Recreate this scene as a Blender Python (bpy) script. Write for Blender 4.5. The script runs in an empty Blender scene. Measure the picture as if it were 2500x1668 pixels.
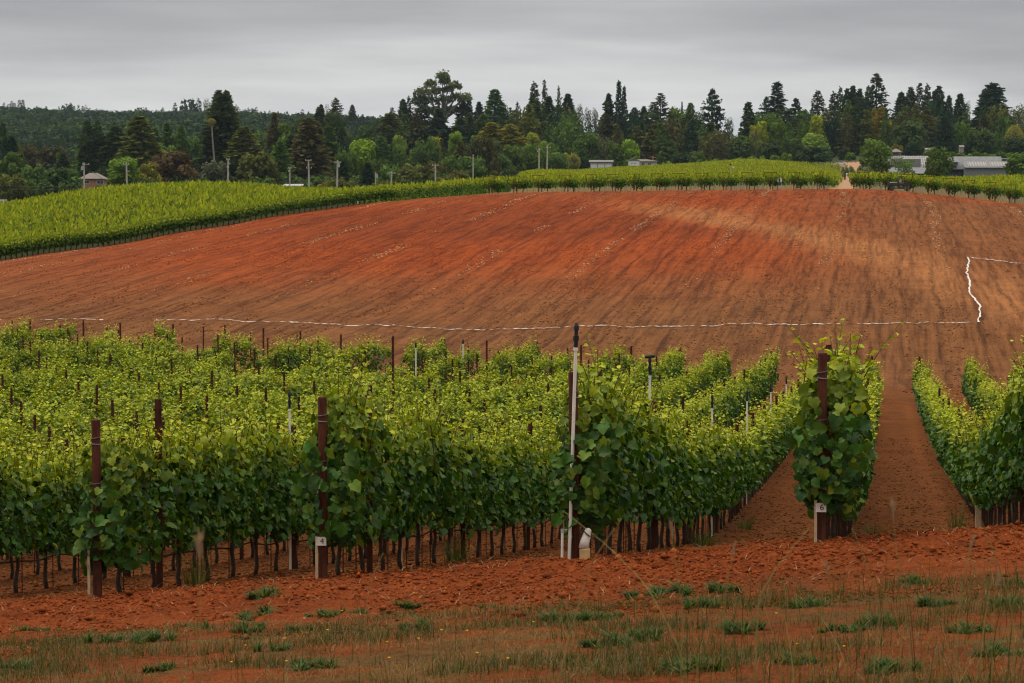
import bpy, bmesh, math, random
import numpy as np
from mathutils import Vector, Matrix

random.seed(11)
RNG = np.random.default_rng(11)
scene = bpy.context.scene
COL = scene.collection
R = math.radians

# ------------------------------------------------------------------ camera model
LENS = 85.0
FP = LENS / 36.0 * 2500.0            # focal length in photo pixels
V_H = 480.0                          # photo row of the horizon
PITCH = math.atan((834.0 - V_H) / FP)
SP, CP = math.sin(PITCH), math.cos(PITCH)


def pt(u, v, D):
    """world point at depth D (metres north of the camera) seen at photo pixel u, v"""
    a, b = (u - 1250.0) / FP, (834.0 - v) / FP
    y = CP + b * SP
    return Vector((a / y * D, D, (-SP + b * CP) / y * D))


def zv(v, D):
    b = (834.0 - v) / FP
    return (-SP + b * CP) / (CP + b * SP) * D


def xu(u, D, v=600.0):
    b = (834.0 - v) / FP
    return (u - 1250.0) / FP / (CP + b * SP) * D


# ------------------------------------------------------------------ noise + interpolation
def _hash(ix, iy, seed):
    h = (ix.astype(np.int64) * 374761393 + iy.astype(np.int64) * 668265263 + seed * 1442695041) & 0xFFFFFFFF
    h = ((h ^ (h >> 13)) * 1274126177) & 0xFFFFFFFF
    h = h ^ (h >> 16)
    return (h & 0xFFFF) / 65535.0


def vnoise(x, y, seed=0):
    x = np.asarray(x, float); y = np.asarray(y, float)
    ix, iy = np.floor(x), np.floor(y)
    fx, fy = x - ix, y - iy
    fx = fx * fx * (3 - 2 * fx); fy = fy * fy * (3 - 2 * fy)
    a = _hash(ix, iy, seed); b = _hash(ix + 1, iy, seed)
    c = _hash(ix, iy + 1, seed); d = _hash(ix + 1, iy + 1, seed)
    return (a * (1 - fx) + b * fx) * (1 - fy) + (c * (1 - fx) + d * fx) * fy


def fbm(x, y, oct=4, seed=0):
    s, a, t = 0.0, 0.5, 0.0
    for i in range(oct):
        s = s + a * vnoise(np.asarray(x) * 2 ** i, np.asarray(y) * 2 ** i, seed + i * 17)
        t += a; a *= 0.5
    return s / t


def sstep(a, b, x):
    t = np.clip((np.asarray(x, float) - a) / (b - a), 0, 1)
    return t * t * (3 - 2 * t)


def pchip(xs, ys, q):
    xs = np.asarray(xs, float); ys = np.asarray(ys, float)
    h = np.diff(xs); d = np.diff(ys) / h
    m = np.zeros(len(xs))
    m[0], m[-1] = d[0], d[-1]
    for i in range(1, len(xs) - 1):
        if d[i - 1] * d[i] > 0:
            w1, w2 = 2 * h[i] + h[i - 1], h[i] + 2 * h[i - 1]
            m[i] = (w1 + w2) / (w1 / d[i - 1] + w2 / d[i])
    q = np.clip(q, xs[0], xs[-1])
    k = np.clip(np.searchsorted(xs, q) - 1, 0, len(xs) - 2)
    t = (q - xs[k]) / h[k]
    t2, t3 = t * t, t * t * t
    return ((2 * t3 - 3 * t2 + 1) * ys[k] + (t3 - 2 * t2 + t) * h[k] * m[k]
            + (-2 * t3 + 3 * t2) * ys[k + 1] + (t3 - t2) * h[k] * m[k + 1])


# ------------------------------------------------------------------ terrain
# near slope: the bank under the camera and the vineyard that runs down from it
ZC_Y = [-40, 0, 8, 13, 17, 20, 23, 26, 30, 35, 41, 51, 70, 90, 105, 117, 128, 136]
ZC_Z = [-1.5, -1.65, -2.3, -2.72, -3.06, -3.32, -3.56, -3.98, -4.52, -5.2, -5.89, -6.57, -7.55, -8.35, -8.8, -9.05, -9.15, -8.75]
LA_Y = [-40, 0, 15, 23, 30, 41, 51, 70, 90, 117, 136]
LA_Z = [0.02, 0.03, 0.06, 0.077, 0.06, 0.03, 0.01, -0.015, -0.03, -0.045, -0.04]


def near_z(x, y):
    x = np.asarray(x, float)
    lim = 40.0
    xc = lim * np.tanh(x / lim)
    return pchip(ZC_Y, ZC_Z, np.asarray(y, float)) + pchip(LA_Y, LA_Z, np.asarray(y, float)) * xc


CU = [-700, -200, 0, 266, 532, 745, 957, 1063, 1202, 1277, 1436, 1702, 1862, 2128, 2287, 2500, 2700, 3200]
# distance and photo row of the far edge of the tilled field
EDGE_D = [215, 225, 230, 245, 262, 280, 297, 300, 303, 303, 304, 301, 300, 298, 294, 286, 280, 270]
EDGE_V = [735, 665, 638, 601, 555, 519, 491, 482, 473, 470.5, 468, 464.5, 463, 463.5, 476, 500, 525, 580]
LINE_V = [780, 782, 783, 783, 783, 790, 800, 806, 808, 805, 799, 798, 796, 792, 790, 785, 782, 778]
# canopy-top row of the vineyard crest behind it, and its distance
CR_D = [300, 310, 318, 325, 335, 338, 340, 350, 380, 760, 900, 950, 950, 400, 400, 400, 400, 400]
CR_V = [560, 520, 500, 460, 448, 463, 478, 468, 450, 420, 414, 399, 391, 440, 438, 434, 436, 460]
# valley / far ground heights at fixed distances
FAR_D = [1000, 1250, 1600, 2100, 2800, 3600, 6000]
FARZ_L = [5, 9, 30, 58, 90, 80, 60]
FARZ_R = [15, 22, 30, 40, 48, 45, 40]


def edge_d(u):
    return np.interp(u, CU, EDGE_D)


_cols = []
for i, u in enumerate(CU):
    pts = []
    for D in (84, 95, 105, 117, 128):
        pts.append((D, float(near_z(xu(u, D), D))))
    pts.append((150, zv(LINE_V[i], 150)))
    B = EDGE_D[i]
    ze = zv(EDGE_V[i], B)
    zl = zv(LINE_V[i], 150)
    for f, bump in ((0.33, 0.55), (0.66, 0.75), (0.88, 0.4)):
        pts.append((150 + (B - 150) * f, zl + (ze - zl) * f + bump))
    pts.append((B, ze))
    zc = zv(CR_V[i], CR_D[i]) - (2.1 if CR_D[i] > 700 else 1.75)
    w = float(sstep(1150, 1280, u))
    if CR_D[i] > 700:
        pts += [(335, ze + 0.05), (450, 2.0), (600, zv(426, 600) - 1.9), (CR_D[i], zc), (CR_D[i] + 50, zc - 0.8)]
    elif u < 1250:
        pts += [((B + CR_D[i]) / 2, (ze + zc) / 2 + 0.25), (CR_D[i], zc), (CR_D[i] + 60, zc - 2.5), (520, -5.5), (600, -4.0), (800, 0.5)]
    else:
        pts += [(335, ze + 0.3), (CR_D[i], zc), (600, 3.2), (900, 5.6)]
    hill = [FARZ_L[j] * (1 - sstep(900, 1500, u)) + FARZ_R[j] * sstep(900, 1500, u) for j in range(len(FAR_D))]
    ridge = np.interp(u, [-700, 0, 100, 200, 283, 350, 450, 600, 750, 900, 940, 1100, 1500], [0, 0, 0, -2, -6, 0, -2, -9, -9, -11, -14, -18, 0])
    for j, D in enumerate(FAR_D):
        if D <= CR_D[i] + 60:
            continue
        z = float(hill[j])
        if CR_D[i] > 700 and D <= 1250: z = min(z, zc + (1.0 if D == 1000 else 8.0))
        if D == 2800:
            z += float(ridge)
        pts.append((D, z))
    pts.sort()
    _cols.append((np.array([p[0] for p in pts]), np.array([p[1] for p in pts])))
_CUA = np.array(CU, float)


def ground(x, y):
    x = np.atleast_1d(np.asarray(x, float)); y = np.atleast_1d(np.asarray(y, float))
    x, y = np.broadcast_arrays(x, y)
    sh = x.shape
    x = x.ravel(); y = y.ravel()
    out = near_z(x, y)
    far = y > 100
    if far.any():
        xf, yf = x[far], y[far]
        u = np.clip(1250 + FP * (xf / yf), CU[0] + 1, CU[-1] - 1)
        Z = np.stack([pchip(a, b, yf) for a, b in _cols])
        k = np.clip(np.searchsorted(_CUA, u) - 1, 0, len(CU) - 2)
        n = np.arange(len(u))
        k0, k3 = np.maximum(k - 1, 0), np.minimum(k + 2, len(CU) - 1)
        z0, z1, z2, z3 = Z[k0, n], Z[k, n], Z[k + 1, n], Z[k3, n]
        u0, u1, u2, u3 = _CUA[k0], _CUA[k], _CUA[k + 1], _CUA[k3]
        h = u2 - u1
        m1 = np.where(k > 0, (z2 - z0) / np.maximum(u2 - u0, 1), (z2 - z1) / h)
        m2 = np.where(k < len(CU) - 2, (z3 - z1) / np.maximum(u3 - u1, 1), (z2 - z1) / h)
        t = (u - u1) / h
        t2, t3 = t * t, t * t * t
        zf = (2 * t3 - 3 * t2 + 1) * z1 + (t3 - 2 * t2 + t) * h * m1 + (-2 * t3 + 3 * t2) * z2 + (t3 - t2) * h * m2
        w = sstep(100, 126, yf)
        out[far] = out[far] * (1 - w) + zf * w
    return out.reshape(sh)


def gz(x, y):
    return float(ground(x, y)[0])


def gzr(x, y):
    """ground with its clods and ruts"""
    return gz(x, y) + float(relief(np.array([x]), np.array([y]))[0])


# ------------------------------------------------------------------ mesh helpers
def tag(o, label=None, cat=None, group=None, kind=None):
    if label: o['label'] = label
    if cat: o['category'] = cat
    if group: o['group'] = group
    if kind: o['kind'] = kind
    return o


def link(name, mesh, parent=None, loc=None):
    o = bpy.data.objects.new(name, mesh)
    COL.objects.link(o)
    if parent is not None:
        o.parent = parent
    if loc is not None:
        o.location = loc
    return o


def empty(name, loc, rz=0.0, label=None, cat=None, group=None):
    o = bpy.data.objects.new(name, None)
    o.empty_display_size = 0.2
    COL.objects.link(o)
    o.location = loc
    o.rotation_euler = (0, 0, rz)
    return tag(o, label, cat, group)


def np_mesh(name, V, quads=None, tris=None, col=None, mats=(), smooth=False):
    """mesh from numpy arrays; col is per-vertex rgb"""
    me = bpy.data.meshes.new(name)
    V = np.ascontiguousarray(V, dtype=np.float32)
    nq = 0 if quads is None else len(quads)
    nt = 0 if tris is None else len(tris)
    loops = []
    tot = []
    if nq:
        loops.append(np.asarray(quads, np.int32).ravel()); tot.append(np.full(nq, 4, np.int32))
    if nt:
        loops.append(np.asarray(tris, np.int32).ravel()); tot.append(np.full(nt, 3, np.int32))
    loops = np.concatenate(loops); tot = np.concatenate(tot)
    start = np.concatenate([[0], np.cumsum(tot)[:-1]]).astype(np.int32)
    me.vertices.add(len(V)); me.vertices.foreach_set('co', V.ravel())
    me.loops.add(len(loops)); me.loops.foreach_set('vertex_index', loops)
    me.polygons.add(len(tot)); me.polygons.foreach_set('loop_start', start)
    me.polygons.foreach_set('loop_total', tot)
    if smooth:
        me.polygons.foreach_set('use_smooth', np.ones(len(tot), dtype=bool))
    if col is not None:
        ca = me.color_attributes.new('col', 'FLOAT_COLOR', 'POINT')
        c4 = np.ones((len(V), 4), np.float32); c4[:, :3] = col
        ca.data.foreach_set('color', c4.ravel())
    me.update(calc_edges=True)
    me.validate()
    for m in mats:
        me.materials.append(m)
    return me


class MB:
    """small mesh builder: boxes, tubes, polygons gathered into one mesh"""
    def __init__(s):
        s.v = []; s.f = []; s.mi = []; s.cm = 0

    def add(s, vs, fs):
        b = len(s.v)
        s.v += [tuple(p) for p in vs]
        s.f += [tuple(b + i for i in f) for f in fs]
        s.mi += [s.cm] * len(fs)

    def box(s, c, d, rz=0.0, ry=0.0, rx=0.0, bev=0.0):
        hx, hy, hz = d[0] / 2, d[1] / 2, d[2] / 2
        M = Matrix.Translation(Vector(c)) @ Matrix.Rotation(rz, 4, 'Z') @ Matrix.Rotation(ry, 4, 'Y') @ Matrix.Rotation(rx, 4, 'X')
        if bev <= 0:
            vs = [(x, y, z) for x in (-hx, hx) for y in (-hy, hy) for z in (-hz, hz)]
            fs = [(0, 1, 3, 2), (4, 6, 7, 5), (0, 4, 5, 1), (2, 3, 7, 6), (0, 2, 6, 4), (1, 5, 7, 3)]
            s.add([M @ Vector(p) for p in vs], fs)
        else:
            bm = bmesh.new(); bmesh.ops.create_cube(bm, size=1.0)
            bmesh.ops.scale(bm, vec=d, verts=bm.verts)
            bmesh.ops.bevel(bm, geom=list(bm.edges), offset=bev, segments=2, affect='EDGES', profile=0.6)
            bm.verts.index_update()
            s.add([M @ v.co for v in bm.verts], [[v.index for v in f.verts] for f in bm.faces])
            bm.free()

    def tube(s, pts, rad, n=8, cap=True):
        pts = [Vector(p) for p in pts]
        if not hasattr(rad, '__len__'):
            rad = [rad] * len(pts)
        rings = []
        prev = None
        for i, p in enumerate(pts):
            d = (pts[min(i + 1, len(pts) - 1)] - pts[max(i - 1, 0)])
            if d.length < 1e-9: d = Vector((0, 0, 1))
            d.normalize()
            ref = prev if prev is not None else (Vector((1, 0, 0)) if abs(d.x) < 0.9 else Vector((0, 1, 0)))
            a = d.cross(ref)
            if a.length < 1e-6: a = d.cross(Vector((0, 1, 0.3)))
            a.normalize(); b = a.cross(d).normalized()
            prev = b
            rings.append([p + (a * math.cos(2 * math.pi * k / n) + b * math.sin(2 * math.pi * k / n)) * rad[i] for k in range(n)])
        vs = [q for r in rings for q in r]
        fs = []
        for i in range(len(rings) - 1):
            for k in range(n):
                k2 = (k + 1) % n
                fs.append((i * n + k, i * n + k2, (i + 1) * n + k2, (i + 1) * n + k))
        if cap:
            fs.append(tuple(range(n))[::-1]); fs.append(tuple((len(rings) - 1) * n + k for k in range(n)))
        s.add(vs, fs)

    def prism(s, poly, axis, a, b):
        """extrude a 2D polygon along an axis ('x','y','z') from a to b"""
        def mk(p, t):
            return {'x': (t, p[0], p[1]), 'y': (p[0], t, p[1]), 'z': (p[0], p[1], t)}[axis]
        n = len(poly)
        vs = [mk(p, a) for p in poly] + [mk(p, b) for p in poly]
        fs = [tuple(range(n))[::-1], tuple(range(n, 2 * n))]
        fs += [(i, (i + 1) % n, n + (i + 1) % n, n + i) for i in range(n)]
        s.add(vs, fs)

    def mesh(s, name, mats, smooth=False):
        me = bpy.data.meshes.new(name)
        me.from_pydata(s.v, [], s.f)
        if not isinstance(mats, (list, tuple)): mats = [mats]
        for m in mats: me.materials.append(m)
        if len(mats) > 1:
            me.polygons.foreach_set('material_index', s.mi)
        bm = bmesh.new(); bm.from_mesh(me)
        bmesh.ops.recalc_face_normals(bm, faces=bm.faces)
        bm.to_mesh(me); bm.free()
        if smooth:
            me.polygons.foreach_set('use_smooth', [True] * len(me.polygons))
        me.update()
        return me

    def obj(s, name, mats, parent=None, loc=None, smooth=False):
        return link(name, s.mesh(name, mats, smooth), parent, loc)


def cards(C, N, T, S, tv, col=None):
    """place a leaf template (k,3: side, along, normal) at many centres -> verts (n*k,3), rgb"""
    C = np.asarray(C, float); N = np.asarray(N, float); T = np.asarray(T, float)
    N = N / np.maximum(np.linalg.norm(N, axis=1, keepdims=True), 1e-9)
    T = T - N * np.sum(T * N, axis=1, keepdims=True)
    T = T / np.maximum(np.linalg.norm(T, axis=1, keepdims=True), 1e-9)
    Sd = np.cross(T, N)
    S = np.asarray(S, float).reshape(-1, 1, 1)
    V = C[:, None, :] + S * (tv[None, :, 0:1] * Sd[:, None, :] + tv[None, :, 1:2] * T[:, None, :] + tv[None, :, 2:3] * N[:, None, :])
    k = len(tv)
    out = V.reshape(-1, 3)
    c = None if col is None else np.repeat(np.asarray(col, float), k, axis=0)
    return out, c


def rep_faces(faces, n, k, base=0):
    f = np.asarray(faces, np.int64)
    return (f[None, :, :] + (np.arange(n) * k)[:, None, None] + base).reshape(-1, f.shape[1])


QUAD = np.array([(-0.42, 0, 0.05), (0.42, 0.1, 0.05), (0.30, 1.0, -0.08), (-0.34, 0.85, -0.04)])
QUAD_F = [(0, 1, 2, 3)]
LEAF4 = np.array([(0, 0, 0), (0.48, 0.42, 0.12), (0, 1.0, -0.08), (-0.48, 0.42, 0.12)])
LEAF4_F = [(0, 1, 2), (0, 2, 3)]
# lobed grape leaf folded along its midrib
_o = [(0.0, 0.06, -0.03), (0.22, -0.10, 0.0), (0.45, 0.04, 0.09), (0.45, 0.22, 0.13), (0.55, 0.46, 0.08), (0.40, 0.58, 0.10), (0.27, 0.80, 0.0), (0, 1.0, -0.20)]
GRAPE = np.array([(0, 0.3, -0.02)] + _o + [(-x, y, z) for x, y, z in _o[1:-1]][::-1])
_n = len(GRAPE) - 1
GRAPE_F = [(0, 1 + i, 1 + (i + 1) % _n) for i in range(_n)]
# ------------------------------------------------------------------ materials
class NT:
    def __init__(s, mat):
        s.t = mat.node_tree; s.n = s.t.nodes; s.l = s.t.links
    def new(s, t, **kw):
        n = s.n.new(t)
        for k, v in kw.items():
            setattr(n, k, v)
        return n
    def link(s, a, b):
        s.l.new(a, b)
    def val(s, sock, v):
        if hasattr(v, 'links'): s.link(v, sock)
        else: sock.default_value = v
    def math(s, op, a, b=0.0, c=0.0):
        n = s.new('ShaderNodeMath', operation=op)
        s.val(n.inputs[0], a); s.val(n.inputs[1], b); s.val(n.inputs[2], c)
        return n.outputs[0]
    def mix(s, f, a, b, blend='MIX'):
        n = s.new('ShaderNodeMix', data_type='RGBA', blend_type=blend)
        s.val(n.inputs[0], f)
        for i, v in ((6, a), (7, b)):
            s.val(n.inputs[i], v if hasattr(v, 'links') else (*v, 1.0) if len(v) == 3 else v)
        return n.outputs[2]
    def noise(s, vec, scale, detail=4, rough=0.6):
        n = s.new('ShaderNodeTexNoise')
        n.inputs['Scale'].default_value = scale
        n.inputs['Detail'].default_value = detail
        n.inputs['Roughness'].default_value = rough
        if vec is not None: s.link(vec, n.inputs['Vector'])
        return n.outputs['Fac']
    def ramp(s, f, stops):
        n = s.new('ShaderNodeValToRGB')
        e = n.color_ramp.elements
        while len(e) < len(stops): e.new(0.5)
        for i, (p, c) in enumerate(stops):
            e[i].position = p; e[i].color = (*c, 1) if len(c) == 3 else c
        s.val(n.inputs[0], f)
        return n.outputs[0]


def new_mat(name):
    m = bpy.data.materials.new(name); m.use_nodes = True
    nt = NT(m)
    bs = nt.n['Principled BSDF']
    return m, nt, bs


def plain(name, rgb, rough=0.7, metal=0.0, var=0.25, scale=6.0, bump=0.0, spec=0.3):
    """solid paint, wood, metal or stone with uneven tone"""
    m, nt, bs = new_mat(name)
    tc = nt.new('ShaderNodeTexCoord')
    f = nt.noise(tc.outputs['Object'], scale, 5, 0.65)
    lo = tuple(max(0, c * (1 - var)) for c in rgb); hi = tuple(min(1, c * (1 + var)) for c in rgb)
    nt.link(nt.ramp(f, [(0.3, lo), (0.7, hi)]), bs.inputs['Base Color'])
    bs.inputs['Roughness'].default_value = rough
    bs.inputs['Metallic'].default_value = metal
    bs.inputs['Specular IOR Level'].default_value = spec
    if bump:
        b = nt.new('ShaderNodeBump'); b.inputs['Strength'].default_value = bump; b.inputs['Distance'].default_value = 0.01
        nt.link(f, b.inputs['Height']); nt.link(b.outputs[0], bs.inputs['Normal'])
    return m


def leaf_mat(name, use_obj=False, rough=0.5, trans=0.32, spec=0.25, tscale=(1.25, 1.3, 0.7), bright=1.0):
    m, nt, bs = new_mat(name)
    at = nt.new('ShaderNodeAttribute', attribute_name='col')
    c = at.outputs['Color']
    if use_obj:
        oi = nt.new('ShaderNodeObjectInfo')
        c = nt.mix(1.0, c, oi.outputs['Color'], 'MULTIPLY')
    if bright != 1.0:
        c = nt.mix(1.0, c, (bright,) * 3, 'MULTIPLY')
    nt.link(c, bs.inputs['Base Color'])
    bs.inputs['Roughness'].default_value = rough
    bs.inputs['Specular IOR Level'].default_value = spec
    tr = nt.new('ShaderNodeBsdfTranslucent')
    nt.link(nt.mix(1.0, c, tscale, 'MULTIPLY'), tr.inputs['Color'])
    ms = nt.new('ShaderNodeMixShader'); ms.inputs[0].default_value = trans
    nt.link(bs.outputs[0], ms.inputs[1]); nt.link(tr.outputs[0], ms.inputs[2])
    nt.link(ms.outputs[0], nt.n['Material Output'].inputs['Surface'])
    return m


def ground_mat():
    m, nt, bs = new_mat('soil')
    at = nt.new('ShaderNodeAttribute', attribute_name='col')
    ms = nt.new('ShaderNodeAttribute', attribute_name='mask')      # r: tilled field, g: loose near soil, b: litter
    geo = nt.new('ShaderNodeNewGeometry')
    P = geo.outputs['Position']
    sep = nt.new('ShaderNodeSeparateColor'); nt.link(ms.outputs['Color'], sep.inputs[0])
    fld, near, lit = sep.outputs[0], sep.outputs[1], sep.outputs[2]
    # coordinates along and across the tillage
    mp = nt.new('ShaderNodeMapping'); mp.vector_type = 'POINT'
    mp.inputs['Rotation'].default_value = (0, 0, math.atan(0.1542))
    nt.link(P, mp.inputs['Vector'])
    mp2 = nt.new('ShaderNodeMapping'); mp2.inputs['Scale'].default_value = (1.0, 0.045, 0.0)
    nt.link(mp.outputs[0], mp2.inputs['Vector'])
    T = mp2.outputs[0]
    s1 = nt.noise(T, 0.42, 3, 0.55)       # broad bands of worked soil
    s2 = nt.noise(T, 2.6, 3, 0.6)        # tine marks
    n1 = nt.noise(P, 0.05, 3, 0.5)
    n2 = nt.noise(P, 0.7, 5, 0.7)
    n3 = nt.noise(P, 5.0, 6, 0.75)
    n4 = nt.noise(P, 28.0, 4, 0.75)
    base = at.outputs['Color']
    # crisp dark wheel and tine ruts at the pass spacing
    sx_ = nt.new('ShaderNodeSeparateXYZ'); nt.link(mp.outputs[0], sx_.inputs[0])
    wob = nt.math('MULTIPLY', nt.math('SUBTRACT', nt.noise(P, 0.06, 2, 0.5), 0.5), 2.2)
    cph = nt.math('FRACT', nt.math('DIVIDE', nt.math('ADD', sx_.outputs[0], wob), 2.33))
    dl = nt.math('ABSOLUTE', nt.math('SUBTRACT', cph, 0.5))
    rutm = nt.math('MULTIPLY', nt.ramp(dl, [(0.0, (1, 1, 1)), (0.045, (1, 1, 1)), (0.085, (0, 0, 0))]), nt.ramp(nt.noise(T, 3.1, 3, 0.6), [(0.30, (0, 0, 0)), (0.48, (1, 1, 1))]))
    # tilled bands: moist dark strips and drier light strips
    bands = nt.ramp(nt.math('ADD', nt.math('MULTIPLY', s1, 0.36), nt.math('MULTIPLY', s2, 0.64)),
                    [(0.39, (0.60, 0.55, 0.52)), (0.49, (0.94, 0.93, 0.93)), (0.61, (1.24, 1.25, 1.22))])
    c = nt.mix(fld, base, nt.mix(1.0, base, bands, 'MULTIPLY'))
    c = nt.mix(nt.math('MULTIPLY', nt.math('MULTIPLY', fld, rutm), 0.45), c, nt.mix(1.0, c, (0.42, 0.40, 0.40), 'MULTIPLY'))
    mott = nt.ramp(n2, [(0.32, (0.72, 0.68, 0.66)), (0.52, (1.0, 1.0, 1.0)), (0.7, (1.18, 1.2, 1.22))])
    c = nt.mix(0.8, c, nt.mix(1.0, c, mott, 'MULTIPLY'))
    spk = nt.ramp(n3, [(0.34, (0.38, 0.34, 0.32)), (0.46, (1.0, 1.0, 1.0)), (0.66, (1.2, 1.22, 1.25))])
    c = nt.mix(0.75, c, nt.mix(1.0, c, spk, 'MULTIPLY'))
    grit = nt.ramp(n4, [(0.36, (0.55, 0.5, 0.48)), (0.5, (1.0, 1.0, 1.0)), (0.68, (1.25, 1.25, 1.3))])
    c = nt.mix(nt.math('MULTIPLY', near, 0.85), c, nt.mix(1.0, c, grit, 'MULTIPLY'))
    nt.link(c, bs.inputs['Base Color'])
    bs.inputs['Roughness'].default_value = 0.95
    bs.inputs['Specular IOR Level'].default_value = 0.1
    b1 = nt.new('ShaderNodeBump'); b1.inputs['Strength'].default_value = 0.9; b1.inputs['Distance'].default_value = 0.12
    nt.link(nt.math('ADD', n3, nt.math('MULTIPLY', s2, 0.6)), b1.inputs['Height'])
    b2 = nt.new('ShaderNodeBump'); b2.inputs['Distance'].default_value = 0.03
    nt.link(nt.math('MULTIPLY', near, 0.9), b2.inputs['Strength'])
    nt.link(n4, b2.inputs['Height']); nt.link(b1.outputs[0], b2.inputs['Normal'])
    nt.link(b2.outputs[0], bs.inputs['Normal'])
    return m


def clod_mat():
    m, nt, bs = new_mat('clod_soil')
    at = nt.new('ShaderNodeAttribute', attribute_name='col')
    geo = nt.new('ShaderNodeNewGeometry')
    n = nt.noise(geo.outputs['Position'], 30.0, 4, 0.7)
    c = nt.mix(1.0, at.outputs['Color'], nt.ramp(n, [(0.3, (0.7,) * 3), (0.7, (1.25,) * 3)]), 'MULTIPLY')
    nt.link(c, bs.inputs['Base Color'])
    bs.inputs['Roughness'].default_value = 0.95
    bs.inputs['Specular IOR Level'].default_value = 0.1
    return m


def rust_mat():
    m, nt, bs = new_mat('rusted_steel')
    tc = nt.new('ShaderNodeTexCoord')
    mp = nt.new('ShaderNodeMapping'); mp.inputs['Scale'].default_value = (1, 1, 0.25)
    nt.link(tc.outputs['Object'], mp.inputs['Vector'])
    n = nt.noise(mp.outputs[0], 14, 6, 0.7)
    n2 = nt.noise(tc.outputs['Object'], 3.0, 4, 0.6)
    f = nt.math('ADD', nt.math('MULTIPLY', n, 0.65), nt.math('MULTIPLY', n2, 0.35))
    nt.link(nt.ramp(f, [(0.35, (0.022, 0.010, 0.007)), (0.5, (0.07, 0.022, 0.012)), (0.65, (0.13, 0.042, 0.02))]), bs.inputs['Base Color'])
    bs.inputs['Roughness'].default_value = 0.85; bs.inputs['Specular IOR Level'].default_value = 0.2
    b = nt.new('ShaderNodeBump'); b.inputs['Strength'].default_value = 0.4; b.inputs['Distance'].default_value = 0.004
    nt.link(n, b.inputs['Height']); nt.link(b.outputs[0], bs.inputs['Normal'])
    return m


def roof_mat(name, rgb, ribs=0.0, metal=0.0, rough=0.6):
    m, nt, bs = new_mat(name)
    tc = nt.new('ShaderNodeTexCoord')
    n = nt.noise(tc.outputs['Object'], 0.8, 5, 0.7)
    c = nt.ramp(n, [(0.3, tuple(x * 0.75 for x in rgb)), (0.7, tuple(min(1, x * 1.2) for x in rgb))])
    w = nt.new('ShaderNodeTexWave'); w.inputs['Scale'].default_value = ribs if ribs else 2.0
    w.bands_direction = 'X' if ribs else 'Z'
    w.inputs['Distortion'].default_value = 0.0 if ribs else 0.6
    nt.link(tc.outputs['Object'], w.inputs['Vector'])
    c = nt.mix(0.22, c, nt.mix(1.0, c, nt.ramp(w.outputs['Fac'], [(0.0, (0.5,) * 3), (0.25, (1,) * 3)]), 'MULTIPLY'))
    nt.link(c, bs.inputs['Base Color'])
    bs.inputs['Roughness'].default_value = rough; bs.inputs['Metallic'].default_value = metal
    return m


M = {}
M['soil'] = ground_mat()
M['clod'] = clod_mat()
M['rust'] = rust_mat()
M['vine_leaf'] = leaf_mat('grape_leaf', rough=0.5, trans=0.26, spec=0.20)
M['vine_far'] = leaf_mat('grape_leaf_distant', rough=0.6, trans=0.35, spec=0.15)
M['tree_leaf'] = leaf_mat('tree_leaf', use_obj=True, rough=0.7, trans=0.30, spec=0.12, bright=1.9)
M['wood_leaf'] = leaf_mat('woodland_leaf', rough=0.75, trans=0.28, spec=0.1, bright=1.75)
M['grass'] = leaf_mat('grass_blade', rough=0.55, trans=0.3, spec=0.2)
M['bark'] = plain('vine_bark', (0.055, 0.035, 0.024), 0.9, var=0.5, scale=30, bump=0.8)
M['trunk'] = plain('tree_bark', (0.10, 0.08, 0.06), 0.9, var=0.4, scale=3)
M['pale_trunk'] = plain('pale_bark', (0.20, 0.18, 0.15), 0.85, var=0.35, scale=2)
M['cane'] = plain('green_cane', (0.11, 0.065, 0.02), 0.6, var=0.4, scale=20)
M['pvc'] = plain('white_pvc', (0.72, 0.69, 0.62), 0.45, var=0.12, scale=8)
M['black'] = plain('black_plastic', (0.018, 0.018, 0.02), 0.4, var=0.3, scale=20)
M['stake_wood'] = plain('pale_stake_wood', (0.50, 0.38, 0.24), 0.8, var=0.2, scale=18)
M['brown_wood'] = plain('weathered_wood', (0.20, 0.13, 0.08), 0.85, var=0.3, scale=12)
M['wire'] = plain('galvanised_wire', (0.14, 0.14, 0.15), 0.5, metal=0.6)
M['plate'] = plain('white_plate', (0.74, 0.70, 0.64), 0.6, var=0.12, scale=10)
M['ink'] = plain('black_ink', (0.015, 0.013, 0.013), 0.7)
M['clay'] = plain('buff_plastic_sleeve', (0.55, 0.36, 0.17), 0.7, var=0.2, scale=10)
M['chalk'] = plain('white_lime', (0.62, 0.58, 0.55), 0.95, var=0.18, scale=3)
M['pole'] = plain('weathered_pole_wood', (0.40, 0.36, 0.30), 0.85, var=0.2, scale=2)
M['grey_metal'] = plain('grey_hardware', (0.35, 0.36, 0.37), 0.5, var=0.1, scale=3)
M['cable'] = plain('power_cable', (0.05, 0.05, 0.055), 0.6)
M['roof_grey'] = roof_mat('grey_shingle_roof', (0.17, 0.155, 0.145))
M['roof_brown'] = roof_mat('brown_shingle_roof', (0.15, 0.115, 0.095))
M['roof_metal'] = roof_mat('standing_seam_roof', (0.15, 0.155, 0.165), ribs=1.6, rough=0.6)
M['brick'] = plain('pink_brick_wall', (0.36, 0.18, 0.12), 0.9, var=0.2, scale=3)
M['white_paint'] = plain('white_paint', (0.70, 0.70, 0.68), 0.6, var=0.08, scale=2)
M['grey_wall'] = plain('grey_siding', (0.20, 0.205, 0.21), 0.8, var=0.1, scale=1)
M['dark_wall'] = plain('dark_siding', (0.035, 0.035, 0.045), 0.7, var=0.2, scale=1)
M['red_wall'] = plain('dark_red_siding', (0.14, 0.04, 0.03), 0.8, var=0.15, scale=2)
M['taupe_wall'] = plain('taupe_siding', (0.26, 0.24, 0.22), 0.8, var=0.1, scale=2)
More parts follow.
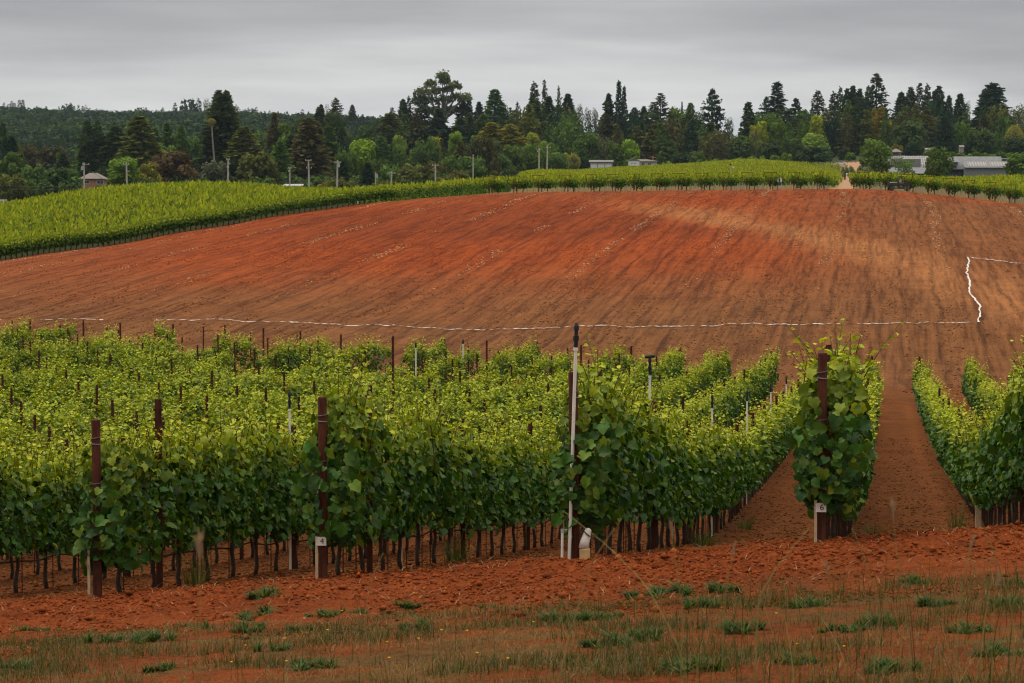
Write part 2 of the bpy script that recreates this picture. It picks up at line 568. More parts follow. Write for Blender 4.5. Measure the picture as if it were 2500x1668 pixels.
M['glass'] = plain('dark_window_glass', (0.02, 0.022, 0.03), 0.12, var=0.1, spec=0.6)
M['solar'] = plain('solar_cells', (0.17, 0.15, 0.15), 0.3, var=0.1, scale=1)
M['solar_frame'] = plain('solar_frame', (0.40, 0.385, 0.37), 0.4, var=0.05)
M['chimney'] = plain('red_chimney_brick', (0.26, 0.11, 0.08), 0.9, var=0.2)
M['cart_green'] = plain('dark_green_bodywork', (0.012, 0.022, 0.022), 0.4, var=0.2, scale=3, spec=0.5)
M['cart_grey'] = plain('dark_grey_plastic', (0.045, 0.05, 0.058), 0.6, var=0.2, scale=3)
M['tyre'] = plain('dusty_tyre', (0.05, 0.042, 0.036), 0.9, var=0.3, scale=6)
M['rim'] = plain('dull_rim', (0.07, 0.065, 0.06), 0.6, var=0.2)
M['lamp_glass'] = plain('lamp_glass', (0.6, 0.6, 0.58), 0.2, spec=0.6)
M['seat'] = plain('seat_vinyl', (0.45, 0.42, 0.42), 0.6)
M['skin'] = plain('skin', (0.32, 0.17, 0.11), 0.6, var=0.1)
M['shirt_pink'] = plain('pale_pink_shirt', (0.62, 0.50, 0.49), 0.9, var=0.1)
M['shirt_white'] = plain('white_shirt', (0.72, 0.71, 0.71), 0.9, var=0.08)
M['shirt_dark'] = plain('dark_shirt', (0.025, 0.025, 0.035), 0.9)
M['jeans'] = plain('grey_jeans', (0.11, 0.11, 0.13), 0.9)
M['hair'] = plain('dark_hair', (0.015, 0.012, 0.01), 0.6)
M['car_white'] = plain('white_car_paint', (0.66, 0.67, 0.69), 0.3, var=0.05, spec=0.5)
M['concrete'] = plain('pale_concrete', (0.48, 0.40, 0.30), 0.9, var=0.2, scale=6)
M['flower'] = plain('yellow_petals', (0.75, 0.42, 0.02), 0.7, var=0.15)
M['straw'] = plain('dry_stalk', (0.22, 0.17, 0.05), 0.7, var=0.25, scale=20)
M['seed'] = plain('pale_seed_head', (0.30, 0.20, 0.11), 0.8, var=0.3, scale=30)
M['brown_frond'] = plain('dead_frond', (0.16, 0.10, 0.05), 0.9)
# ------------------------------------------------------------------ grapevine canopies
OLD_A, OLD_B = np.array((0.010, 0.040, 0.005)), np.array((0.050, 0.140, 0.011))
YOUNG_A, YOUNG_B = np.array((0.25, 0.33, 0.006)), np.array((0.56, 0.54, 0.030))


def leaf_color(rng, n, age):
    """age 0 old leaf .. 1 shoot tip"""
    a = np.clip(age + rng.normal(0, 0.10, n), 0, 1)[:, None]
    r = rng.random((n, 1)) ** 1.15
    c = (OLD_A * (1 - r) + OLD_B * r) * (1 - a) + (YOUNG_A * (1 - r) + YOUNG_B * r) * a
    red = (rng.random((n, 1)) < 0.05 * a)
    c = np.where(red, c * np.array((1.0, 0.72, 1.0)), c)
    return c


def vine_canopy(seed, n_side, n_shoot, length=1.25, top=1.66, bottom=0.42, wid=0.205, end=False, bare=0.84, big=0.089):
    """leafy hedge of one vine: x across the row, y along it"""
    rng = np.random.default_rng(seed)
    Cs, Ns, Ts, Ss, Cc = [], [], [], [], []
    n = n_side
    z = bottom + (top - bottom) * rng.random(n) ** 0.92
    y = (rng.random(n) - 0.5) * length
    zz = (z - bottom) / (top - bottom)
    w = wid * (0.72 + 0.5 * np.sin(np.clip(zz, 0, 1) * 2.9 + 0.15)) * (0.85 + 0.35 * vnoise(y * 3 + seed, z * 3, seed))
    side = np.where(rng.random(n) < 0.5, -1.0, 1.0)
    depth = 1 - 0.55 * rng.random(n) ** 1.8
    x = side * w * depth
    # ragged bottom edge
    z = np.where(zz < 0.12, z + 0.20 * vnoise(y * 4.5, side * 7 + seed, seed + 3), z)
    C = np.stack([x, y, z], 1)
    N = np.stack([side * (0.8 + 0 * x) + rng.normal(0, 0.45, n), rng.normal(0, 0.65, n), 0.5 + rng.normal(0, 0.5, n)], 1)
    if end:
        e = rng.random(n) < 0.46
        C[e, 1] = -length / 2 + 0.28 - 0.55 * rng.random(e.sum()) ** 0.8 * np.sin(np.clip(zz[e] * 0.95 + 0.08, 0, 1) * 3.0)
        C[e, 0] = (rng.random(e.sum()) - 0.5) * 2 * w[e] * 1.0 - 0.04 * (zz[e] < 0.6)
        N[e] = np.stack([rng.normal(0, 0.5, e.sum()), np.full(e.sum(), -1.0), 0.4 + rng.normal(0, 0.35, e.sum())], 1)
    T = np.stack([side * 0.3 + rng.normal(0, 0.5, n), rng.normal(0, 0.75, n), -0.65 + rng.normal(0, 0.45, n)], 1)
    S = big * (0.5 + 0.95 * rng.random(n) ** 1.6) * np.where(zz > 0.85, 0.85, 1.0)
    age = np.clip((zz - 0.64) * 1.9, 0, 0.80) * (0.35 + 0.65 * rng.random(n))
    pale = rng.random(n) < 0.035
    age = np.where(pale, age + 0.35, age)
    if end:     # the post stands clear of leaves in its upper part
        px = -0.10
        hide = (np.abs(C[:, 0] - px) < 0.075) & (C[:, 1] < -length / 2 + 0.16) & (C[:, 2] > 1.22) & (rng.random(n) < bare)
        hide |= (C[:, 0] < px - 0.13) & (C[:, 2] > 1.25) & (rng.random(n) < 0.6)
        kp = ~hide
        C, N, T, S, age, n = C[kp], N[kp], T[kp], S[kp], age[kp], int(kp.sum())
    Cs.append(C); Ns.append(N); Ts.append(T); Ss.append(S); Cc.append(leaf_color(rng, n, age))
    canes = []
    for i in range(n_shoot):   # upright shoots with smaller, younger leaves
        x0 = rng.normal(0, 0.11); y0 = (rng.random() - 0.5) * length
        if end and y0 < -0.3: y0 += 0.3
        z0 = top - 0.35 - 0.2 * rng.random()
        h = 0.38 + 0.5 * rng.random() ** 1.3
        if end: h = 0.34 + 0.52 * rng.random()
        lean = rng.normal(0, 0.30 if end else 0.20, 2)
        p = [np.array((x0 + lean[0] * h * t ** 1.4, y0 + lean[1] * h * t ** 1.4, z0 + h * t)) for t in np.linspace(0, 1, 5)]
        canes.append(p)
        m = int(9 + 8 * h)
        t = np.sort(rng.random(m)) * 0.98 + 0.02
        base = np.stack([np.interp(t, np.linspace(0, 1, 5), [q[k] for q in p]) for k in range(3)], 1)
        az = rng.random(m) * 6.283
        out = np.stack([np.cos(az), np.sin(az), 0.2 + 0 * az], 1)
        s = (0.092 * (1 - t) + 0.036) * (0.8 + 0.5 * rng.random(m)) * big / 0.105
        Cs.append(base + out * 0.02)
        Ns.append(np.stack([rng.normal(0, 0.5, m), rng.normal(0, 0.5, m), np.ones(m)], 1))
        Ts.append(out + np.stack([0 * az, 0 * az, 0.5 - 1.0 * rng.random(m)], 1))
        Ss.append(s)
        Cc.append(leaf_color(rng, m, 0.28 + 0.72 * t))
    C = np.concatenate(Cs); N = np.concatenate(Ns); T = np.concatenate(Ts); S = np.concatenate(Ss); K = np.concatenate(Cc)
    return C, N, T, S, K, canes


def foliage_mesh(C, N, T, S, K, canes, templ=None, faces=None):
    """leaves and the canes that carry them, as one mesh"""
    templ = GRAPE if templ is None else templ; faces = GRAPE_F if faces is None else faces
    V, c = cards(C, N, T, S, templ, K)
    F = rep_faces(faces, len(C), len(templ))
    mb = MB()
    for p in canes: mb.tube(p, [0.0065, 0.006, 0.005, 0.004, 0.0025], 4, cap=False)
    V2 = np.array(mb.v); Q = np.array(mb.f) + len(V)
    c2 = np.tile(np.array((0.10, 0.062, 0.018)), (len(V2), 1)); c2[V2[:, 2] > 1.85] = (0.14, 0.15, 0.03)
    return np_mesh('foliage', np.concatenate([V, V2]), quads=Q, tris=F, col=np.concatenate([c, c2]), mats=[M['vine_leaf']])


# ------------------------------------------------------------------ tree crowns (unit height, unit radius)
def _norm(C, S, R0):
    return C, S


def crown_conifer(seed, nb=150, aspect=0.22, prof='cone', droop=0.12, base=0.02, per=12, size=0.045, gap=0.25, tips=0.0, tiers=0):
    """branches round a leader; returns cards for height 1, radius = aspect"""
    rng = np.random.default_rng(seed)
    C, N, T, S, K = [], [], [], [], []
    for i in range(nb):
        f = (i + rng.random()) / nb
        if tiers:
            f = (math.floor(f * tiers) + 0.5 + 0.22 * rng.normal()) / tiers
        f = min(max(f, 0.0), 0.995)
        h = base + (1 - base) * f
        if prof == 'cone': r = (1 - f) ** 0.66 * (0.7 + 0.3 * min(1, f / 0.12 + 0.3))
        elif prof == 'round': r = min(1.0, 1.25 * (1 - f) ** 0.75) * (0.75 + 0.25 * math.sin(f * 21 + seed)) * (0.8 + 0.2 * min(1, f / 0.2))
        elif prof == 'column': r = min(1, (1 - f) * 3.2) ** 0.7 * min(1, 0.6 + f * 2)
        elif prof == 'dome': r = max(0.08, (1 - f ** 3.0)) * (0.75 + 0.25 * f)
        elif prof == 'spire': r = (0.12 + 0.88 * (1 - f) ** 1.5) if f < 0.985 else 0.05
        r = max(r, 0.05) * aspect
        az = i * 2.39996 + rng.normal(0, 0.3)
        L = r * (1 - gap * 1.2 * rng.random() ** 1.3)
        if rng.random() < 0.08: L *= 1.22
        d = np.array((math.cos(az), math.sin(az), 0.0)); p = np.array((-d[1], d[0], 0.0))
        tone = 0.72 + 0.55 * rng.random()
        m = max(5, int(per * (0.45 + 0.75 * r / aspect)))
        s = 0.12 + 0.88 * rng.random(m) ** 0.75
        lat = (rng.random(m) - 0.5) * 0.62 * L * (1.1 - s * 0.75)
        zz = h + L * (0.25 * s - droop * 3.0 * s * s) + rng.normal(0, 0.010, m)
        c = d * (L * s)[:, None] + p * lat[:, None]; c[:, 2] = zz
        C.append(c)
        t = d[None, :] * 1.0 + p[None, :] * (np.sign(lat) * 0.7)[:, None] + rng.normal(0, 0.25, (m, 3)); t[:, 2] -= droop * 1.5 * s
        T.append(t)
        nn = rng.normal(0, 0.75, (m, 3)); nn[:, 2] += 0.75
        N.append(nn)
        S.append(size * (0.7 + 0.6 * rng.random(m)) * (0.65 + 0.35 * r / aspect))
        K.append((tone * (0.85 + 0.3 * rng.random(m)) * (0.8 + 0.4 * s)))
    # leader tip
    m = 8
    C.append(np.stack([rng.normal(0, 0.004, m), rng.normal(0, 0.004, m), 0.965 + 0.035 * rng.random(m)], 1))
    T.append(np.tile((0, 0, 1.0), (m, 1)) + rng.normal(0, 0.3, (m, 3))); N.append(rng.normal(0, 1, (m, 3)))
    S.append(np.full(m, size * 0.5)); K.append(np.ones(m))
    C = np.concatenate(C); C[:, :2] /= aspect
    return C, np.concatenate(N), np.concatenate(T), np.concatenate(S), np.concatenate(K), aspect


def crown_broad(seed, lobes=16, per=130, aspect=0.5, size=0.075, shape='oval', flat=1.0):
    rng = np.random.default_rng(seed)
    C, N, T, S, K = [], [], [], [], []
    for i in range(lobes):
        f = (i + 0.5) / lobes
        az = i * 2.39996 + rng.normal(0, 0.4)
        if shape == 'oval':
            h = 0.16 + 0.70 * f; rr = math.sqrt(max(0.03, 1 - ((h - 0.46) / 0.56) ** 2)) * 0.62
        elif shape == 'poplar':
            h = 0.10 + 0.82 * f; rr = 0.55 * math.sqrt(max(0.03, 1 - ((h - 0.40) / 0.62) ** 2)) * (1.05 - 0.4 * h)
        else:  # dome
            h = 0.10 + 0.72 * f ** 0.9; rr = 0.72 * math.sqrt(max(0.03, 1 - (h / 1.02) ** 2))
        rr *= (0.55 + 0.5 * rng.random())
        c0 = np.array((math.cos(az) * rr * aspect, math.sin(az) * rr * aspect, h))
        lr = (0.20 + 0.13 * rng.random()) * (aspect if aspect < 0.6 else 0.55) * 1.45
        lr = min(lr, (1.02 - h) * 1.1)
        tone = 0.68 + 0.6 * rng.random()
        m = per
        d = rng.normal(0, 1, (m, 3)); d /= np.linalg.norm(d, axis=1, keepdims=True)
        rad = lr * (0.62 + 0.45 * rng.random(m) ** 0.6)
        c = c0 + d * rad[:, None] * np.array((1, 1, 0.85 * flat))
        C.append(c)
        N.append(d + rng.normal(0, 0.45, (m, 3)) + np.array((0, 0, 0.35)))
        T.append(rng.normal(0, 1, (m, 3)) + np.array((0, 0, -0.4)))
        S.append(size * (0.6 + 0.7 * rng.random(m)))
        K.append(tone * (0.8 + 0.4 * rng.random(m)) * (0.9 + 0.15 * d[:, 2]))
    C = np.concatenate(C)
    C[:, 2] = np.clip(C[:, 2], -0.02, 1.0); C[:, :2] /= aspect
    return C, np.concatenate(N), np.concatenate(T), np.concatenate(S), np.concatenate(K), aspect


def crown_eucalyptus(seed, limbs=15, aspect=0.5):
    rng = np.random.default_rng(seed)
    C, N, T, S, K = [], [], [], [], []
    pipes = []
    spots = [(0.02, 0.93), (0.06, 0.82), (-0.24, 0.78), (0.27, 0.74), (-0.40, 0.62), (0.12, 0.66), (-0.14, 0.64), (0.47, 0.50), (-0.48, 0.46),
             (0.30, 0.52), (-0.25, 0.46), (0.05, 0.46), (0.40, 0.32), (-0.36, 0.28), (0.15, 0.28), (-0.12, 0.25)]
    for i, (x, z) in enumerate(spots):
        y = rng.normal(0, 0.16)
        pipes.append([(0, 0, -0.05), (x * 0.25, y * 0.25, z * 0.4), (x * 0.8, y * 0.8, z * 0.85), (x, y, z)])
        m = 300
        a = rng.random(m) * 6.283; rr = np.sqrt(rng.random(m)) * (0.125 + 0.05 * rng.random())
        zz = z + 0.055 - (rr / 0.17) ** 2 * 0.10 + rng.normal(0, 0.026, m) - 0.05 * (rng.random(m) < 0.35) * rng.random(m)
        C.append(np.stack([x + np.cos(a) * rr, y + np.sin(a) * rr, zz], 1))
        nn = rng.normal(0, 0.6, (m, 3)); nn[:, 2] += 0.6; N.append(nn)
        t = rng.normal(0, 0.5, (m, 3)); t[:, 2] -= 0.7; T.append(t)
        S.append(0.038 * (0.6 + 0.8 * rng.random(m)))
        K.append((0.7 + 0.5 * rng.random()) * (0.8 + 0.4 * rng.random(m)))
    C = np.concatenate(C); C[:, :2] /= aspect
    return C, np.concatenate(N), np.concatenate(T), np.concatenate(S), np.concatenate(K), aspect, pipes


def crown_palm(seed, fronds=44, per=20, droop=1.2, aspect=1.0):
    rng = np.random.default_rng(seed)
    C, N, T, S, K = [], [], [], [], []
    for i in range(fronds):
        az = i * 2.39996; e = R(-25 + 105 * ((i + 0.5) / fronds))
        d = np.array((math.cos(az), math.sin(az), 0))
        s = np.linspace(0.12, 1, per)
        x = s * math.cos(e); z = 0.45 + s * math.sin(e) * 0.55 - droop * 0.30 * s * s
        c = d[None] * x[:, None]; c[:, 2] = z
        C.append(c)
        p = np.array((-d[1], d[0], 0.0))
        T.append(d[None] * 0.8 + p[None] * np.where(np.arange(per) % 2, 1, -1)[:, None] * 0.9 + np.array((0, 0, -0.5)))
        N.append(rng.normal(0, 0.5, (per, 3)) + np.array((0, 0, 0.9)))
        S.append(np.full(per, 0.20) * (1.1 - 0.5 * s)); K.append((0.75 + 0.5 * rng.random()) * (0.9 + 0.2 * rng.random(per)))
    C = np.concatenate(C); C[:, :2] /= aspect
    return C, np.concatenate(N), np.concatenate(T), np.concatenate(S), np.concatenate(K), aspect


NARROW = QUAD * np.array((0.75, 1.15, 1.0))
SLIM = QUAD * np.array((0.22, 1.1, 1.0))


def crown_arrays(kind, gen):
    C, N, T, S, K = gen[:5]; aspect = gen[5]
    tv = {'palm': SLIM, 'conifer': NARROW}.get(kind, QUAD)
    # cards are laid out at the true aspect, then the radius is normalised to one
    C2 = C.copy(); C2[:, :2] *= aspect
    V, c = cards(C2, N, T, S, tv, np.stack([K, K, K * 0.95], 1))
    V = V.copy(); V[:, :2] /= aspect
    F = rep_faces(QUAD_F, len(C), 4)
    return V, F, c


KINDS = {
    'fir':    [('conifer', lambda s: crown_conifer(s, 170, 0.20, 'cone', 0.10, 0.0, 13, 0.050)) for _ in range(3)],
    'redwood': [('conifer', lambda s: crown_conifer(s, 120, 0.26, 'cone', 0.02, 0.0, 14, 0.046, gap=0.34, tiers=17)) for _ in range(3)],
    'dense':  [('conifer', lambda s: crown_conifer(s, 190, 0.24, 'round', 0.10, 0.0, 13, 0.055, gap=0.3)) for _ in range(2)],
    'column': [('conifer', lambda s: crown_conifer(s, 170, 0.13, 'column', 0.05, 0.0, 10, 0.040, gap=0.3)) for _ in range(2)],
    'spire':  [('conifer', lambda s: crown_conifer(s, 160, 0.15, 'spire', 0.08, 0.0, 11, 0.040, gap=0.4)) for _ in range(2)],
    'dome':   [('conifer', lambda s: crown_conifer(s, 130, 0.36, 'dome', 0.02, 0.0, 15, 0.052, gap=0.5, tiers=9)) for _ in range(2)],
    'cedar':  [('conifer', lambda s: crown_conifer(s, 120, 0.36, 'cone', 0.03, 0.02, 20, 0.055, gap=0.35, tiers=10)) for _ in range(2)],
    'pine':   [('conifer', lambda s: crown_conifer(s, 60, 0.24, 'round', -0.02, 0.1, 12, 0.055, gap=0.6)) for _ in range(2)],
    'broad':  [('broad', lambda s: crown_broad(s, 17, 130, 0.5, 0.070, 'oval')) for _ in range(3)],
    'oak':    [('broad', lambda s: crown_broad(s, 20, 125, 0.8, 0.085, 'dome')) for _ in range(3)],
    'poplar': [('broad', lambda s: crown_broad(s, 18, 110, 0.32, 0.055, 'poplar')) for _ in range(2)],
    'bush':   [('broad', lambda s: crown_broad(s, 9, 90, 0.8, 0.14, 'dome')) for _ in range(2)],
    'airy':   [('broad', lambda s: crown_broad(s, 13, 75, 0.5, 0.050, 'oval')) for _ in range(2)],
    'bare':   [('broad', lambda s: crown_broad(s, 10, 26, 0.4, 0.045, 'oval')) for _ in range(1)],
    'palm':   [('palm', lambda s: crown_palm(s, 46, 20, 1.2)) for _ in range(1)],
    'datepalm': [('palm', lambda s: crown_palm(s, 70, 24, 2.0)) for _ in range(1)],
}
ARR = {}
_s = 100
for k, lst in KINDS.items():
    ARR[k] = []
    for kind, g in lst:
        _s += 7
        ARR[k].append(crown_arrays(kind, g(_s)))
_eg = crown_eucalyptus(5)
ARR['eucalyptus'] = [crown_arrays('broad', _eg)]

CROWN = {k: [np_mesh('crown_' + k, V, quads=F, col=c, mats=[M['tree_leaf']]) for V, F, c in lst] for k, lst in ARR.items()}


def limbs_mesh(seed, n, aspect, rise=0.55, mat='trunk', r=0.022):
    """trunk and forking limbs, unit height and radius"""
    rng = np.random.default_rng(seed)
    mb = MB()
    mb.tube([(0, 0, -0.02), (0.01, 0, 0.18), (0, 0.01, 0.45), (0, 0, 0.8)], [r * 1.2 / aspect * 1.0, r / aspect, r * 0.7 / aspect, r * 0.2 / aspect], 6)
    for i in range(n):
        a = i * 2.4 + rng.normal(0, 0.3); h = 0.12 + 0.5 * (i / n)
        L = 0.75 * (1 - 0.3 * i / n)
        d = (math.cos(a), math.sin(a))
        mb.tube([(0, 0, h), (d[0] * L * 0.5, d[1] * L * 0.5, h + 0.13), (d[0] * L, d[1] * L, h + 0.32)],
                [r * 0.55 / aspect, r * 0.4 / aspect, r * 0.12 / aspect], 5)
    return mb.mesh('trunk', M[mat])


def pole_trunk_mesh(r0, r1, mat='trunk'):
    mb = MB(); mb.tube([(0, 0, 0), (0, 0, 0.5), (0, 0, 1)], [r0, (r0 + r1) / 2, r1], 7)
    return mb.mesh('trunk', M[mat])


TRUNK_CON = pole_trunk_mesh(0.11, 0.02)
TRUNK_BROAD = limbs_mesh(3, 7, 0.5)
TRUNK_OAK = limbs_mesh(4, 8, 0.8)
TRUNK_PALE = limbs_mesh(9, 9, 0.5, mat='pale_trunk', r=0.018)
_mb = MB()
for p in _eg[6]:
    _mb.tube([(a / 0.5, b / 0.5, c) for a, b, c in p], [0.05, 0.035, 0.02, 0.008], 6)
TRUNK_EUC = _mb.mesh('trunk', M['pale_trunk'])
# ------------------------------------------------------------------ the ground as one sheet
ROWDIR = 0.1542                      # x per y of the near vine rows and of the tillage
PL_D = np.array((0.447, 0.894))      # direction of the trellised rows beyond the field
PL_N = np.array((0.894, -0.447))


def zone(x, y):
    """base colour and shader masks of the ground at x, y"""
    x = np.asarray(x, float); y = np.asarray(y, float)
    n = len(x)
    u = 1250 + FP * x / np.maximum(y, 5.0)
    big = fbm(x * 0.09, y * 0.09, 3, 5)
    mid = fbm(x * 0.6, y * 0.6, 4, 9)
    # bank with dry turf
    red = np.array((0.200, 0.048, 0.010)); bright = np.array((0.228, 0.050, 0.0105)); litter = np.array((0.140, 0.066, 0.018))
    lit = sstep(0.46, 0.60, fbm(x * 0.9, y * 1.6, 4, 21)) * (1 - sstep(17.5, 20.0, y + 1.2 * (mid - 0.5) * 2 + 0.10 * x))
    c = red[None] * (1 - lit[:, None]) + litter[None] * lit[:, None]
    w = sstep(17.2, 20.2, y - 1.6 * (fbm(x * 0.7, y * 0.5, 3, 14) - 0.5) * 2)[:, None]
    c = c * (1 - w) + bright[None] * w
    # vineyard soil
    vs = np.array((0.142, 0.045, 0.0105))
    w = sstep(22.6, 29.5, y + 1.6 * (mid - 0.5) * 2)[:, None]
    c = c * (1 - w) + vs[None] * w
    lane = ((x - ROWDIR * (y - 23.0) - 2.97) / 2.33) % 1.0
    trk = np.exp(-((np.abs(lane - 0.5) - 0.24) / 0.09) ** 2) * (0.5 + fbm(x * 0.8, y * 0.25, 3, 41))
    c = c * (1 + (0.30 * trk * sstep(26, 32, y) * (1 - sstep(112, 120, y)))[:, None])
    c *= (0.88 + 0.24 * mid)[:, None]
    # field: red upper hill, dry tan foot and right flank
    cr = np.array((0.228, 0.043, 0.0060)); ct = np.array((0.178, 0.072, 0.025)); ct2 = np.array((0.148, 0.057, 0.019))
    r = sstep(150, 200, y + 22 * (big - 0.5)) * (1 - 0.85 * sstep(1750, 2250, u + 160 * (big - 0.5)) * (1 - 0.75 * sstep(262, 290, y)))
    r *= 1 - 0.45 * (1 - sstep(-100, 700, u))
    # pale swath that crosses the hill
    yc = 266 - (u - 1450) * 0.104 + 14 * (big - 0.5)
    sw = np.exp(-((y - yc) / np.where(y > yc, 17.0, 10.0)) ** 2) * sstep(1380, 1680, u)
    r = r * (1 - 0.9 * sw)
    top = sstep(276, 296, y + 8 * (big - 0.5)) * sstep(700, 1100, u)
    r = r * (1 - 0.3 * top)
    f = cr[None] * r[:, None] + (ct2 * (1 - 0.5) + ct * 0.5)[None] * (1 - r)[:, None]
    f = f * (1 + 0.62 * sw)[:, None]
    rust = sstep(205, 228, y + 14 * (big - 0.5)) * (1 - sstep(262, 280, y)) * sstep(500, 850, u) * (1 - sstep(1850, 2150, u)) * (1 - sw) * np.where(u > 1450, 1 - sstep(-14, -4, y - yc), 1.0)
    f = f * (1 - 0.22 * rust)[:, None]  # shadow band below the swath, painted as darker soil
    wf = sstep(122, 130, y)
    c = c * (1 - wf[:, None]) + f * wf[:, None]
    # beyond the field edge
    B = edge_d(u)
    over = sstep(0.5, 2.5, y - B)
    dry = np.array((0.19, 0.125, 0.045)); shade = np.array((0.034, 0.032, 0.010))  # shade under the left hill vines is painted into the ground
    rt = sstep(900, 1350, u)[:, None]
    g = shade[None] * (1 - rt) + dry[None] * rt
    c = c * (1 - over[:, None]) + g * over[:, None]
    # bare dirt avenue beyond the crest
    ax = xu(2052, 320) + (y - 320) * (xu(2080, 950) - xu(2052, 320)) / 630.0
    av = (1 - sstep(1.1, 2.0, np.abs(x - ax) - (y - 300) * 0.0026)) * sstep(2, 6, y - B)
    c = c * (1 - av[:, None]) + np.array((0.34, 0.205, 0.115))[None] * av[:, None]
    # forest floor and far hills
    crd = np.where((u > 1862) & (u < 2300), 985.0, np.interp(u, CU, CR_D))
    ff = sstep(6, 20, y - crd) * ((u > 1200) & (u < 2300)) + sstep(600, 700, y) * (u >= 2300) + sstep(400, 460, y) * (u <= 1200)
    ff = np.clip(ff, 0, 1)
    c = c * (1 - ff[:, None]) + np.array((0.035, 0.045, 0.016))[None] * ff[:, None]
    for (uc, yc2, wu, wy) in ((85, 1500, 34, 45), (445, 1750, 22, 60), (868, 2000, 34, 80), (190, 2680, 25, 60)):
        m = np.exp(-(((u - uc) / wu) ** 4 + ((y - yc2) / wy) ** 4))
        c = c * (1 - m[:, None]) + np.array((0.17, 0.20, 0.03))[None] * m[:, None]
    tan = np.exp(-(((u - 1195) / 60) ** 4 + ((y - 560) / 90) ** 4))
    c = c * (1 - tan[:, None]) + np.array((0.20, 0.125, 0.06))[None] * tan[:, None]
    mask = np.stack([wf * (1 - over), 1 - 0.75 * sstep(45, 100, y), lit], 1)
    return c, mask


def relief(x, y):
    """clods, wheel ruts and tillage ridges on top of the smooth slope"""
    x = np.asarray(x, float); y = np.asarray(y, float)
    near = 1 - sstep(28, 45, y)
    loose = sstep(17.0, 20.5, y - 1.8 * (fbm(x * 0.6, y * 0.3, 3, 12) - 0.5) * 2) * (1 - sstep(23.2, 28.5, y))
    z = near * (0.035 * (fbm(x * 1.5, y * 1.5, 3, 2) - 0.5) * 2 * (0.4 + loose) + (0.012 + 0.055 * loose) * (fbm(x * 6, y * 6, 3, 3) - 0.45) * 2)
    z = z + loose * 0.05 * np.exp(-((y - 22.0 - 0.8 * (fbm(x * 0.5, 0 * x, 2, 8) - 0.5)) / 0.9) ** 2)
    lane = ((x - ROWDIR * (y - 23.0) - 2.97) / 2.33) % 1.0
    z = z - 0.04 * np.exp(-((np.abs(lane - 0.5) - 0.24) / 0.08) ** 2) * sstep(26, 31, y) * (1 - sstep(112, 118, y))
    fl = sstep(130, 140, y) * (1 - sstep(-3, 1, y - edge_d(1250 + FP * x / np.maximum(y, 5))))
    cc = x * 0.988 - y * 0.1524; ll = y * 0.988 + x * 0.1524
    z = z + fl * (0.16 * (fbm(cc * 0.42, ll * 0.02, 2, 31) - 0.5) + 0.12 * (fbm(cc * 1.6, ll * 0.06, 2, 33) - 0.5) + 0.14 * (fbm(x * 0.5, y * 0.5, 3, 35) - 0.5))
    return z


def build_ground():
    ys = [-34.0]
    while ys[-1] < 5200:
        y = ys[-1]
        if y < 8: st = 0.8
        elif y < 27: st = 0.085
        elif y < 60: st = 0.085 + (y - 27) * 0.012
        elif y < 310: st = min(0.0062 * y, 1.3)
        elif y < 420: st = 2.5
        else: st = 0.02 * y
        ys.append(y + st)
    ys = np.array(ys)
    s = np.linspace(-0.33, 0.33, 470)
    X = s[None, :] * (ys[:, None] + 42); Y = np.repeat(ys[:, None], len(s), 1)
    x, y = X.ravel(), Y.ravel()
    z = ground(x, y)
    z = z + relief(x, y)
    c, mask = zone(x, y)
    V = np.stack([x, y, z], 1)
    nr, nc = X.shape
    a = (np.arange(nr - 1)[:, None] * nc + np.arange(nc - 1)[None, :]).ravel()
    Q = np.stack([a, a + 1, a + nc + 1, a + nc], 1)
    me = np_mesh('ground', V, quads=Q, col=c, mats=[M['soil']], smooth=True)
    ca = me.color_attributes.new('mask', 'FLOAT_COLOR', 'POINT')
    m4 = np.ones((len(V), 4), np.float32); m4[:, :3] = mask
    ca.data.foreach_set('color', m4.ravel())
    o = link('ground', me)
    tag(o, 'red brown soil of the vineyard slope, tilled hill and land beyond', 'ground', kind='structure')
    return o


build_ground()

# ------------------------------------------------------------------ clods lying on the soil
OCT = np.array([(1, 0, 0), (0, 1, 0), (-1, 0, 0), (0, -1, 0), (0, 0, 1), (0, 0, -0.6)], float)
OCT_F = [(0, 1, 4), (1, 2, 4), (2, 3, 4), (3, 0, 4), (1, 0, 5), (2, 1, 5), (3, 2, 5), (0, 3, 5)]


def clod_object(name, x, y, r, col, label, seed, flat=0.7):
    rng = np.random.default_rng(seed)
    n = len(x)
    z = ground(x, y) + relief(x, y)
    V = OCT[None] * r[:, None, None] * (0.65 + 0.7 * rng.random((n, 6, 1)))
    a = rng.random(n) * 6.283
    ca, sa = np.cos(a)[:, None], np.sin(a)[:, None]
    vx = V[:, :, 0] * ca - V[:, :, 1] * sa; vy = V[:, :, 0] * sa + V[:, :, 1] * ca
    V = np.stack([vx + x[:, None], vy * (0.7 + 0.6 * rng.random((n, 1))) + y[:, None], V[:, :, 2] * flat + z[:, None] + r[:, None] * 0.2], 2).reshape(-1, 3)
    me = np_mesh(name, V, tris=rep_faces(OCT_F, n, 6), col=np.repeat(col, 6, 0), mats=[M['clod']])
    return tag(link(name, me), label, 'soil clods', kind='stuff')


rng = np.random.default_rng(77)
n = 90000
y = 17.3 + 9.2 * rng.random(n) ** 0.9; x = (rng.random(n) - 0.5) * 0.46 * (y + 2)
k = fbm(x * 1.3, y * 1.3, 3, 51) + 0.25 * np.exp(-((y - 22.2) / 1.4) ** 2) > 0.36 + 0.28 * rng.random(n)
x, y = x[k], y[k]; n = len(x)
r = 0.005 + 0.017 * rng.random(n) ** 3 + 0.042 * (rng.random(n) < 0.010) * rng.random(n)
c, _ = zone(x, y); c = c * (0.45 + 0.75 * rng.random((n, 1)))
clod_object('soil_clods', x, y, r, c, 'loose red clods heaped along the foot of the vine rows', 1)

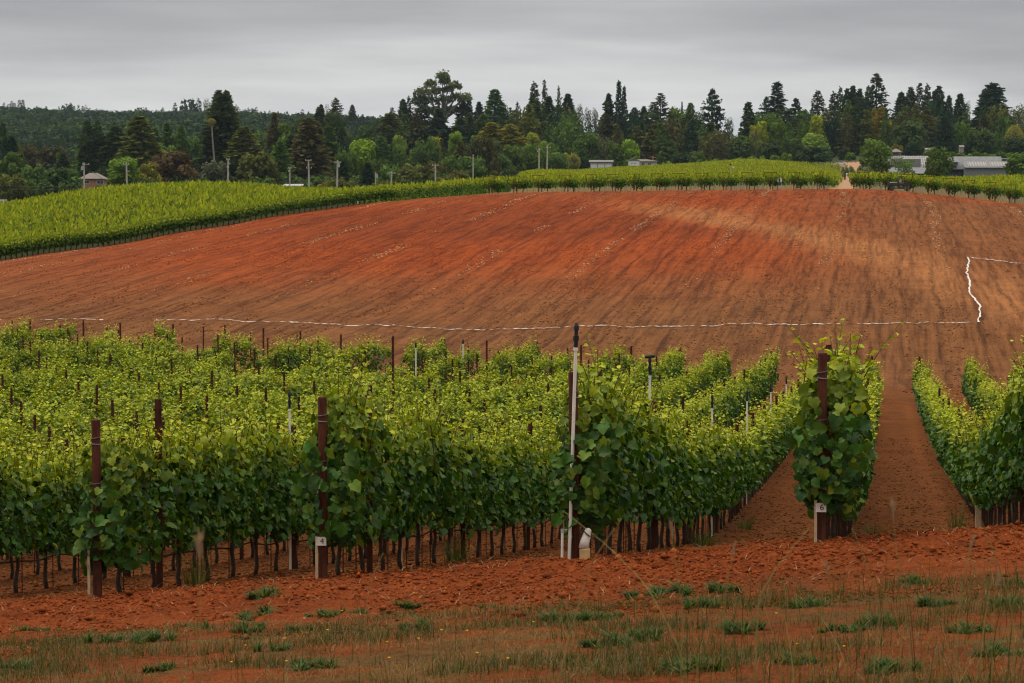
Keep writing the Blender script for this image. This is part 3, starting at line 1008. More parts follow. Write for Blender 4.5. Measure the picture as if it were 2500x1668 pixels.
n = 42000
y = 25.5 + 60 * rng.random(n) ** 1.3; x = (rng.random(n) - 0.5) * 0.46 * y
r = 0.012 + 0.03 * rng.random(n) ** 3
c, _ = zone(x, y); c = c * (0.5 + 0.75 * rng.random((n, 1)))
clod_object('soil_crumbs', x, y, r, c, 'small brown clods strewn between the vine rows', 2)

# field: dark lumps everywhere, pale stony rubble along every fourth pass
n = 120000
y = 122 + 182 * rng.random(n) ** 1.0; x = (rng.random(n) - 0.5) * 0.48 * y
u = 1250 + FP * x / y
k = (y < edge_d(u) - 0.5)
x, y = x[k], y[k]
cc = x * 0.988 - y * 0.1524
rl = ((cc + 0.8 * (fbm(y * 0.07, 0 * y, 2, 72) - 0.5)) / 2.33) % 1.0
rut = np.exp(-((rl - 0.5) / 0.055) ** 2) * sstep(1150, 1700, 1250 + FP * x / y)
pick = (fbm(cc * 0.7, (y * 0.988 + x * 0.15) * 0.05, 3, 61) > 0.42 + 0.3 * rng.random(len(x))) | (rng.random(len(x)) < rut)
x, y = x[pick], y[pick]; n = len(x)
r = 0.025 + 0.055 * rng.random(n) ** 2.5
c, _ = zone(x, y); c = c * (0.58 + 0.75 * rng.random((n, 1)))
clod_object('field_clods', x, y, r, c, 'dark clods turned up across the tilled red hill', 3)

n = 80000
y = 165 + 140 * rng.random(n); x = (rng.random(n) - 0.5) * 0.48 * y
u = 1250 + FP * x / y
cc = x * 0.988 - y * 0.1524
wob = 0.9 * (fbm(y * 0.05, cc * 0.0 + 3, 2, 71) - 0.5)
ph = ((cc + wob) / 9.2) % 1.0
gap = fbm(y * 0.11, np.floor((cc + wob) / 9.2) * 3.7, 2, 73)
k = (y < edge_d(u) - 0.5) & (np.abs(ph - 0.5) < 0.055 * (0.35 + rng.random(n))) & (gap > 0.40 + 0.2 * rng.random(n)) & (rng.random(n) < sstep(160, 215, y) * 0.9 + 0.1)
x, y = x[k], y[k]; n = len(x)
r = 0.045 + 0.075 * rng.random(n) ** 2
c = np.array((0.46, 0.27, 0.15))[None] * (0.5 + 0.8 * rng.random((n, 1)))
clod_object('field_rubble', x, y, r, c, 'pale stony crumbs in broken lines up the tilled hill', 4)
# ------------------------------------------------------------------ near vine rows
X23 = {3: -4.17, 4: -1.95, 5: 0.645, 6: 2.97}
YST = {3: 23.6, 4: 23.6, 5: 22.7, 6: 22.65}
for k in range(-13, 3): X23[k] = X23[3] - 2.33 * (3 - k); YST[k] = 24.0
for k in range(7, 11): X23[k] = X23[6] + 2.33 * (k - 6); YST[k] = 22.2
YEND = {k: 116.5 + 0.5 * ((k * 7) % 5) + (3 if k < -6 else 0) for k in X23}


def row_x(k, y): return X23[k] + ROWDIR * (y - 23.0)


ROWNAME = {6: 'row that begins at the 6 plate', 5: 'row behind the tall white sprinkler pipe', 4: 'row that begins at the 4 plate',
           3: 'row behind the leftmost end post', 7: 'row along the right side of the bare lane', 8: 'second row right of the bare lane',
           9: 'third row right of the bare lane', 10: 'outermost row on the right', 2: 'next row left of the leftmost end post'}
for k in range(-13, 2): ROWNAME[k] = 'rows behind on the left slope'
ROT = math.atan2(-ROWDIR, 1.0)     # rotation that lays local y along the row

# --- prototypes
NVAR = 9
VAR = []
for i in range(NVAR):
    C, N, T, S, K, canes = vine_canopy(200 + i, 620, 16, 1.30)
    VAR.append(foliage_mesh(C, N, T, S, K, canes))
ENDV = {}
for k, (sd, top, ns) in {6: (320, 1.78, 26), 5: (331, 1.84, 24), 4: (342, 1.80, 20), 3: (353, 1.74, 18)}.items():
    C, N, T, S, K, canes = vine_canopy(sd, 980, ns, 1.45, top=top, bottom=0.31, wid=0.212, end=True, big=0.094, bare={3: 0.45, 4: 0.8, 5: 0.8, 6: 0.84}[k])
    ENDV[k] = foliage_mesh(C, N, T, S, K, canes)

TRUNKS = []
for i in range(5):
    r_ = np.random.default_rng(40 + i)
    mb = MB()
    p = [(0, 0, -0.05), (r_.normal(0, .02), r_.normal(0, .025), 0.12), (r_.normal(0, .02), r_.normal(0, .035), 0.32), (r_.normal(0, .015), r_.normal(0, .03), 0.52), (0, 0, 0.66)]
    mb.tube(p, [0.030, 0.026, 0.022, 0.024, 0.034], 7)
    for sgn in (-1, 1):
        mb.tube([(0, 0, 0.64), (0, sgn * 0.2, 0.73), (0, sgn * 0.5, 0.75)], [0.026, 0.018, 0.012], 6)
    TRUNKS.append(mb.mesh('trunk', M['bark'], smooth=True))
mb = MB(); mb.tube([(0, 0, -0.1), (0, 0, 1.1)], 0.0065, 6)
STAKE = mb.mesh('stake', M['rust'])

allv = []
for k in X23:
    y = YST[k] + 0.72
    j = 0
    while y < YEND[k]:
        u = 1250 + FP * row_x(k, y) / y
        if -170 < u < 2680:
            allv.append((y, k, j))
        y += 1.04; j += 1
allv.sort()
NEAR_N = 190
vr = random.Random(5)
for (y, k, j) in allv[:NEAR_N]:
    x = row_x(k, y); z = gz(x, y)
    if j == 0 and k in ENDV:
        lab = {6: 'bushy grapevine wrapped round the end post with the 6 plate', 5: 'tall bushy grapevine beside the long white sprinkler pipe',
               4: 'leafy grapevine at the post with the 4 plate', 3: 'leafy grapevine at the leftmost end post with pale stake'}[k]
        fol = ENDV[k]
        rz = ROT; grp = 'grapevines in the near rows'
    else:
        fol = VAR[vr.randrange(NVAR)]
        rz = ROT + (math.pi if vr.random() < 0.5 else 0)
        lab = 'leafy grapevine in the ' + ROWNAME[k]; grp = 'grapevines in the near rows'
    e = empty('grapevine', (x, y, z), rz, lab, 'grapevine', grp)
    sc = 0.88 + 0.20 * vr.random()
    f = link('foliage', fol, e, (0.10 if (j == 0 and k in ENDV) else 0.0, 0, 0)); f.scale = (0.94 + 0.16 * vr.random(), 1.0, sc)
    t = link('trunk', TRUNKS[vr.randrange(5)], e); t.rotation_euler = (0, 0, math.pi * vr.randrange(2)); t.scale = (1, 1, 0.9 + 0.2 * vr.random())
    s = link('stake', STAKE, e, (0.05, 0.06 * vr.choice((-1, 1)), 0))

# --- the rest of the near block as one mass
protoC = []
for i in range(7):
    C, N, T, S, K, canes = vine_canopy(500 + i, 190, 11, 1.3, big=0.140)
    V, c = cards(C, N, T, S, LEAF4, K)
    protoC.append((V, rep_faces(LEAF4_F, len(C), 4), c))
tm = MB(); tm.tube([(0, 0, -0.05), (0.01, 0.02, 0.3), (0, 0, 0.7)], [0.035, 0.028, 0.03], 5, cap=False)
tV = np.array(tm.v); tF = np.array([f for f in tm.f])
Vs, Fs, Cs, TV, TF = [], [], [], [], []
b = tb = 0
ca, sa = math.cos(ROT), math.sin(ROT)
for (y, k, j) in allv[NEAR_N:]:
    x = row_x(k, y); z = gz(x, y)
    if y > 97 and vr.random() < 0.26: continue      # missing and weak vines toward the field
    V, F, c = protoC[vr.randrange(7)]
    sg = vr.choice((-1, 1))
    vx, vy = V[:, 0] * sg * (0.95 + 0.2 * vr.random()), V[:, 1] * sg
    weak = 1.0 if y < 97 else vr.choice((0.7, 0.95, 1.1, 1.2))
    if k < 1 and y > 92: weak = (0.6 if fbm(np.array([k * 3.1]), np.array([y * 0.12]), 2, 88)[0] < 0.46 else 1.12)
    W = np.stack([vx * ca - vy * sa + x, vx * sa + vy * ca + y, V[:, 2] * (0.80 + 0.26 * vr.random()) * weak + z], 1)
    Vs.append(W); Fs.append(F + b); Cs.append(c * (0.9 + 0.2 * vr.random())); b += len(W)
    TV.append(tV + np.array((x, y, z))); TF.append(tF + tb); tb += len(tV)
me = np_mesh('grapevine_rows', np.concatenate(Vs), tris=np.concatenate(Fs), col=np.concatenate(Cs), mats=[M['vine_leaf']])
rest = tag(link('grapevine_rows', me), 'farther grapevine rows of the near block running down to the field', 'grapevines', kind='stuff')
me = np_mesh('trunk', np.concatenate(TV), quads=np.concatenate(TF), mats=[M['bark']])
tag(link('trunk', me, rest), kind='stuff')

# ------------------------------------------------------------------ posts
def end_post_mesh():
    mb = MB()
    mb.tube([(0, 0, -0.2), (0, 0, 1.79), (0, 0, 1.80)], [0.044, 0.044, 0.040], 14)
    return mb.mesh('post', M['rust'], smooth=False)


def ring(mb, z, r, th=0.006, n=16, tilt=0.0):
    mb.tube([(r * math.cos(a), r * math.sin(a), z + tilt * math.cos(a)) for a in np.linspace(0, 2 * math.pi, n + 1)], th, 5, cap=False)


EPM = end_post_mesh()
EPL = {6: 'round rusty steel end post carrying the white 6 plate', 5: 'round rusty steel end post beside the tall white sprinkler pipe',
       4: 'round rusty steel end post carrying the white 4 plate', 3: 'leftmost round rusty steel end post with a pale stake'}
for k in (3, 4, 5, 6):
    x, y = row_x(k, YST[k]), YST[k]
    e = empty('end_post', (x, y, gzr(x, y) - 0.02), 0, EPL[k], 'post', 'rusty end posts of the near rows')
    p = link('post', EPM, e)
    if k == 5: p.rotation_euler = (0, R(-0.8), 0)
    for z, t in ((1.62, 0.008), (1.56, -0.004), (1.17, 0.006)):
        mb = MB(); ring(mb, z, 0.047, tilt=t); mb.obj('wire_loop', M['wire'], e)

# line posts: notched steel T posts
mb = MB()
mb.box((0, 0, 0.93), (0.055, 0.006, 2.16)); mb.box((0, 0.018, 0.93), (0.008, 0.03, 2.16))
for z in np.arange(0.5, 2.0, 0.1): mb.box((0.031, -0.004, z), (0.012, 0.012, 0.03)); mb.box((-0.031, -0.004, z), (0.012, 0.012, 0.03))
mb.tube([(-0.11, 0, 1.62), (0.11, 0, 1.62)], 0.006, 5)
mb.tube([(-0.08, 0, 1.28), (0.08, 0, 1.28)], 0.006, 5)
LPM = mb.mesh('line_post', M['rust'])
nlp = 0
for k in X23:
    y = YST[k] + (2.15 if k != 5 else 2.0)
    first = True
    while y < YEND[k] + 1:
        x = row_x(k, y); u = 1250 + FP * x / y
        if -60 < u < 2560 and not (k > 6 and y > 80 and int(y) % 3 == 0):
            o = link('line_post', LPM, None, (x, y, gz(x, y))); o.rotation_euler = (R(vr.gauss(0, 0.6)), R(vr.gauss(0, 0.8)), ROT)
            o.scale = (1.15, 1.15, 0.92 + 0.12 * vr.random())
            if k == 3 and first: o.location = (-3.67, 25.0, gz(-3.67, 25.0)); o.scale = (1.25, 2.6, 1.0)
            first = False
            tag(o, 'rusty line post in the ' + ROWNAME[k], 'post', 'rusty line posts in the vine rows')
            nlp += 1
        y += 5.75
    # far end post of the row
    y = YEND[k] + 0.6; x = row_x(k, y); u = 1250 + FP * x / y
    if 0 < u < 2500:
        o = link('line_post', LPM, None, (x, y, gz(x, y))); o.rotation_euler = (0, 0, ROT); o.scale = (1.5, 1.5, 1.0)
        tag(o, 'rusty post at the far end, ' + ROWNAME[k], 'post', 'rusty line posts in the vine rows')

# ------------------------------------------------------------------ number plates, stakes and pipes at the row ends
def text_mesh(name, s, size, mat):
    cu = bpy.data.curves.new(name, 'FONT'); cu.body = s; cu.size = size; cu.align_x = 'CENTER'; cu.align_y = 'CENTER'; cu.extrude = 0.001
    o = bpy.data.objects.new(name, cu); COL.objects.link(o)
    dg = bpy.context.evaluated_depsgraph_get()
    me = bpy.data.meshes.new_from_object(o.evaluated_get(dg))
    bpy.data.objects.remove(o); bpy.data.curves.remove(cu)
    me.name = name; me.materials.clear(); me.materials.append(mat)
    return me


def plate(k, s, z):
    x, y = row_x(k, YST[k]) - 0.012, YST[k] - 0.062
    e = empty('number_plate', (x, y, gzr(x, y) - 0.02 + z), R(-4), {'6': 'white number plate on the rightmost rusty end post', '4': 'white number plate on the end post left of the tall sprinkler pipe'}[s], 'sign')
    mb = MB()
    n = 8; w, h, r = 0.098, 0.086, 0.022
    poly = []
    for cx, cz, a0 in ((w / 2 - r, h / 2 - r, 0), (-w / 2 + r, h / 2 - r, 90), (-w / 2 + 0.004, -h / 2 + 0.004, 180), (w / 2 - 0.004, -h / 2 + 0.004, 270)):
        rr = r if cz > 0 else 0.004
        poly += [(cx + rr * math.cos(R(a0 + i * 22.5)), cz + rr * math.sin(R(a0 + i * 22.5))) for i in range(5)]
    mb.prism(poly, 'y', -0.003, 0.003)
    mb.obj('board', M['plate'], e)
    t = link('numeral', text_mesh('numeral', s, 0.082, M['ink']), e, (0.008, -0.0045, 0.0)); t.rotation_euler = (R(90), 0, 0)
    mb = MB(); mb.tube([(-0.05, -0.001, -0.04), (-0.055, 0.1, -0.038)], 0.002, 4); mb.tube([(0.05, -0.001, -0.04), (0.055, 0.1, -0.038)], 0.002, 4)
    mb.obj('tie_wire', M['wire'], e)


plate(6, '6', 0.345)
plate(4, '4', 0.385)

def stake(k, dx, dy, h, label, mat='stake_wood', w=0.024, lean=0.0):
    x, y = row_x(k, YST[k]) + dx, YST[k] + dy
    mb = MB(); mb.box((0, 0, h / 2 - 0.08), (w, w * 0.8, h + 0.16), bev=0.003)
    o = mb.obj('wooden_stake', M[mat], None, (x, y, gzr(x, y))); o.rotation_euler = (R(-1), R(lean), R(15))
    tag(o, label, 'stake')


stake(6, -0.060, -0.055, 0.40, 'pale wooden stake against the rightmost end post')
stake(4, -0.058, -0.050, 0.40, 'pale wooden stake against the second end post from the left')
stake(3, -0.075, -0.055, 0.46, 'pale wooden stake against the leftmost end post')
for k, yy, h, lab in ((3, 24.9, 0.42, 'brown wooden stake just right of the leftmost end post'), (4, 28.4, 0.42, 'tan wooden stake under the vines of the row with the 4 plate'),
                      (7, 38.5, 0.55, 'tan wooden stake under the first visible vines right of the bare lane')):
    x = row_x(k, yy) - (0.2 if k != 7 else 0.22); mb = MB(); mb.box((0, 0, h / 2 - 0.05), (0.05 if k != 7 else 0.09, 0.03, h + 0.1), bev=0.004)
    tag(mb.obj('wooden_stake', M['brown_wood'] if k == 3 else M['stake_wood'], None, (x, yy, gz(x, yy))), lab, 'stake')


def sprinkler(k, y, top, label, dx=0.0, lean=0.0, dy=0.0, r=0.013, knob=False):
    x = row_x(k, y) + dx; y = y + dy
    e = empty('sprinkler_riser', (x, y, gz(x, y)), 0, label, 'sprinkler', 'white sprinkler risers in the vine rows')
    ph = top - 0.23
    L = R(lean)
    def q(h): return (math.sin(L) * h, 0, h)
    mb = MB(); mb.tube([q(-0.1), q(ph * 0.5), q(ph)], r, 10)
    mb.tube([q(ph - 0.03), q(ph)], r * 1.35, 10); mb.tube([q(ph * .45), q(ph * .45 + .05)], r * 1.25, 10)
    mb.obj('pipe', M['pvc'], e, smooth=False)
    mb = MB()
    mb.tube([q(ph), q(ph + 0.06), q(ph + 0.061), q(ph + 0.11), q(ph + 0.112), q(ph + 0.16), q(ph + 0.161), q(ph + 0.2), q(ph + 0.23)],
            [r * 1.25, r * 1.25, r * 1.7, r * 1.7, r * 1.1, r * 1.1, r * 1.6, r * 1.5, r * 0.8], 10)
    if knob: mb.tube([(math.sin(L) * top - 0.06, 0, top), (math.sin(L) * top + 0.06, 0, top + 0.01)], 0.022, 8)
    mb.obj('sprinkler_head', M['black'], e)


sprinkler(5, YST[5], 2.30, 'tall leaning white sprinkler riser with black head at the front end post', dx=-0.062, lean=1.7, dy=-0.07, r=0.0165)
SPR = [(5, 29.9, 'second'), (5, 40.8, 'third'), (5, 51.2, 'fourth'), (5, 62.0, 'fifth'), (5, 71.8, 'sixth')]
for k, y, w in SPR:
    sprinkler(k, y, 2.42, w + ' white sprinkler riser along the row that starts at the tallest one', r=0.014 + 0.00012 * (y - 25), knob=(y < 35))
sprinkler(3, 31.3, 2.34, 'white sprinkler riser among the yellow shoots above the leftmost end post row', r=0.014)
sprinkler(-2, 99.8, 2.5, 'distant white sprinkler riser beside a rusty post before the field', r=0.03)
sprinkler(-2, 111.0, 2.3, 'farthest white sprinkler riser rising just below the white lime line', r=0.028)

# short twin pipe and sleeve at the foot of row five
x, y = row_x(5, YST[5]) - 0.125, YST[5] - 0.075
e = empty('pipe_stub', (x, y, gz(x, y)), 0, 'short white pipe stub left of the tall sprinkler pipe', 'pipe')
mb = MB(); mb.tube([(-0.004, 0, -0.1), (0.0, 0, 0.335)], 0.0125, 10); mb.obj('pipe', M['pvc'], e)
mb = MB(); mb.tube([(0, 0, 0.33), (0, 0, 0.362)], 0.016, 10); mb.tube([(0, 0, 0.352), (0.045, 0, 0.352)], 0.007, 8); mb.obj('coupling', M['grey_metal'], e)
x, y = row_x(5, YST[5]) + 0.075, YST[5] - 0.10
e = empty('valve_sleeve', (x, y, gzr(x, y) + 0.02), 0, 'buff sleeve with a leaning white bottle shaped valve cover at the post foot', 'valve')
mb = MB(); mb.tube([(0.012, 0, -0.06), (0.012, 0, 0.075), (0.012, 0, 0.085)], [0.052, 0.052, 0.046], 14); mb.obj('sleeve', M['clay'], e)
mb = MB(); mb.tube([(0.0, 0, 0.085), (0.012, 0, 0.15), (0.03, 0, 0.205), (0.036, 0, 0.235), (0.046, 0, 0.262), (0.05, 0, 0.275)], [0.047, 0.044, 0.038, 0.033, 0.030, 0.012], 12)
mb.obj('cover', M['plate'], e, smooth=True)
mb = MB(); mb.tube([(0.0, -0.03, 0.252), (0.03, -0.041, 0.225), (0.062, -0.036, 0.2)], 0.006, 6); mb.tube([(0.02, 0, 0.26), (0.05, 0, 0.29), (0.115, 0, 0.288)], 0.004, 5)
mb.obj('strap', M['black'], e)

# drip hoses
for k, y0, y1, lab in ((3, 23.7, 50, 'black drip hose sagging along the row behind the leftmost end post'), (2, 25, 52, 'black drip hose along the row left of the leftmost end post'),
                       (4, 23.7, 50, 'black drip hose along the row with the 4 plate'), (7, 28, 60, 'black drip hose along the row right of the bare lane')):
    mb = MB(); ys_ = np.arange(y0, y1, 0.26)
    mb.tube([(row_x(k, t) - 0.03, t, gz(row_x(k, t), t) + 0.40 - 0.035 * abs(math.sin(t * 1.5)) + 0.012 * math.sin(t * 4.1)) for t in ys_], 0.010, 6)
    tag(mb.obj('drip_hose', M['black'], smooth=True), lab, 'hose')

# ------------------------------------------------------------------ white lime line laid on the tilled hill
def lime(pts, wd, seed, skip=0.0):
    rng = np.random.default_rng(seed)
    P = []
    for (u0, v0, D0), (u1, v1, D1) in zip(pts[:-1], pts[1:]):
        a = np.array((xu(u0, D0, v0), D0)); b_ = np.array((xu(u1, D1, v1), D1))
        m = max(2, int(np.linalg.norm(b_ - a) / 0.16))
        for t in np.linspace(0, 1, m, endpoint=False): P.append(a + (b_ - a) * t)
    P = np.array(P)
    s = np.arange(len(P)) * 0.16
    d = np.gradient(P, axis=0); d /= np.linalg.norm(d, axis=1, keepdims=True)
    nn = np.stack([-d[:, 1], d[:, 0]], 1)
    off = 0.8 * (fbm(s * 0.12, 0 * s, 2, seed) - 0.5) + (0.16 if seed == 7 else 0.30) * (fbm(s * 1.3, 0 * s, 2, seed + 4) - 0.5)
    w = wd * (0.6 + 1.0 * fbm(s * 0.9, 0 * s, 2, seed + 9)) * (0.6 + 0.8 * rng.random(len(P)))
    L = P + nn * (off + w)[:, None]; Rr = P + nn * (off - w)[:, None]
    zl = ground(L[:, 0], L[:, 1]) + relief(L[:, 0], L[:, 1]) + 0.07 + 0.03 * rng.random(len(P)); zr = ground(Rr[:, 0], Rr[:, 1]) + relief(Rr[:, 0], Rr[:, 1]) + 0.07 + 0.03 * rng.random(len(P))
    V = np.concatenate([np.c_[L, zl], np.c_[Rr, zr]])
    m = len(P)
    ii = np.arange(m - 1)
    if skip: ii = ii[fbm(s[:-1] * 0.35, 0 * s[:-1], 2, seed + 2) > skip]
    return V, np.stack([ii, ii + m, ii + m + 1, ii + 1], 1)


Vv, Ff = [], []
bb = 0
for pts, wd, sk, sd in (([(-60, 792, 150), (170, 784, 150), (380, 783, 150)], 0.050, 0.58, 3), ([(380, 783, 150), (745, 790, 150), (1117, 808, 150), (1277, 805, 150), (1436, 799, 150), (1862, 796, 150), (2128, 792, 150), (2385, 788, 150)], 0.052, 0.0, 5),
                    ([(2385, 788, 150), (2378, 740, 163), (2365, 690, 180), (2364, 650, 195)], 0.045, 0.0, 7), ([(2364, 650, 195), (2420, 658, 192), (2560, 672, 187)], 0.055, 0.42, 9)):
    V, F = lime(pts, wd, sd, sk); Vv.append(V); Ff.append(F + bb); bb += len(V)
tag(link('lime_line', np_mesh('lime_line', np.concatenate(Vv), quads=np.concatenate(Ff), mats=[M['chalk']])),
    'ragged white lime line marked across the foot of the tilled hill', 'marking line')

# ------------------------------------------------------------------ trellised vineyard beyond the field
def in_block(x, y):
    u = 1250 + FP * x / y
    B = edge_d(u)
    crest = np.where(u > 1862, 950.0, np.interp(u, CU, CR_D))
    lim = np.where(u < 1240, crest + 22, np.where(u < 2048, crest + 12, 432))
    ok = (y > B + 2.4) & ((y < lim) | ((u > 2085) & (u < 2182) & (y > 620) & (y < 860))) & (u > -260) & (u < 2760)
    ok &= ~((u > 1140) & (u < 1262) & (y > 420))
    ax = xu(2052, 320) + (y - 320) * (xu(2080, 950) - xu(2052, 320)) / 630.0
    ok &= ~(np.abs(x - ax) < 1.5 + (y - 300) * 0.0030)
    return ok


Cc, Nn, Tt, Ss, Kk = [], [], [], [], []
rng = np.random.default_rng(91)
RS = 2.73
c_lo, c_hi = -460, 120
ends = []
shoot_pts = []
left_row = []
for ri in range(int(c_lo / RS), int(c_hi / RS)):
    cpos = ri * RS
    sl = np.arange(150, 1150, 0.5)
    px = PL_N[0] * cpos + PL_D[0] * sl; py = PL_N[1] * cpos + PL_D[1] * sl
    ok = in_block(px, py) & (py > 100)
    if not ok.any(): continue
    i0 = np.argmax(ok)
    ends.append((px[i0], py[i0], cpos, sl[i0]))
    px, py = px[ok], py[ok]
    D = py
    q_ = np.repeat(np.arange(len(px)), 3)[rng.random(len(px) * 3) < np.repeat(np.where(D < 345, 0.8, np.where(D < 460, 0.5, 0.22)), 3)]
    shoot_pts.append((px[q_], py[q_]))
    per = np.where(D < 345, 11, np.where(D < 460, 6.0, 4.4))
    m = (per + rng.random(len(D))).astype(int)
    idx = np.repeat(np.arange(len(px)), m)
    n = len(idx)
    zb = ground(px, py)
    al = rng.random(n) * 0.5
    size = np.where(D[idx] < 345, 0.24, np.where(D[idx] < 460, 0.34, 0.42)) * (0.7 + 0.6 * rng.random(n))
    hh = rng.random(n) ** 0.75
    wv = 0.55 + 0.3 * vnoise(px[idx] * 0.6, py[idx] * 0.6, 7)
    across = (rng.random(n) - 0.5) * 2 * wv * (0.45 + 0.7 * hh)
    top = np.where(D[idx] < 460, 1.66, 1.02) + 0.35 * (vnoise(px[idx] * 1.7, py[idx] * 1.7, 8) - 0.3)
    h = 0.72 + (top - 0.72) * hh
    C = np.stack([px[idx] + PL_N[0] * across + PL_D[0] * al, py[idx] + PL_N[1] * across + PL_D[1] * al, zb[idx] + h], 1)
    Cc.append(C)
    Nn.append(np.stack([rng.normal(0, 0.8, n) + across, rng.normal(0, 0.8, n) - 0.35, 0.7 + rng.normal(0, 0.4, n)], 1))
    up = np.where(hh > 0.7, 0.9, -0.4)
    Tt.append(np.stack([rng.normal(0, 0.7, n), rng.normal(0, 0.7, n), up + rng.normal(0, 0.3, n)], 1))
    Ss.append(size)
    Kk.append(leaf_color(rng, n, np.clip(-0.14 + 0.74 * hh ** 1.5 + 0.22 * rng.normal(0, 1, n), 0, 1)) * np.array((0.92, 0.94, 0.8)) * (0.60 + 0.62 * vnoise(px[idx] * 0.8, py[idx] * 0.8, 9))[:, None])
# upright shoots standing out of the nearer canopies
Csh, Ksh = [], []
for (px, py) in shoot_pts:
    n = len(px)
    Csh.append(np.stack([px + rng.normal(0, 0.35, n), py + rng.normal(0, 0.35, n), ground(px, py) + 1.25 + 0.45 * rng.random(n)], 1))
    Ksh.append(leaf_color(rng, n, 0.45 + 0.5 * rng.random(n)) * np.array((1.0, 1.02, 0.85)))
Csh = np.concatenate(Csh); n = len(Csh)
Vs_, cs_ = cards(Csh, np.stack([rng.normal(0, 0.6, n), -np.ones(n), 0.2 + 0 * Csh[:, 0]], 1), np.stack([rng.normal(0, 0.3, n), rng.normal(0, 0.3, n), np.ones(n)], 1), 0.42 + 0.4 * rng.random(n), LEAF4 * np.array((0.42, 1, 1)), np.concatenate(Ksh))
C = np.concatenate(Cc)
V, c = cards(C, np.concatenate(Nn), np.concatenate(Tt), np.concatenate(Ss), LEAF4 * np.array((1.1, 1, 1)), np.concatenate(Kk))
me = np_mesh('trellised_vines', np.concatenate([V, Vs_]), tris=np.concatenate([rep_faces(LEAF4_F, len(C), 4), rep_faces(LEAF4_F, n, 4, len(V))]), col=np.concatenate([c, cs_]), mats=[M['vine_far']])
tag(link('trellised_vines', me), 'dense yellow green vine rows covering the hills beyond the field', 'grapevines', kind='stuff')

# vines standing along the field edge: each its own thing
PV = []
for i in range(5):
    r_ = np.random.default_rng(700 + i)
    n = 210
    zz = r_.random(n)
    y_ = (r_.random(n) - 0.5) * 2.0
    x_ = (r_.random(n) - 0.5) * 2 * (0.34 + 0.42 * zz)
    C = np.stack([x_, y_, 0.62 + 1.15 * zz + 0.14 * r_.normal(0, 1, n)], 1)
    N = np.stack([x_ * 1.5 + r_.normal(0, 0.6, n), r_.normal(0, 0.7, n) + y_ * 0.3, 0.5 + r_.normal(0, 0.4, n)], 1)
    T = np.stack([r_.normal(0, 0.6, n) + x_, r_.normal(0, 0.6, n), np.where(zz > 0.7, 0.8, -0.6)], 1)
    V, c = cards(C, N, T, 0.25 * (0.7 + 0.6 * r_.random(n)), LEAF4, leaf_color(r_, n, np.clip(-0.15 + 0.75 * zz ** 1.6, 0, 1)))
    PV.append(np_mesh('foliage', V, tris=rep_faces(LEAF4_F, n, 4), col=c, mats=[M['vine_far']]))
mb = MB(); mb.tube([(0, 0, -0.1), (0.03, 0.02, 0.4), (0, 0, 0.9)], [0.07, 0.055, 0.06], 6)
for s_ in (-1, 1): mb.tube([(0, 0, 0.85), (0.05 * s_, 0.5 * s_, 1.0), (0.1 * s_, 0.9 * s_, 1.02)], [0.05, 0.04, 0.02], 5)
ETR = mb.mesh('trunk', M['bark'])
mb = MB(); mb.tube([(0.08, 0.0, -0.1), (0.08, 0, 1.25)], 0.035, 6)
EST = mb.mesh('stake', M['pole'])
rzp = math.atan2(-PL_D[0], PL_D[1])


def edge_vine(x, y, lab, grp, sc=1.0, st=True):
    e = empty('grapevine', (x, y, gz(x, y)), rzp + R(vr.gauss(0, 4)), lab, 'grapevine', grp)
    f = link('foliage', PV[vr.randrange(5)], e); f.scale = (sc, sc, sc * (0.95 + 0.12 * vr.random()))
    link('trunk', ETR, e)
    if st: link('stake', EST, e)


# left edge: trunks in a line along the field
for i, t in enumerate(np.arange(0.0, 1.0, 1 / 76)):
    u = -40 + 1010 * t ** 1.0
    D = float(edge_d(u)) + 1.7 - 0.7 * (u > 560)
    edge_vine(xu(u, D), D, 'stout trellised vine in the front line along the left field edge', 'vines along the left field edge', 0.92, False)

# rows that end at the crest, with open steel trellis heads
def trellis_mesh():
    mb = MB()
    w0, w1, h0, h1 = 0.52, 0.72, 1.05, 2.12
    for s in (-1, 1): mb.tube([(s * w0, 0, h0), (s * w1, 0, h1)], 0.028, 6)
    mb.tube([(-w1 - 0.06, 0, h1), (w1 + 0.06, 0, h1)], 0.034, 6)
    mb.tube([(-w0, 0, h0), (w0, 0, h0)], 0.028, 6)
    return mb.mesh('arm_frame', M['rust'])


TAM = trellis_mesh()
mb = MB(); mb.tube([(0, 0, -0.2), (0, 0, 1.35)], 0.05, 7); TPM = mb.mesh('post', M['rust'])
mb = MB(); mb.tube([(-0.25, -0.1, -0.1), (-0.25, -0.1, 0.62)], 0.03, 6); mb.tube([(0.2, -0.12, -0.1), (0.2, -0.12, 0.7)], 0.03, 6); TSM = mb.mesh('stake', M['stake_wood'])
ends.sort()
for (x, y, cpos, s0) in ends:
    u = 1250 + FP * x / y
    if 1180 < u < 2520 and y < 325:
        side = 'left of the dirt avenue' if u < 2052 else 'right of the dirt avenue'
        e = empty('trellis_frame', (x, y - 0.3, gz(x, y - 0.3)), R(vr.gauss(0, 3)), 'open rusty trellis head at a crest row end ' + side, 'trellis', 'trellis frames along the field crest')
        link('arm_frame', TAM, e); link('post', TPM, e); link('stake', TSM, e)
        for q in (0.9, 2.6):
            xx, yy = x + PL_D[0] * q, y + PL_D[1] * q
            edge_vine(xx, yy, 'dark leafy vine at a crest row end ' + side, 'vines at the crest row ends', 1.0)

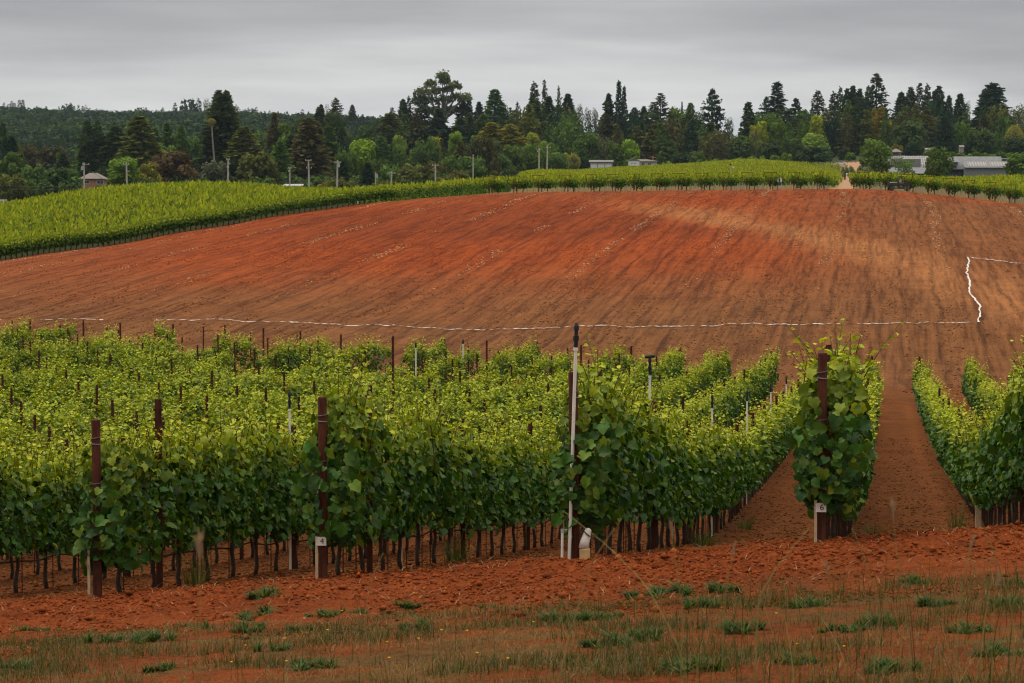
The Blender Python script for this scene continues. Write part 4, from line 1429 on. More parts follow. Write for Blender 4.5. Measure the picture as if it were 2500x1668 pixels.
# trunks and stakes under the rows on the crest
mbt = MB()
for (x, y, cpos, s0) in ends:
    u = 1250 + FP * x / y
    if 1200 < u < 2560 and y < 330:
        for q in np.arange(4, 30, 1.7):
            xx, yy = x + PL_D[0] * q, y + PL_D[1] * q
            if not in_block(np.array([xx]), np.array([yy]))[0]: continue
            mbt.tube([(xx, yy, gz(xx, yy) - 0.1), (xx, yy, gz(xx, yy) + 0.95)], 0.05, 4, cap=False)
tag(mbt.obj('trunk', M['pole'], bpy.data.objects['trellised_vines']), kind='stuff')
# ------------------------------------------------------------------ trees one by one
TC = {
    'dk': (0.022, 0.034, 0.010), 'bl': (0.014, 0.030, 0.014), 'ol': (0.052, 0.056, 0.010), 'gr': (0.046, 0.078, 0.012),
    'md': (0.035, 0.058, 0.013), 'br': (0.088, 0.140, 0.009), 'ye': (0.135, 0.150, 0.008), 'go': (0.115, 0.092, 0.009), 'rd': (0.062, 0.040, 0.013),
    'bn': (0.042, 0.038, 0.013), 'gy': (0.062, 0.070, 0.036), 'lt': (0.085, 0.140, 0.018), 'yo': (0.110, 0.105, 0.010), 'si': (0.120, 0.140, 0.065),
    'pl': (0.140, 0.130, 0.026), 'dy': (0.056, 0.092, 0.009),
}
tr = random.Random(23)
CAT = {'palm': 'palm tree', 'datepalm': 'palm tree', 'bush': 'bush'}


def tree(kind, u, vt, vb, w, D, col, label, name=None, group=None, trunk=None):
    x = xu(u, D, vt); g = gz(x, D)
    zt, zb = zv(vt, D), zv(vb, D)
    zb = max(zb - 0.10 * (zt - zb), g - 0.3)
    if zb < g + 0.02 * (zt - zb): zb = g - 0.2
    rad = w * D / FP / 2 * {'fir': 1.75, 'redwood': 1.65, 'dense': 1.35, 'cedar': 1.3, 'spire': 1.5, 'pine': 1.25, 'dome': 1.25}.get(kind, 1.15)
    H = zt - zb
    e = empty(name or {'palm': 'palm_tree', 'datepalm': 'palm_tree', 'bush': 'bush', 'oak': 'oak_tree', 'broad': 'leafy_tree', 'poplar': 'poplar_tree', 'eucalyptus': 'eucalyptus_tree',
                       'airy': 'airy_tree', 'bare': 'bare_tree', 'cedar': 'cedar_tree', 'pine': 'pine_tree'}.get(kind, 'conifer_tree'),
              (x, D, g), tr.random() * 6.28, label, CAT.get(kind, 'tree'), group)
    if kind == 'eucalyptus': e.rotation_euler = (0, 0, 0)
    cr = link('crown', CROWN[kind][tr.randrange(len(CROWN[kind]))], e, (0, 0, zb - g))
    cr.scale = (rad, rad, H)
    f = 0.85 + 0.3 * tr.random()
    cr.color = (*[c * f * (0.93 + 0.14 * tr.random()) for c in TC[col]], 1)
    if kind in ('broad', 'oak', 'airy', 'bush', 'bare', 'poplar'):
        tm = {'oak': TRUNK_OAK, 'bush': TRUNK_OAK, 'bare': TRUNK_PALE}.get(kind, TRUNK_PALE if trunk == 'pale' else TRUNK_BROAD)
        t = link('trunk', tm, e, (0, 0, zb - g)); t.scale = (rad, rad, H)
        if zb > g + 0.5:
            t2 = MB(); t2.tube([(0, 0, 0), (0, 0, zb - g + 0.2 * H)], [0.035 * rad + 0.25, 0.2], 6)
            t.name = 'limb'; t2.obj('trunk', M['trunk'], e)
    elif kind == 'eucalyptus':
        t = link('trunk', TRUNK_EUC, e, (0, 0, zb - g)); t.scale = (rad, rad, H)
        t2 = MB(); t2.tube([(0, 0, 0), (0, 0, zb - g + 0.1 * H)], [0.9, 0.7], 8); t.name = 'limb'; t2.obj('trunk', M['pale_trunk'], e)
    elif kind in ('palm', 'datepalm'):
        pass
    else:
        t = link('trunk', TRUNK_CON, e); tw = min(2.5, 0.5 + 0.1 * rad * 2 + H * 0.012); t.scale = (tw * 3, tw * 3, zb - g + H * 0.97)
    return e


LB, LM, LF = 1000, 900, 800        # left wood: back, middle, front
RB, RM, RF = 1250, 1150, 1070      # right wood
TREES = [
 # far left
 ('column', 5, 299, 450, 32, LM, 'dk', 'dark narrow conifer cut by the left edge of the view'),
 ('fir', 13, 335, 440, 26, LF, 'bl', 'small blackish fir just inside the left edge'),
 ('fir', 29, 333, 430, 40, LF, 'bl', 'pointed blackish fir beside the left edge, right of its twin'),
 ('oak', 30, 366, 440, 80, 780, 'gr', 'dark green oak with yellow tips below the blackish firs'),
 ('oak', 28, 424, 482, 84, 700, 'ol', 'olive round oak low at the left edge above the vines'),
 ('oak', 86, 398, 476, 90, 770, 'md', 'dark spreading oak left of the brick house'),
 ('oak', 152, 405, 478, 104, 760, 'md', 'broad low oak directly left of the brick house'),
 ('fir', 154, 374, 420, 28, LM, 'dk', 'small dark fir poking above the oaks left of the brick house'),
 ('oak', 60, 350, 420, 80, LB, 'bn', 'dull brown green wood edge tree under the bright distant field strip'),
 ('oak', 130, 352, 430, 90, LB, 'bn', 'dull brown oak behind the oaks left of the brick house'),
 ('column', 214, 297, 440, 42, LM, 'dk', 'left of two dark columnar cypresses above the brick house'),
 ('column', 238, 296, 440, 36, LM, 'dk', 'right of two dark columnar cypresses above the brick house'),
 ('fir', 283, 309, 420, 70, LM, 'dk', 'shaggy dark conifer between the cypress pair and the broad olive conifer'),
 ('fir', 340, 283, 400, 78, 870, 'ol', 'broad olive conifer standing above the bright green tree and the red brown oak'),
 ('broad', 300, 383, 446, 84, 760, 'br', 'bright green leafy tree right of the brick house roof', None, None),
 ('oak', 255, 452, 480, 66, 690, 'ol', 'low olive shrub tree in front of the brick house corner'),
 ('oak', 418, 362, 458, 140, 780, 'rd', 'large reddish brown oak between two utility poles'),
 ('oak', 360, 395, 458, 70, 770, 'yo', 'olive brown oak at the left foot of the reddish oak'),
 ('fir', 408, 298, 400, 34, LB, 'md', 'slim grey green conifer behind the reddish brown oak'),
 ('fir', 378, 312, 400, 30, LB, 'md', 'slim conifer right behind the broad olive conifer'),
 ('fir', 442, 306, 400, 34, LB, 'gr', 'slim conifer between the reddish oak and the great dark conifer'),
 ('oak', 470, 330, 400, 50, LB, 'gr', 'mid green tree left of the thin tall palm'),
 ('oak', 525, 389, 456, 78, 770, 'gy', 'grey green round oak at the foot of the thin tall palm'),
 ('fir', 543, 232, 410, 84, 890, 'dk', 'great dark many topped conifer beside the thin palm, tallest on the left'),
 ('fir', 533, 221, 330, 44, 900, 'dk', 'left spire of the great dark conifer beside the thin palm'),
 ('fir', 553, 222, 330, 40, 905, 'dk', 'right spire of the great dark conifer beside the thin palm'),
 ('airy', 512, 240, 300, 34, 960, 'gy', 'thin grey tree top showing left of the great dark conifer'),
 ('airy', 579, 254, 300, 16, 960, 'gy', 'tiny airy tree top right of the great dark conifer'),
 ('fir', 595, 310, 385, 60, 850, 'ol', 'olive conifer right of the great dark conifer, above the round oak'),
 ('oak', 630, 367, 462, 128, 770, 'ol', 'huge round olive oak between the third and fourth utility poles'),
 ('fir', 670, 276, 350, 28, LB, 'bn', 'thin brown green spruce behind the huge round oak'),
 ('broad', 690, 298, 370, 48, LB, 'dy', 'yellow green rounded tree top right of the thin brown spruce'),
 ('fir', 684, 345, 430, 42, LF, 'gr', 'green fir right beside the huge round oak'),
 ('fir', 712, 330, 420, 50, LM, 'dk', 'dark fir left of the twin topped pine with a pale trunk'),
 ('fir', 752, 289, 445, 74, 850, 'bn', 'tall brownish conifer with a bare pale trunk streak behind two utility poles'),
 ('fir', 772, 297, 445, 56, 855, 'bn', 'right twin of the tall brownish conifer behind the utility poles'),
 ('broad', 742, 286, 380, 64, LB, 'md', 'broad green tree top behind the tall brownish conifer'),
 ('fir', 777, 262, 340, 22, 1040, 'dk', 'short left spire on the skyline beside a bare thin tree'),
 ('fir', 784, 256, 340, 24, 1040, 'dk', 'sharp dark fir on the skyline beside a bare thin tree'),
 ('bare', 798, 249, 300, 16, 1040, 'gy', 'bare thin tree on the skyline next to the round dark redwood'),
 ('dome', 820, 239, 290, 38, 1050, 'dk', 'round topped dark redwood standing alone on the left skyline'),
 ('broad', 818, 272, 350, 52, LB, 'dk', 'dense dark tree under the round topped redwood'),
 ('fir', 860, 256, 292, 16, 1900, 'dk', 'small lone fir on the far ridge'),
 ('fir', 801, 308, 400, 46, LM, 'md', 'spruce with long loose branches right of the brownish conifers'),
 ('broad', 884, 339, 420, 64, 880, 'br', 'bright yellow green tree above the white gabled roof'),
 ('oak', 845, 365, 440, 66, 860, 'gr', 'green oak left of the bright yellow green tree'),
 ('fir', 838, 390, 466, 32, 740, 'bl', 'blackish young spruce left of the white gabled roof'),
 ('fir', 898, 397, 468, 32, 740, 'bl', 'blackish young spruce right of the white gabled roof'),
 ('bush', 790, 446, 482, 50, 660, 'yo', 'low olive bush at the foot of the pole with a meter box'),
 ('bush', 770, 428, 470, 54, 700, 'gr', 'green bush between two utility poles right of the grey shed'),
 # middle wood
 ('pine', 957, 263, 310, 34, RB, 'md', 'loose pine top at the left end of the middle skyline'),
 ('fir', 984, 243, 320, 28, RB, 'dk', 'left of two close dark firs left of the eucalyptus'),
 ('pine', 998, 237, 320, 36, RB, 'dk', 'right of two close dark trees left of the eucalyptus'),
 ('redwood', 1030, 223, 300, 40, RB, 'dk', 'layered fir standing directly left of the eucalyptus'),
 ('eucalyptus', 1079, 177, 290, 104, RB, 'gy', 'towering eucalyptus with umbrella clumps, tallest tree on the skyline'),
 ('fir', 1130, 248, 320, 30, RB, 'dk', 'dark fir directly right of the eucalyptus'),
 ('spire', 1145, 229, 310, 28, RB, 'dk', 'slim open spruce right of the eucalyptus'),
 ('fir', 1170, 249, 320, 26, RB, 'bl', 'small blue dark fir between the slim spruce and the broad fir'),
 ('fir', 1208, 219, 330, 50, RB, 'md', 'broad pointed fir midway between eucalyptus and the tall twin pines'),
 ('airy', 1232, 250, 310, 24, RB, 'md', 'airy tree shoulder right of the broad pointed fir'),
 ('pine', 1246, 263, 320, 28, RB, 'dk', 'low pine in the gap right of the broad pointed fir'),
 ('pine', 1263, 251, 320, 28, RB, 'dk', 'open pine left of the tall twin pines'),
 ('redwood', 1305, 202, 320, 38, RB, 'dk', 'left of the tall twin pines above the bright poplar'),
 ('pine', 1329, 196, 310, 30, RB, 'dk', 'right and highest of the tall twin pines above the bright poplar'),
 ('dense', 1300, 240, 370, 60, 1230, 'dk', 'dense dark conifer mass under the left twin pine'),
 ('dense', 1340, 238, 370, 64, 1225, 'dk', 'dense dark conifer mass under the right twin pine'),
 ('pine', 1364, 213, 310, 24, RB, 'dk', 'thin pine right of the tall twin pines'),
 ('fir', 1387, 230, 330, 34, RB, 'dk', 'dark pointed conifer with a leaning tip right of the thin pine'),
 ('dense', 1385, 262, 380, 60, 1215, 'bn', 'brownish dense conifer under the leaning tip conifer'),
 ('airy', 1413, 253, 330, 28, RB, 'gy', 'drooping grey green tree at the right end of the twin pine group'),
 ('airy', 1437, 261, 320, 20, RB, 'gy', 'left of two narrow pale trees in the skyline gap'),
 ('airy', 1453, 262, 320, 20, RB, 'gy', 'right of two narrow pale trees in the skyline gap'),
 ('dense', 1486, 230, 330, 46, RB, 'dk', 'rounded cone tree left of the narrow black spire'),
 ('spire', 1511, 200, 330, 32, RB, 'bl', 'narrow black spire, tallest of the skyline between houses'),
 ('spire', 1524, 213, 330, 24, RB, 'bl', 'shorter right twin of the narrow black spire'),
 ('fir', 1549, 263, 330, 28, RB, 'dk', 'rounded dark tree right of the black spires'),
 ('fir', 1572, 260, 330, 26, RB, 'dk', 'small pointed fir left of the layered redwood pair'),
 ('redwood', 1594, 250, 320, 36, RB, 'dk', 'shorter left redwood of the layered pair'),
 ('redwood', 1613, 228, 320, 44, RB, 'dk', 'taller right redwood of the layered pair'),
 ('broad', 1653, 262, 340, 50, RB, 'dy', 'fresh green rounded tree on the skyline right of the layered pair'),
 ('spire', 1665, 249, 300, 10, 1270, 'bn', 'spindly bare tip sticking up behind the fresh green tree'),
 ('fir', 1686, 252, 330, 30, RB, 'gr', 'green pointed tree right of the fresh green tree'),
 ('airy', 1707, 264, 330, 30, RB, 'md', 'pale airy tree left of the flat topped redwood'),
 ('dome', 1740, 217, 335, 66, RB, 'bl', 'flat topped redwood with open tiers standing free on the skyline'),
 ('airy', 1780, 286, 340, 28, RB, 'md', 'drooping thin tree right of the flat topped redwood'),
 ('fir', 1827, 250, 380, 38, 1180, 'dk', 'pointed spruce at the right edge of the widest sky gap'),
 ('spire', 1898, 202, 310, 66, RB, 'bl', 'black redwood with stacked upturned tiers and a long tip'),
 ('dome', 1872, 236, 310, 46, RB, 'bl', 'broad left shoulder of the black tiered redwood'),
 ('cedar', 1943, 241, 340, 52, RB, 'dk', 'dark spiky cedar between the tiered redwood and the neat conical redwood'),
 ('redwood', 1997, 222, 310, 42, RB, 'dk', 'neat conical redwood with upswept boughs'),
 # middle wood, second rank
 ('fir', 952, 278, 410, 80, RM, 'ol', 'olive drooping conifer below the loose pine, left middle wood'),
 ('oak', 905, 300, 370, 80, RM, 'md', 'dark round tree at the left end of the middle wood'),
 ('dense', 1016, 280, 390, 62, RM, 'bn', 'brown black conifer below the two close trees'),
 ('dense', 1071, 268, 350, 66, RM, 'bl', 'blue black conifer under the eucalyptus'),
 ('dense', 1125, 290, 360, 70, RM, 'dk', 'dark conifer under the slim spruce'),
 ('dense', 1180, 280, 350, 70, RM, 'md', 'dim green conifer under the broad pointed fir'),
 ('fir', 930, 333, 410, 44, RF, 'gr', 'green conifer right of the bright yellow green tree'),
 ('broad', 975, 330, 400, 38, RF, 'lt', 'leafy green tree before the olive drooping conifer'),
 ('poplar', 1062, 333, 385, 40, RF, 'ye', 'yellow green poplar left of centre under the eucalyptus'),
 ('broad', 1112, 320, 372, 40, RF, 'br', 'bright green rounded tree right of the yellow green poplar'),
 ('broad', 1025, 363, 410, 56, 1000, 'lt', 'pale green leafy tree low in front of the yellow green poplar'),
 ('bush', 1158, 329, 350, 22, RF, 'br', 'small bright tree top peeping over the dark oak'),
 ('fir', 1200, 300, 370, 64, RF, 'yo', 'olive gold cone tree, left of two under the broad fir'),
 ('fir', 1246, 305, 375, 62, RF, 'yo', 'olive gold cone tree, right of two under the broad fir'),
 ('oak', 1185, 335, 400, 104, 1000, 'dk', 'dark wide oak in front of the olive gold cone trees'),
 ('oak', 1255, 352, 424, 76, 960, 'gr', 'round oak left of the right pair of utility poles'),
 ('oak', 1207, 372, 444, 86, 900, 'md', 'dim round oak at the right end of the valley oak row'),
 ('oak', 1150, 378, 462, 90, 860, 'gr', 'valley oak behind the distant short pole'),
 ('oak', 1108, 376, 466, 76, 850, 'gr', 'spreading valley oak with pale twisted limbs', None, None, 'pale'),
 ('oak', 1060, 392, 472, 84, 830, 'ol', 'valley oak behind the rightmost lower utility pole'),
 ('oak', 1005, 396, 474, 90, 830, 'ol', 'valley oak between the two lower crossarm poles'),
 ('oak', 955, 402, 474, 76, 840, 'gr', 'valley oak just right of the pole with a transformer'),
 ('oak', 925, 385, 450, 70, 870, 'gr', 'green oak right above the white gabled roof'),
 ('oak', 1120, 415, 470, 70, 800, 'ol', 'low oak with a pale forked trunk at the vineyard corner', None, None, 'pale'),
 ('poplar', 1299, 322, 395, 42, RF, 'ye', 'bright yellow green tree left of the right pair of utility poles'),
 ('broad', 1302, 352, 420, 56, 1020, 'dy', 'fresh green tree at the foot of the bright yellow green one'),
 ('broad', 1337, 345, 418, 54, 1050, 'dy', 'fresh green tree right of the taller utility pole'),
 ('broad', 1362, 372, 420, 46, 1010, 'gr', 'green low tree left of the cream flowered magnolia'),
 ('oak', 1392, 371, 420, 50, 1040, 'pl', 'round magnolia dotted with cream flowers left of the garage'),
 ('broad', 1430, 321, 415, 66, 1075, 'gr', 'leafy green tree left above the three door garage'),
 ('airy', 1468, 326, 400, 58, 1090, 'gy', 'grey twiggy oak behind the three door garage'),
 ('dense', 1482, 282, 380, 66, RM, 'bn', 'brown dark pine behind the three door garage'),
 ('broad', 1502, 347, 416, 44, 1075, 'dy', 'left round green tree of the pair between the garage and the house'),
 ('broad', 1540, 340, 416, 48, 1075, 'br', 'right round green tree of the pair between the garage and the house'),
 ('cedar', 1556, 308, 385, 62, RM, 'ol', 'flat tiered cedar behind the round green pair'),
 ('cedar', 1597, 303, 390, 74, RM, 'ol', 'flat tiered cedar behind the hipped roof house'),
 ('cedar', 1632, 331, 420, 60, 1075, 'md', 'cone shaped cedar right beside the hipped roof house'),
 ('dense', 1580, 340, 405, 60, 1125, 'bn', 'shaded brown tree just behind the hipped roof'),
 ('oak', 1660, 374, 415, 48, 1040, 'bl', 'dark shrub tree right of the cone shaped cedar'),
 ('oak', 1700, 368, 412, 60, 1040, 'md', 'dark round shrub tree under the pale airy tree'),
 ('dense', 1685, 300, 385, 60, RM, 'bn', 'brown green tree mass below the green pointed tree'),
 ('dense', 1735, 300, 390, 70, RM, 'md', 'dim green tree mass below the flat topped redwood'),
 ('airy', 1765, 318, 400, 90, 1110, 'bn', 'brown grey twiggy tree under the widest sky gap'),
 ('broad', 1810, 330, 395, 60, 1100, 'md', 'dim green tree left of the yellow tree group'),
 ('poplar', 1838, 305, 360, 22, 1120, 'ye', 'small yellow green tree at the left end of the yellow group'),
 ('poplar', 1862, 295, 368, 34, 1110, 'ye', 'brightest yellow tree in the yellow group'),
 ('broad', 1875, 281, 350, 48, 1130, 'dy', 'green dome behind the brightest yellow tree'),
 ('broad', 1900, 296, 360, 40, 1110, 'dy', 'fresh green tree at the right end of the yellow group'),
 ('cedar', 1925, 270, 395, 92, RM, 'dk', 'broad dark cedar with long flat boughs right of the yellow group'),
 ('oak', 1885, 345, 400, 80, 1070, 'dk', 'dark oak in front of the yellow tree group'),
 ('oak', 1935, 328, 400, 60, 1060, 'md', 'dim round tree left of the yellow poplar'),
 ('poplar', 1991, 280, 385, 44, 1100, 'ye', 'tall yellow green poplar left of the dirt avenue'),
 ('poplar', 1964, 302, 385, 26, 1100, 'dy', 'slim green poplar left of the tall yellow green poplar'),
 ('broad', 1992, 325, 390, 66, 1090, 'lt', 'light green skirt tree around the tall yellow poplar'),
 ('oak', 1992, 356, 402, 90, 1050, 'dk', 'dark oak low in front of the tall yellow poplar'),
 # right wood
 ('redwood', 2037, 227, 380, 46, RB, 'dk', 'dark redwood at the left end of the right hand group'),
 ('redwood', 2052, 214, 330, 26, 1270, 'dk', 'taller thin redwood just behind the left end one'),
 ('fir', 2068, 218, 380, 30, RB, 'bl', 'left of three close black firs'),
 ('fir', 2082, 211, 380, 34, RB, 'dk', 'middle and tallest of three close black firs'),
 ('fir', 2099, 218, 380, 32, RB, 'bl', 'right of three close black firs'),
 ('dense', 2085, 280, 385, 70, 1200, 'dk', 'dark conifer mass under the three close firs'),
 ('redwood', 2121, 210, 310, 34, 1260, 'dk', 'shorter redwood hugging the tallest right hand redwood'),
 ('redwood', 2140, 180, 300, 58, RB, 'dk', 'tallest right hand redwood with regular drooping tiers'),
 ('cedar', 2153, 262, 360, 68, RM, 'go', 'golden cedar with flat yellow boughs'),
 ('fir', 2134, 264, 340, 22, 1160, 'go', 'small orange gold cone beside the golden cedar'),
 ('fir', 2200, 226, 330, 36, RB, 'dk', 'pointed fir right of the golden cedar'),
 ('fir', 2224, 214, 330, 34, RB, 'dk', 'first fir of the right hand dark cluster'),
 ('redwood', 2246, 204, 330, 34, RB, 'dk', 'tallest fir of the right hand dark cluster'),
 ('redwood', 2265, 207, 330, 32, RB, 'dk', 'blunt topped redwood in the right hand dark cluster'),
 ('fir', 2282, 223, 330, 26, RB, 'dk', 'short fir in the right hand dark cluster'),
 ('fir', 2293, 211, 320, 32, RB, 'dk', 'last tall fir of the right hand dark cluster'),
 ('fir', 2317, 234, 320, 22, RB, 'dk', 'small lone fir right of the dark cluster'),
 ('fir', 2344, 230, 340, 34, RB, 'dk', 'sharp dark fir left of the narrow sky notch'),
 ('airy', 2361, 245, 320, 24, RB, 'md', 'pale airy tree beside the narrow sky notch'),
 ('fir', 2424, 205, 390, 84, 1210, 'bl', 'massive blue black conifer with a single point near the right edge'),
 ('fir', 2404, 218, 340, 34, 1215, 'bl', 'left shoulder top of the massive blue black conifer'),
 ('airy', 2478, 257, 330, 40, RB, 'gy', 'grey eucalyptus crown right of the massive conifer'),
 ('airy', 2498, 252, 330, 34, 1270, 'gy', 'grey eucalyptus crown cut by the right edge'),
 ('cedar', 2262, 268, 360, 84, RM, 'ol', 'olive layered cedar in front of the right hand dark cluster'),
 ('oak', 2222, 293, 385, 100, 1110, 'md', 'wide dim oak behind the small red walled house'),
 ('cedar', 2305, 284, 385, 70, 1130, 'bl', 'blackish spruce behind the solar roof'),
 ('dense', 2350, 285, 385, 60, 1150, 'dk', 'dark conifer under the narrow sky notch'),
 ('oak', 2392, 309, 375, 80, 1090, 'md', 'dark round oak above the right solar panels'),
 ('oak', 2476, 332, 375, 64, 1080, 'dk', 'dark round oak under the date palm'),
 ('oak', 2440, 300, 380, 60, 1140, 'dk', 'shaded oak between the massive conifer and the date palm'),
 ('oak', 2228, 345, 388, 42, 1060, 'bl', 'small blackish oak right of the small red walled house'),
 ('bush', 2192, 351, 375, 30, 1070, 'go', 'orange yellow bush above the small red walled house'),
 ('oak', 2062, 362, 400, 30, 1050, 'dk', 'dark shrub at the head of the dirt avenue'),
 ('bush', 2076, 371, 391, 32, 1010, 'dy', 'rounded green bush at the head of the dirt avenue'),
 # trees near the winery
 ('broad', 2141, 338, 432, 74, 870, 'dy', 'big round fresh green tree left of the grey metal building', None, None),
 ('airy', 2210, 381, 438, 58, 860, 'dy', 'thin leafy tree in front of the left solar roof'),
 ('broad', 2290, 359, 438, 66, 855, 'dy', 'dense leafy tree covering the middle of the grey metal building'),
 ('broad', 2490, 374, 432, 78, 860, 'dy', 'leafy tree at the right edge covering the building end'),
 ('bush', 2063, 403, 430, 20, 800, 'si', 'silvery olive tree with a bare stem left of the white car'),
 ('bush', 2078, 404, 430, 18, 810, 'si', 'silvery olive tree right behind the white car'),
 ('bush', 2104, 403, 430, 28, 810, 'si', 'silvery olive tree just right of the white car'),
 ('bush', 2121, 405, 430, 24, 810, 'si', 'silvery olive tree at the foot of the big round green tree'),
]
TREES = [t + (None,) * (11 - len(t)) for t in TREES]
for t in TREES:
    kind, u, vt, vb, w, D, c, lab, nm, grp, trk = t
    tree(kind, u, vt, vb, w, D, c, lab, nm, grp, trk)
for u, vt, w, c in ((1627, 393, 26, 'lt'), (1715, 388, 30, 'lt'), (1744, 387, 30, 'lt'), (1772, 388, 28, 'lt'), (1803, 383, 26, 'lt'), (1834, 380, 26, 'lt'),
                    (1862, 380, 24, 'lt'), (1893, 377, 28, 'lt'), (1920, 372, 30, 'lt')):
    tree('bush', u, vt, vt + 22, w, 1000, c, 'round light green bush in the row along the top of the far vineyard', None, 'bushes along the far vineyard')
# clipped hedge shrubs behind the winery
for i, u in enumerate(range(2262, 2520, 20)):
    tree('bush', u, 369 + 3 * (i % 3), 388, 27, 1010, ('gr', 'dy', 'lt')[i % 3], 'green shrub in the hedge line behind the grey metal building', None, 'hedge shrubs behind the building')

# palms
e = tree('palm', 516, 283, 300, 22, 800, 'pl', 'very tall thin palm with a small shaggy crown')
g = e.location.z; tp = zv(294, 800) - g
mb = MB(); mb.tube([(0.9 * (800 / FP) * 9, 0, 0), (8 * 800 / FP, 0, tp * 0.35), (3.0 * 800 / FP, 0, tp * 0.7), (0, 0, tp)], [0.34, 0.30, 0.27, 0.25], 8)
mb.obj('trunk', M['pale_trunk'], e)
mb = MB(); e.rotation_euler = (0, 0, 0)
for i in range(26):
    a = i * 2.4; mb.tube([(0, 0, tp - 0.1), (0.7 * math.cos(a), 0.7 * math.sin(a), tp - 0.5), (0.8 * math.cos(a), 0.8 * math.sin(a), tp - 1.5 - 0.4 * (i % 3))], [0.1, 0.12, 0.02], 4)
mb.obj('dead_frond_skirt', M['brown_frond'], e)
e = tree('datepalm', 2477, 289, 330, 44, 1090, 'pl', 'stout date palm with arching fronds near the right edge')
mb = MB(); tp = zv(318, 1090) - e.location.z
mb.tube([(0, 0, 0), (0, 0, tp)], [0.6, 0.55], 8); mb.obj('trunk', M['trunk'], e)
e = tree('datepalm', 1846, 304, 322, 20, 1105, 'pl', 'small brownish palm beside the small yellow green tree')
mb = MB(); tp = zv(316, 1105) - e.location.z
mb.tube([(0, 0, 0), (0, 0, tp)], [0.4, 0.35], 8); mb.obj('trunk', M['trunk'], e)

# ------------------------------------------------------------------ the woodland mass between the single trees
def bake(items, name, label):
    Vs, Fs, Cs = [], [], []
    b = 0
    r_ = np.random.default_rng(len(items))
    for kind, x, y, z0, rad, H, col, keep in items:
        V, F, c = ARR[kind][r_.integers(len(ARR[kind]))]
        n = len(F)
        sel = np.sort(r_.permutation(n)[:max(20, int(n * keep))])
        V4 = V.reshape(-1, 4, 3)[sel]; C4 = c.reshape(-1, 4, 3)[sel]
        if keep < 0.4:   # fewer but larger leaf clumps
            ctr = V4.mean(1, keepdims=True); V4 = ctr + (V4 - ctr) * (0.55 / math.sqrt(keep))
        a = r_.random() * 6.283
        X = V4.reshape(-1, 3)
        W = np.stack([(X[:, 0] * math.cos(a) - X[:, 1] * math.sin(a)) * rad + x, (X[:, 0] * math.sin(a) + X[:, 1] * math.cos(a)) * rad + y, X[:, 2] * H + z0], 1)
        Vs.append(W); Fs.append(np.arange(len(W)).reshape(-1, 4) + b); b += len(W)
        Cs.append(C4.reshape(-1, 3) * np.array(col) * (0.85 + 0.3 * r_.random()))
    me = np_mesh(name, np.concatenate(Vs), quads=np.concatenate(Fs), col=np.concatenate(Cs), mats=[M['wood_leaf']])
    return tag(link(name, me), label, 'woodland', kind='stuff')


items = []
for i in range(300):
    u = 890 + 1680 * tr.random(); D = 1130 + 150 * tr.random()
    lim = np.interp(u, [890, 960, 1200, 1270, 1300, 1390, 1420, 1460, 1485, 1530, 1600, 1700, 1760, 1800, 1850, 1950, 2010, 2040, 2110, 2150, 2190, 2230, 2300, 2345, 2375, 2400, 2450, 2500], [315, 290, 285, 270, 250, 252, 285, 300, 275, 275, 275, 300, 325, 318, 275, 275, 275, 245, 245, 262, 280, 250, 250, 270, 308, 262, 260, 285])
    vt = lim - 12 + 70 * tr.random() ** 1.2
    x = xu(u, D); g = gz(x, D)
    H = max(6, zv(vt, D) - g)
    kind = tr.choice(('fir', 'fir', 'dense', 'oak', 'cedar', 'broad'))
    items.append((kind, x, D, g - 0.5, H * (0.22 if kind in ('fir',) else 0.30), H, TC[tr.choice(('dk', 'bl', 'bn', 'md', 'gr', 'ol'))], 0.45))
for i in range(170):
    u = -120 + 1330 * tr.random(); D = 880 + 330 * tr.random()
    lim = np.interp(u, [-120, 0, 200, 500, 760, 900, 1200], [350, 345, 345, 330, 320, 325, 330])
    vt = lim - 15 + 85 * tr.random()
    x = xu(u, D); g = gz(x, D)
    H = max(6, zv(vt, D) - g)
    kind = tr.choice(('fir', 'oak', 'oak', 'dense', 'broad'))
    items.append((kind, x, D, g - 0.5, min(H * (0.2 if kind == 'fir' else 0.4), 9), H, TC[tr.choice(('dk', 'md', 'bn', 'gr', 'md'))], 0.45))
for i in range(70):     # undergrowth closing the valley floor
    u = -120 + 1380 * tr.random(); D = 720 + 90 * tr.random()
    x = xu(u, D); g = gz(x, D); H = 4 + 4.5 * tr.random()
    if zv(462, D) < g + H and 190 < u < 275: H = 3
    items.append(('oak', x, D, g - 0.5, 4 + 4 * tr.random(), H, TC[tr.choice(('dk', 'md', 'ol', 'gr'))], 0.5))
bake(items, 'woodland', 'dark mixed wood filling in behind the single trees')

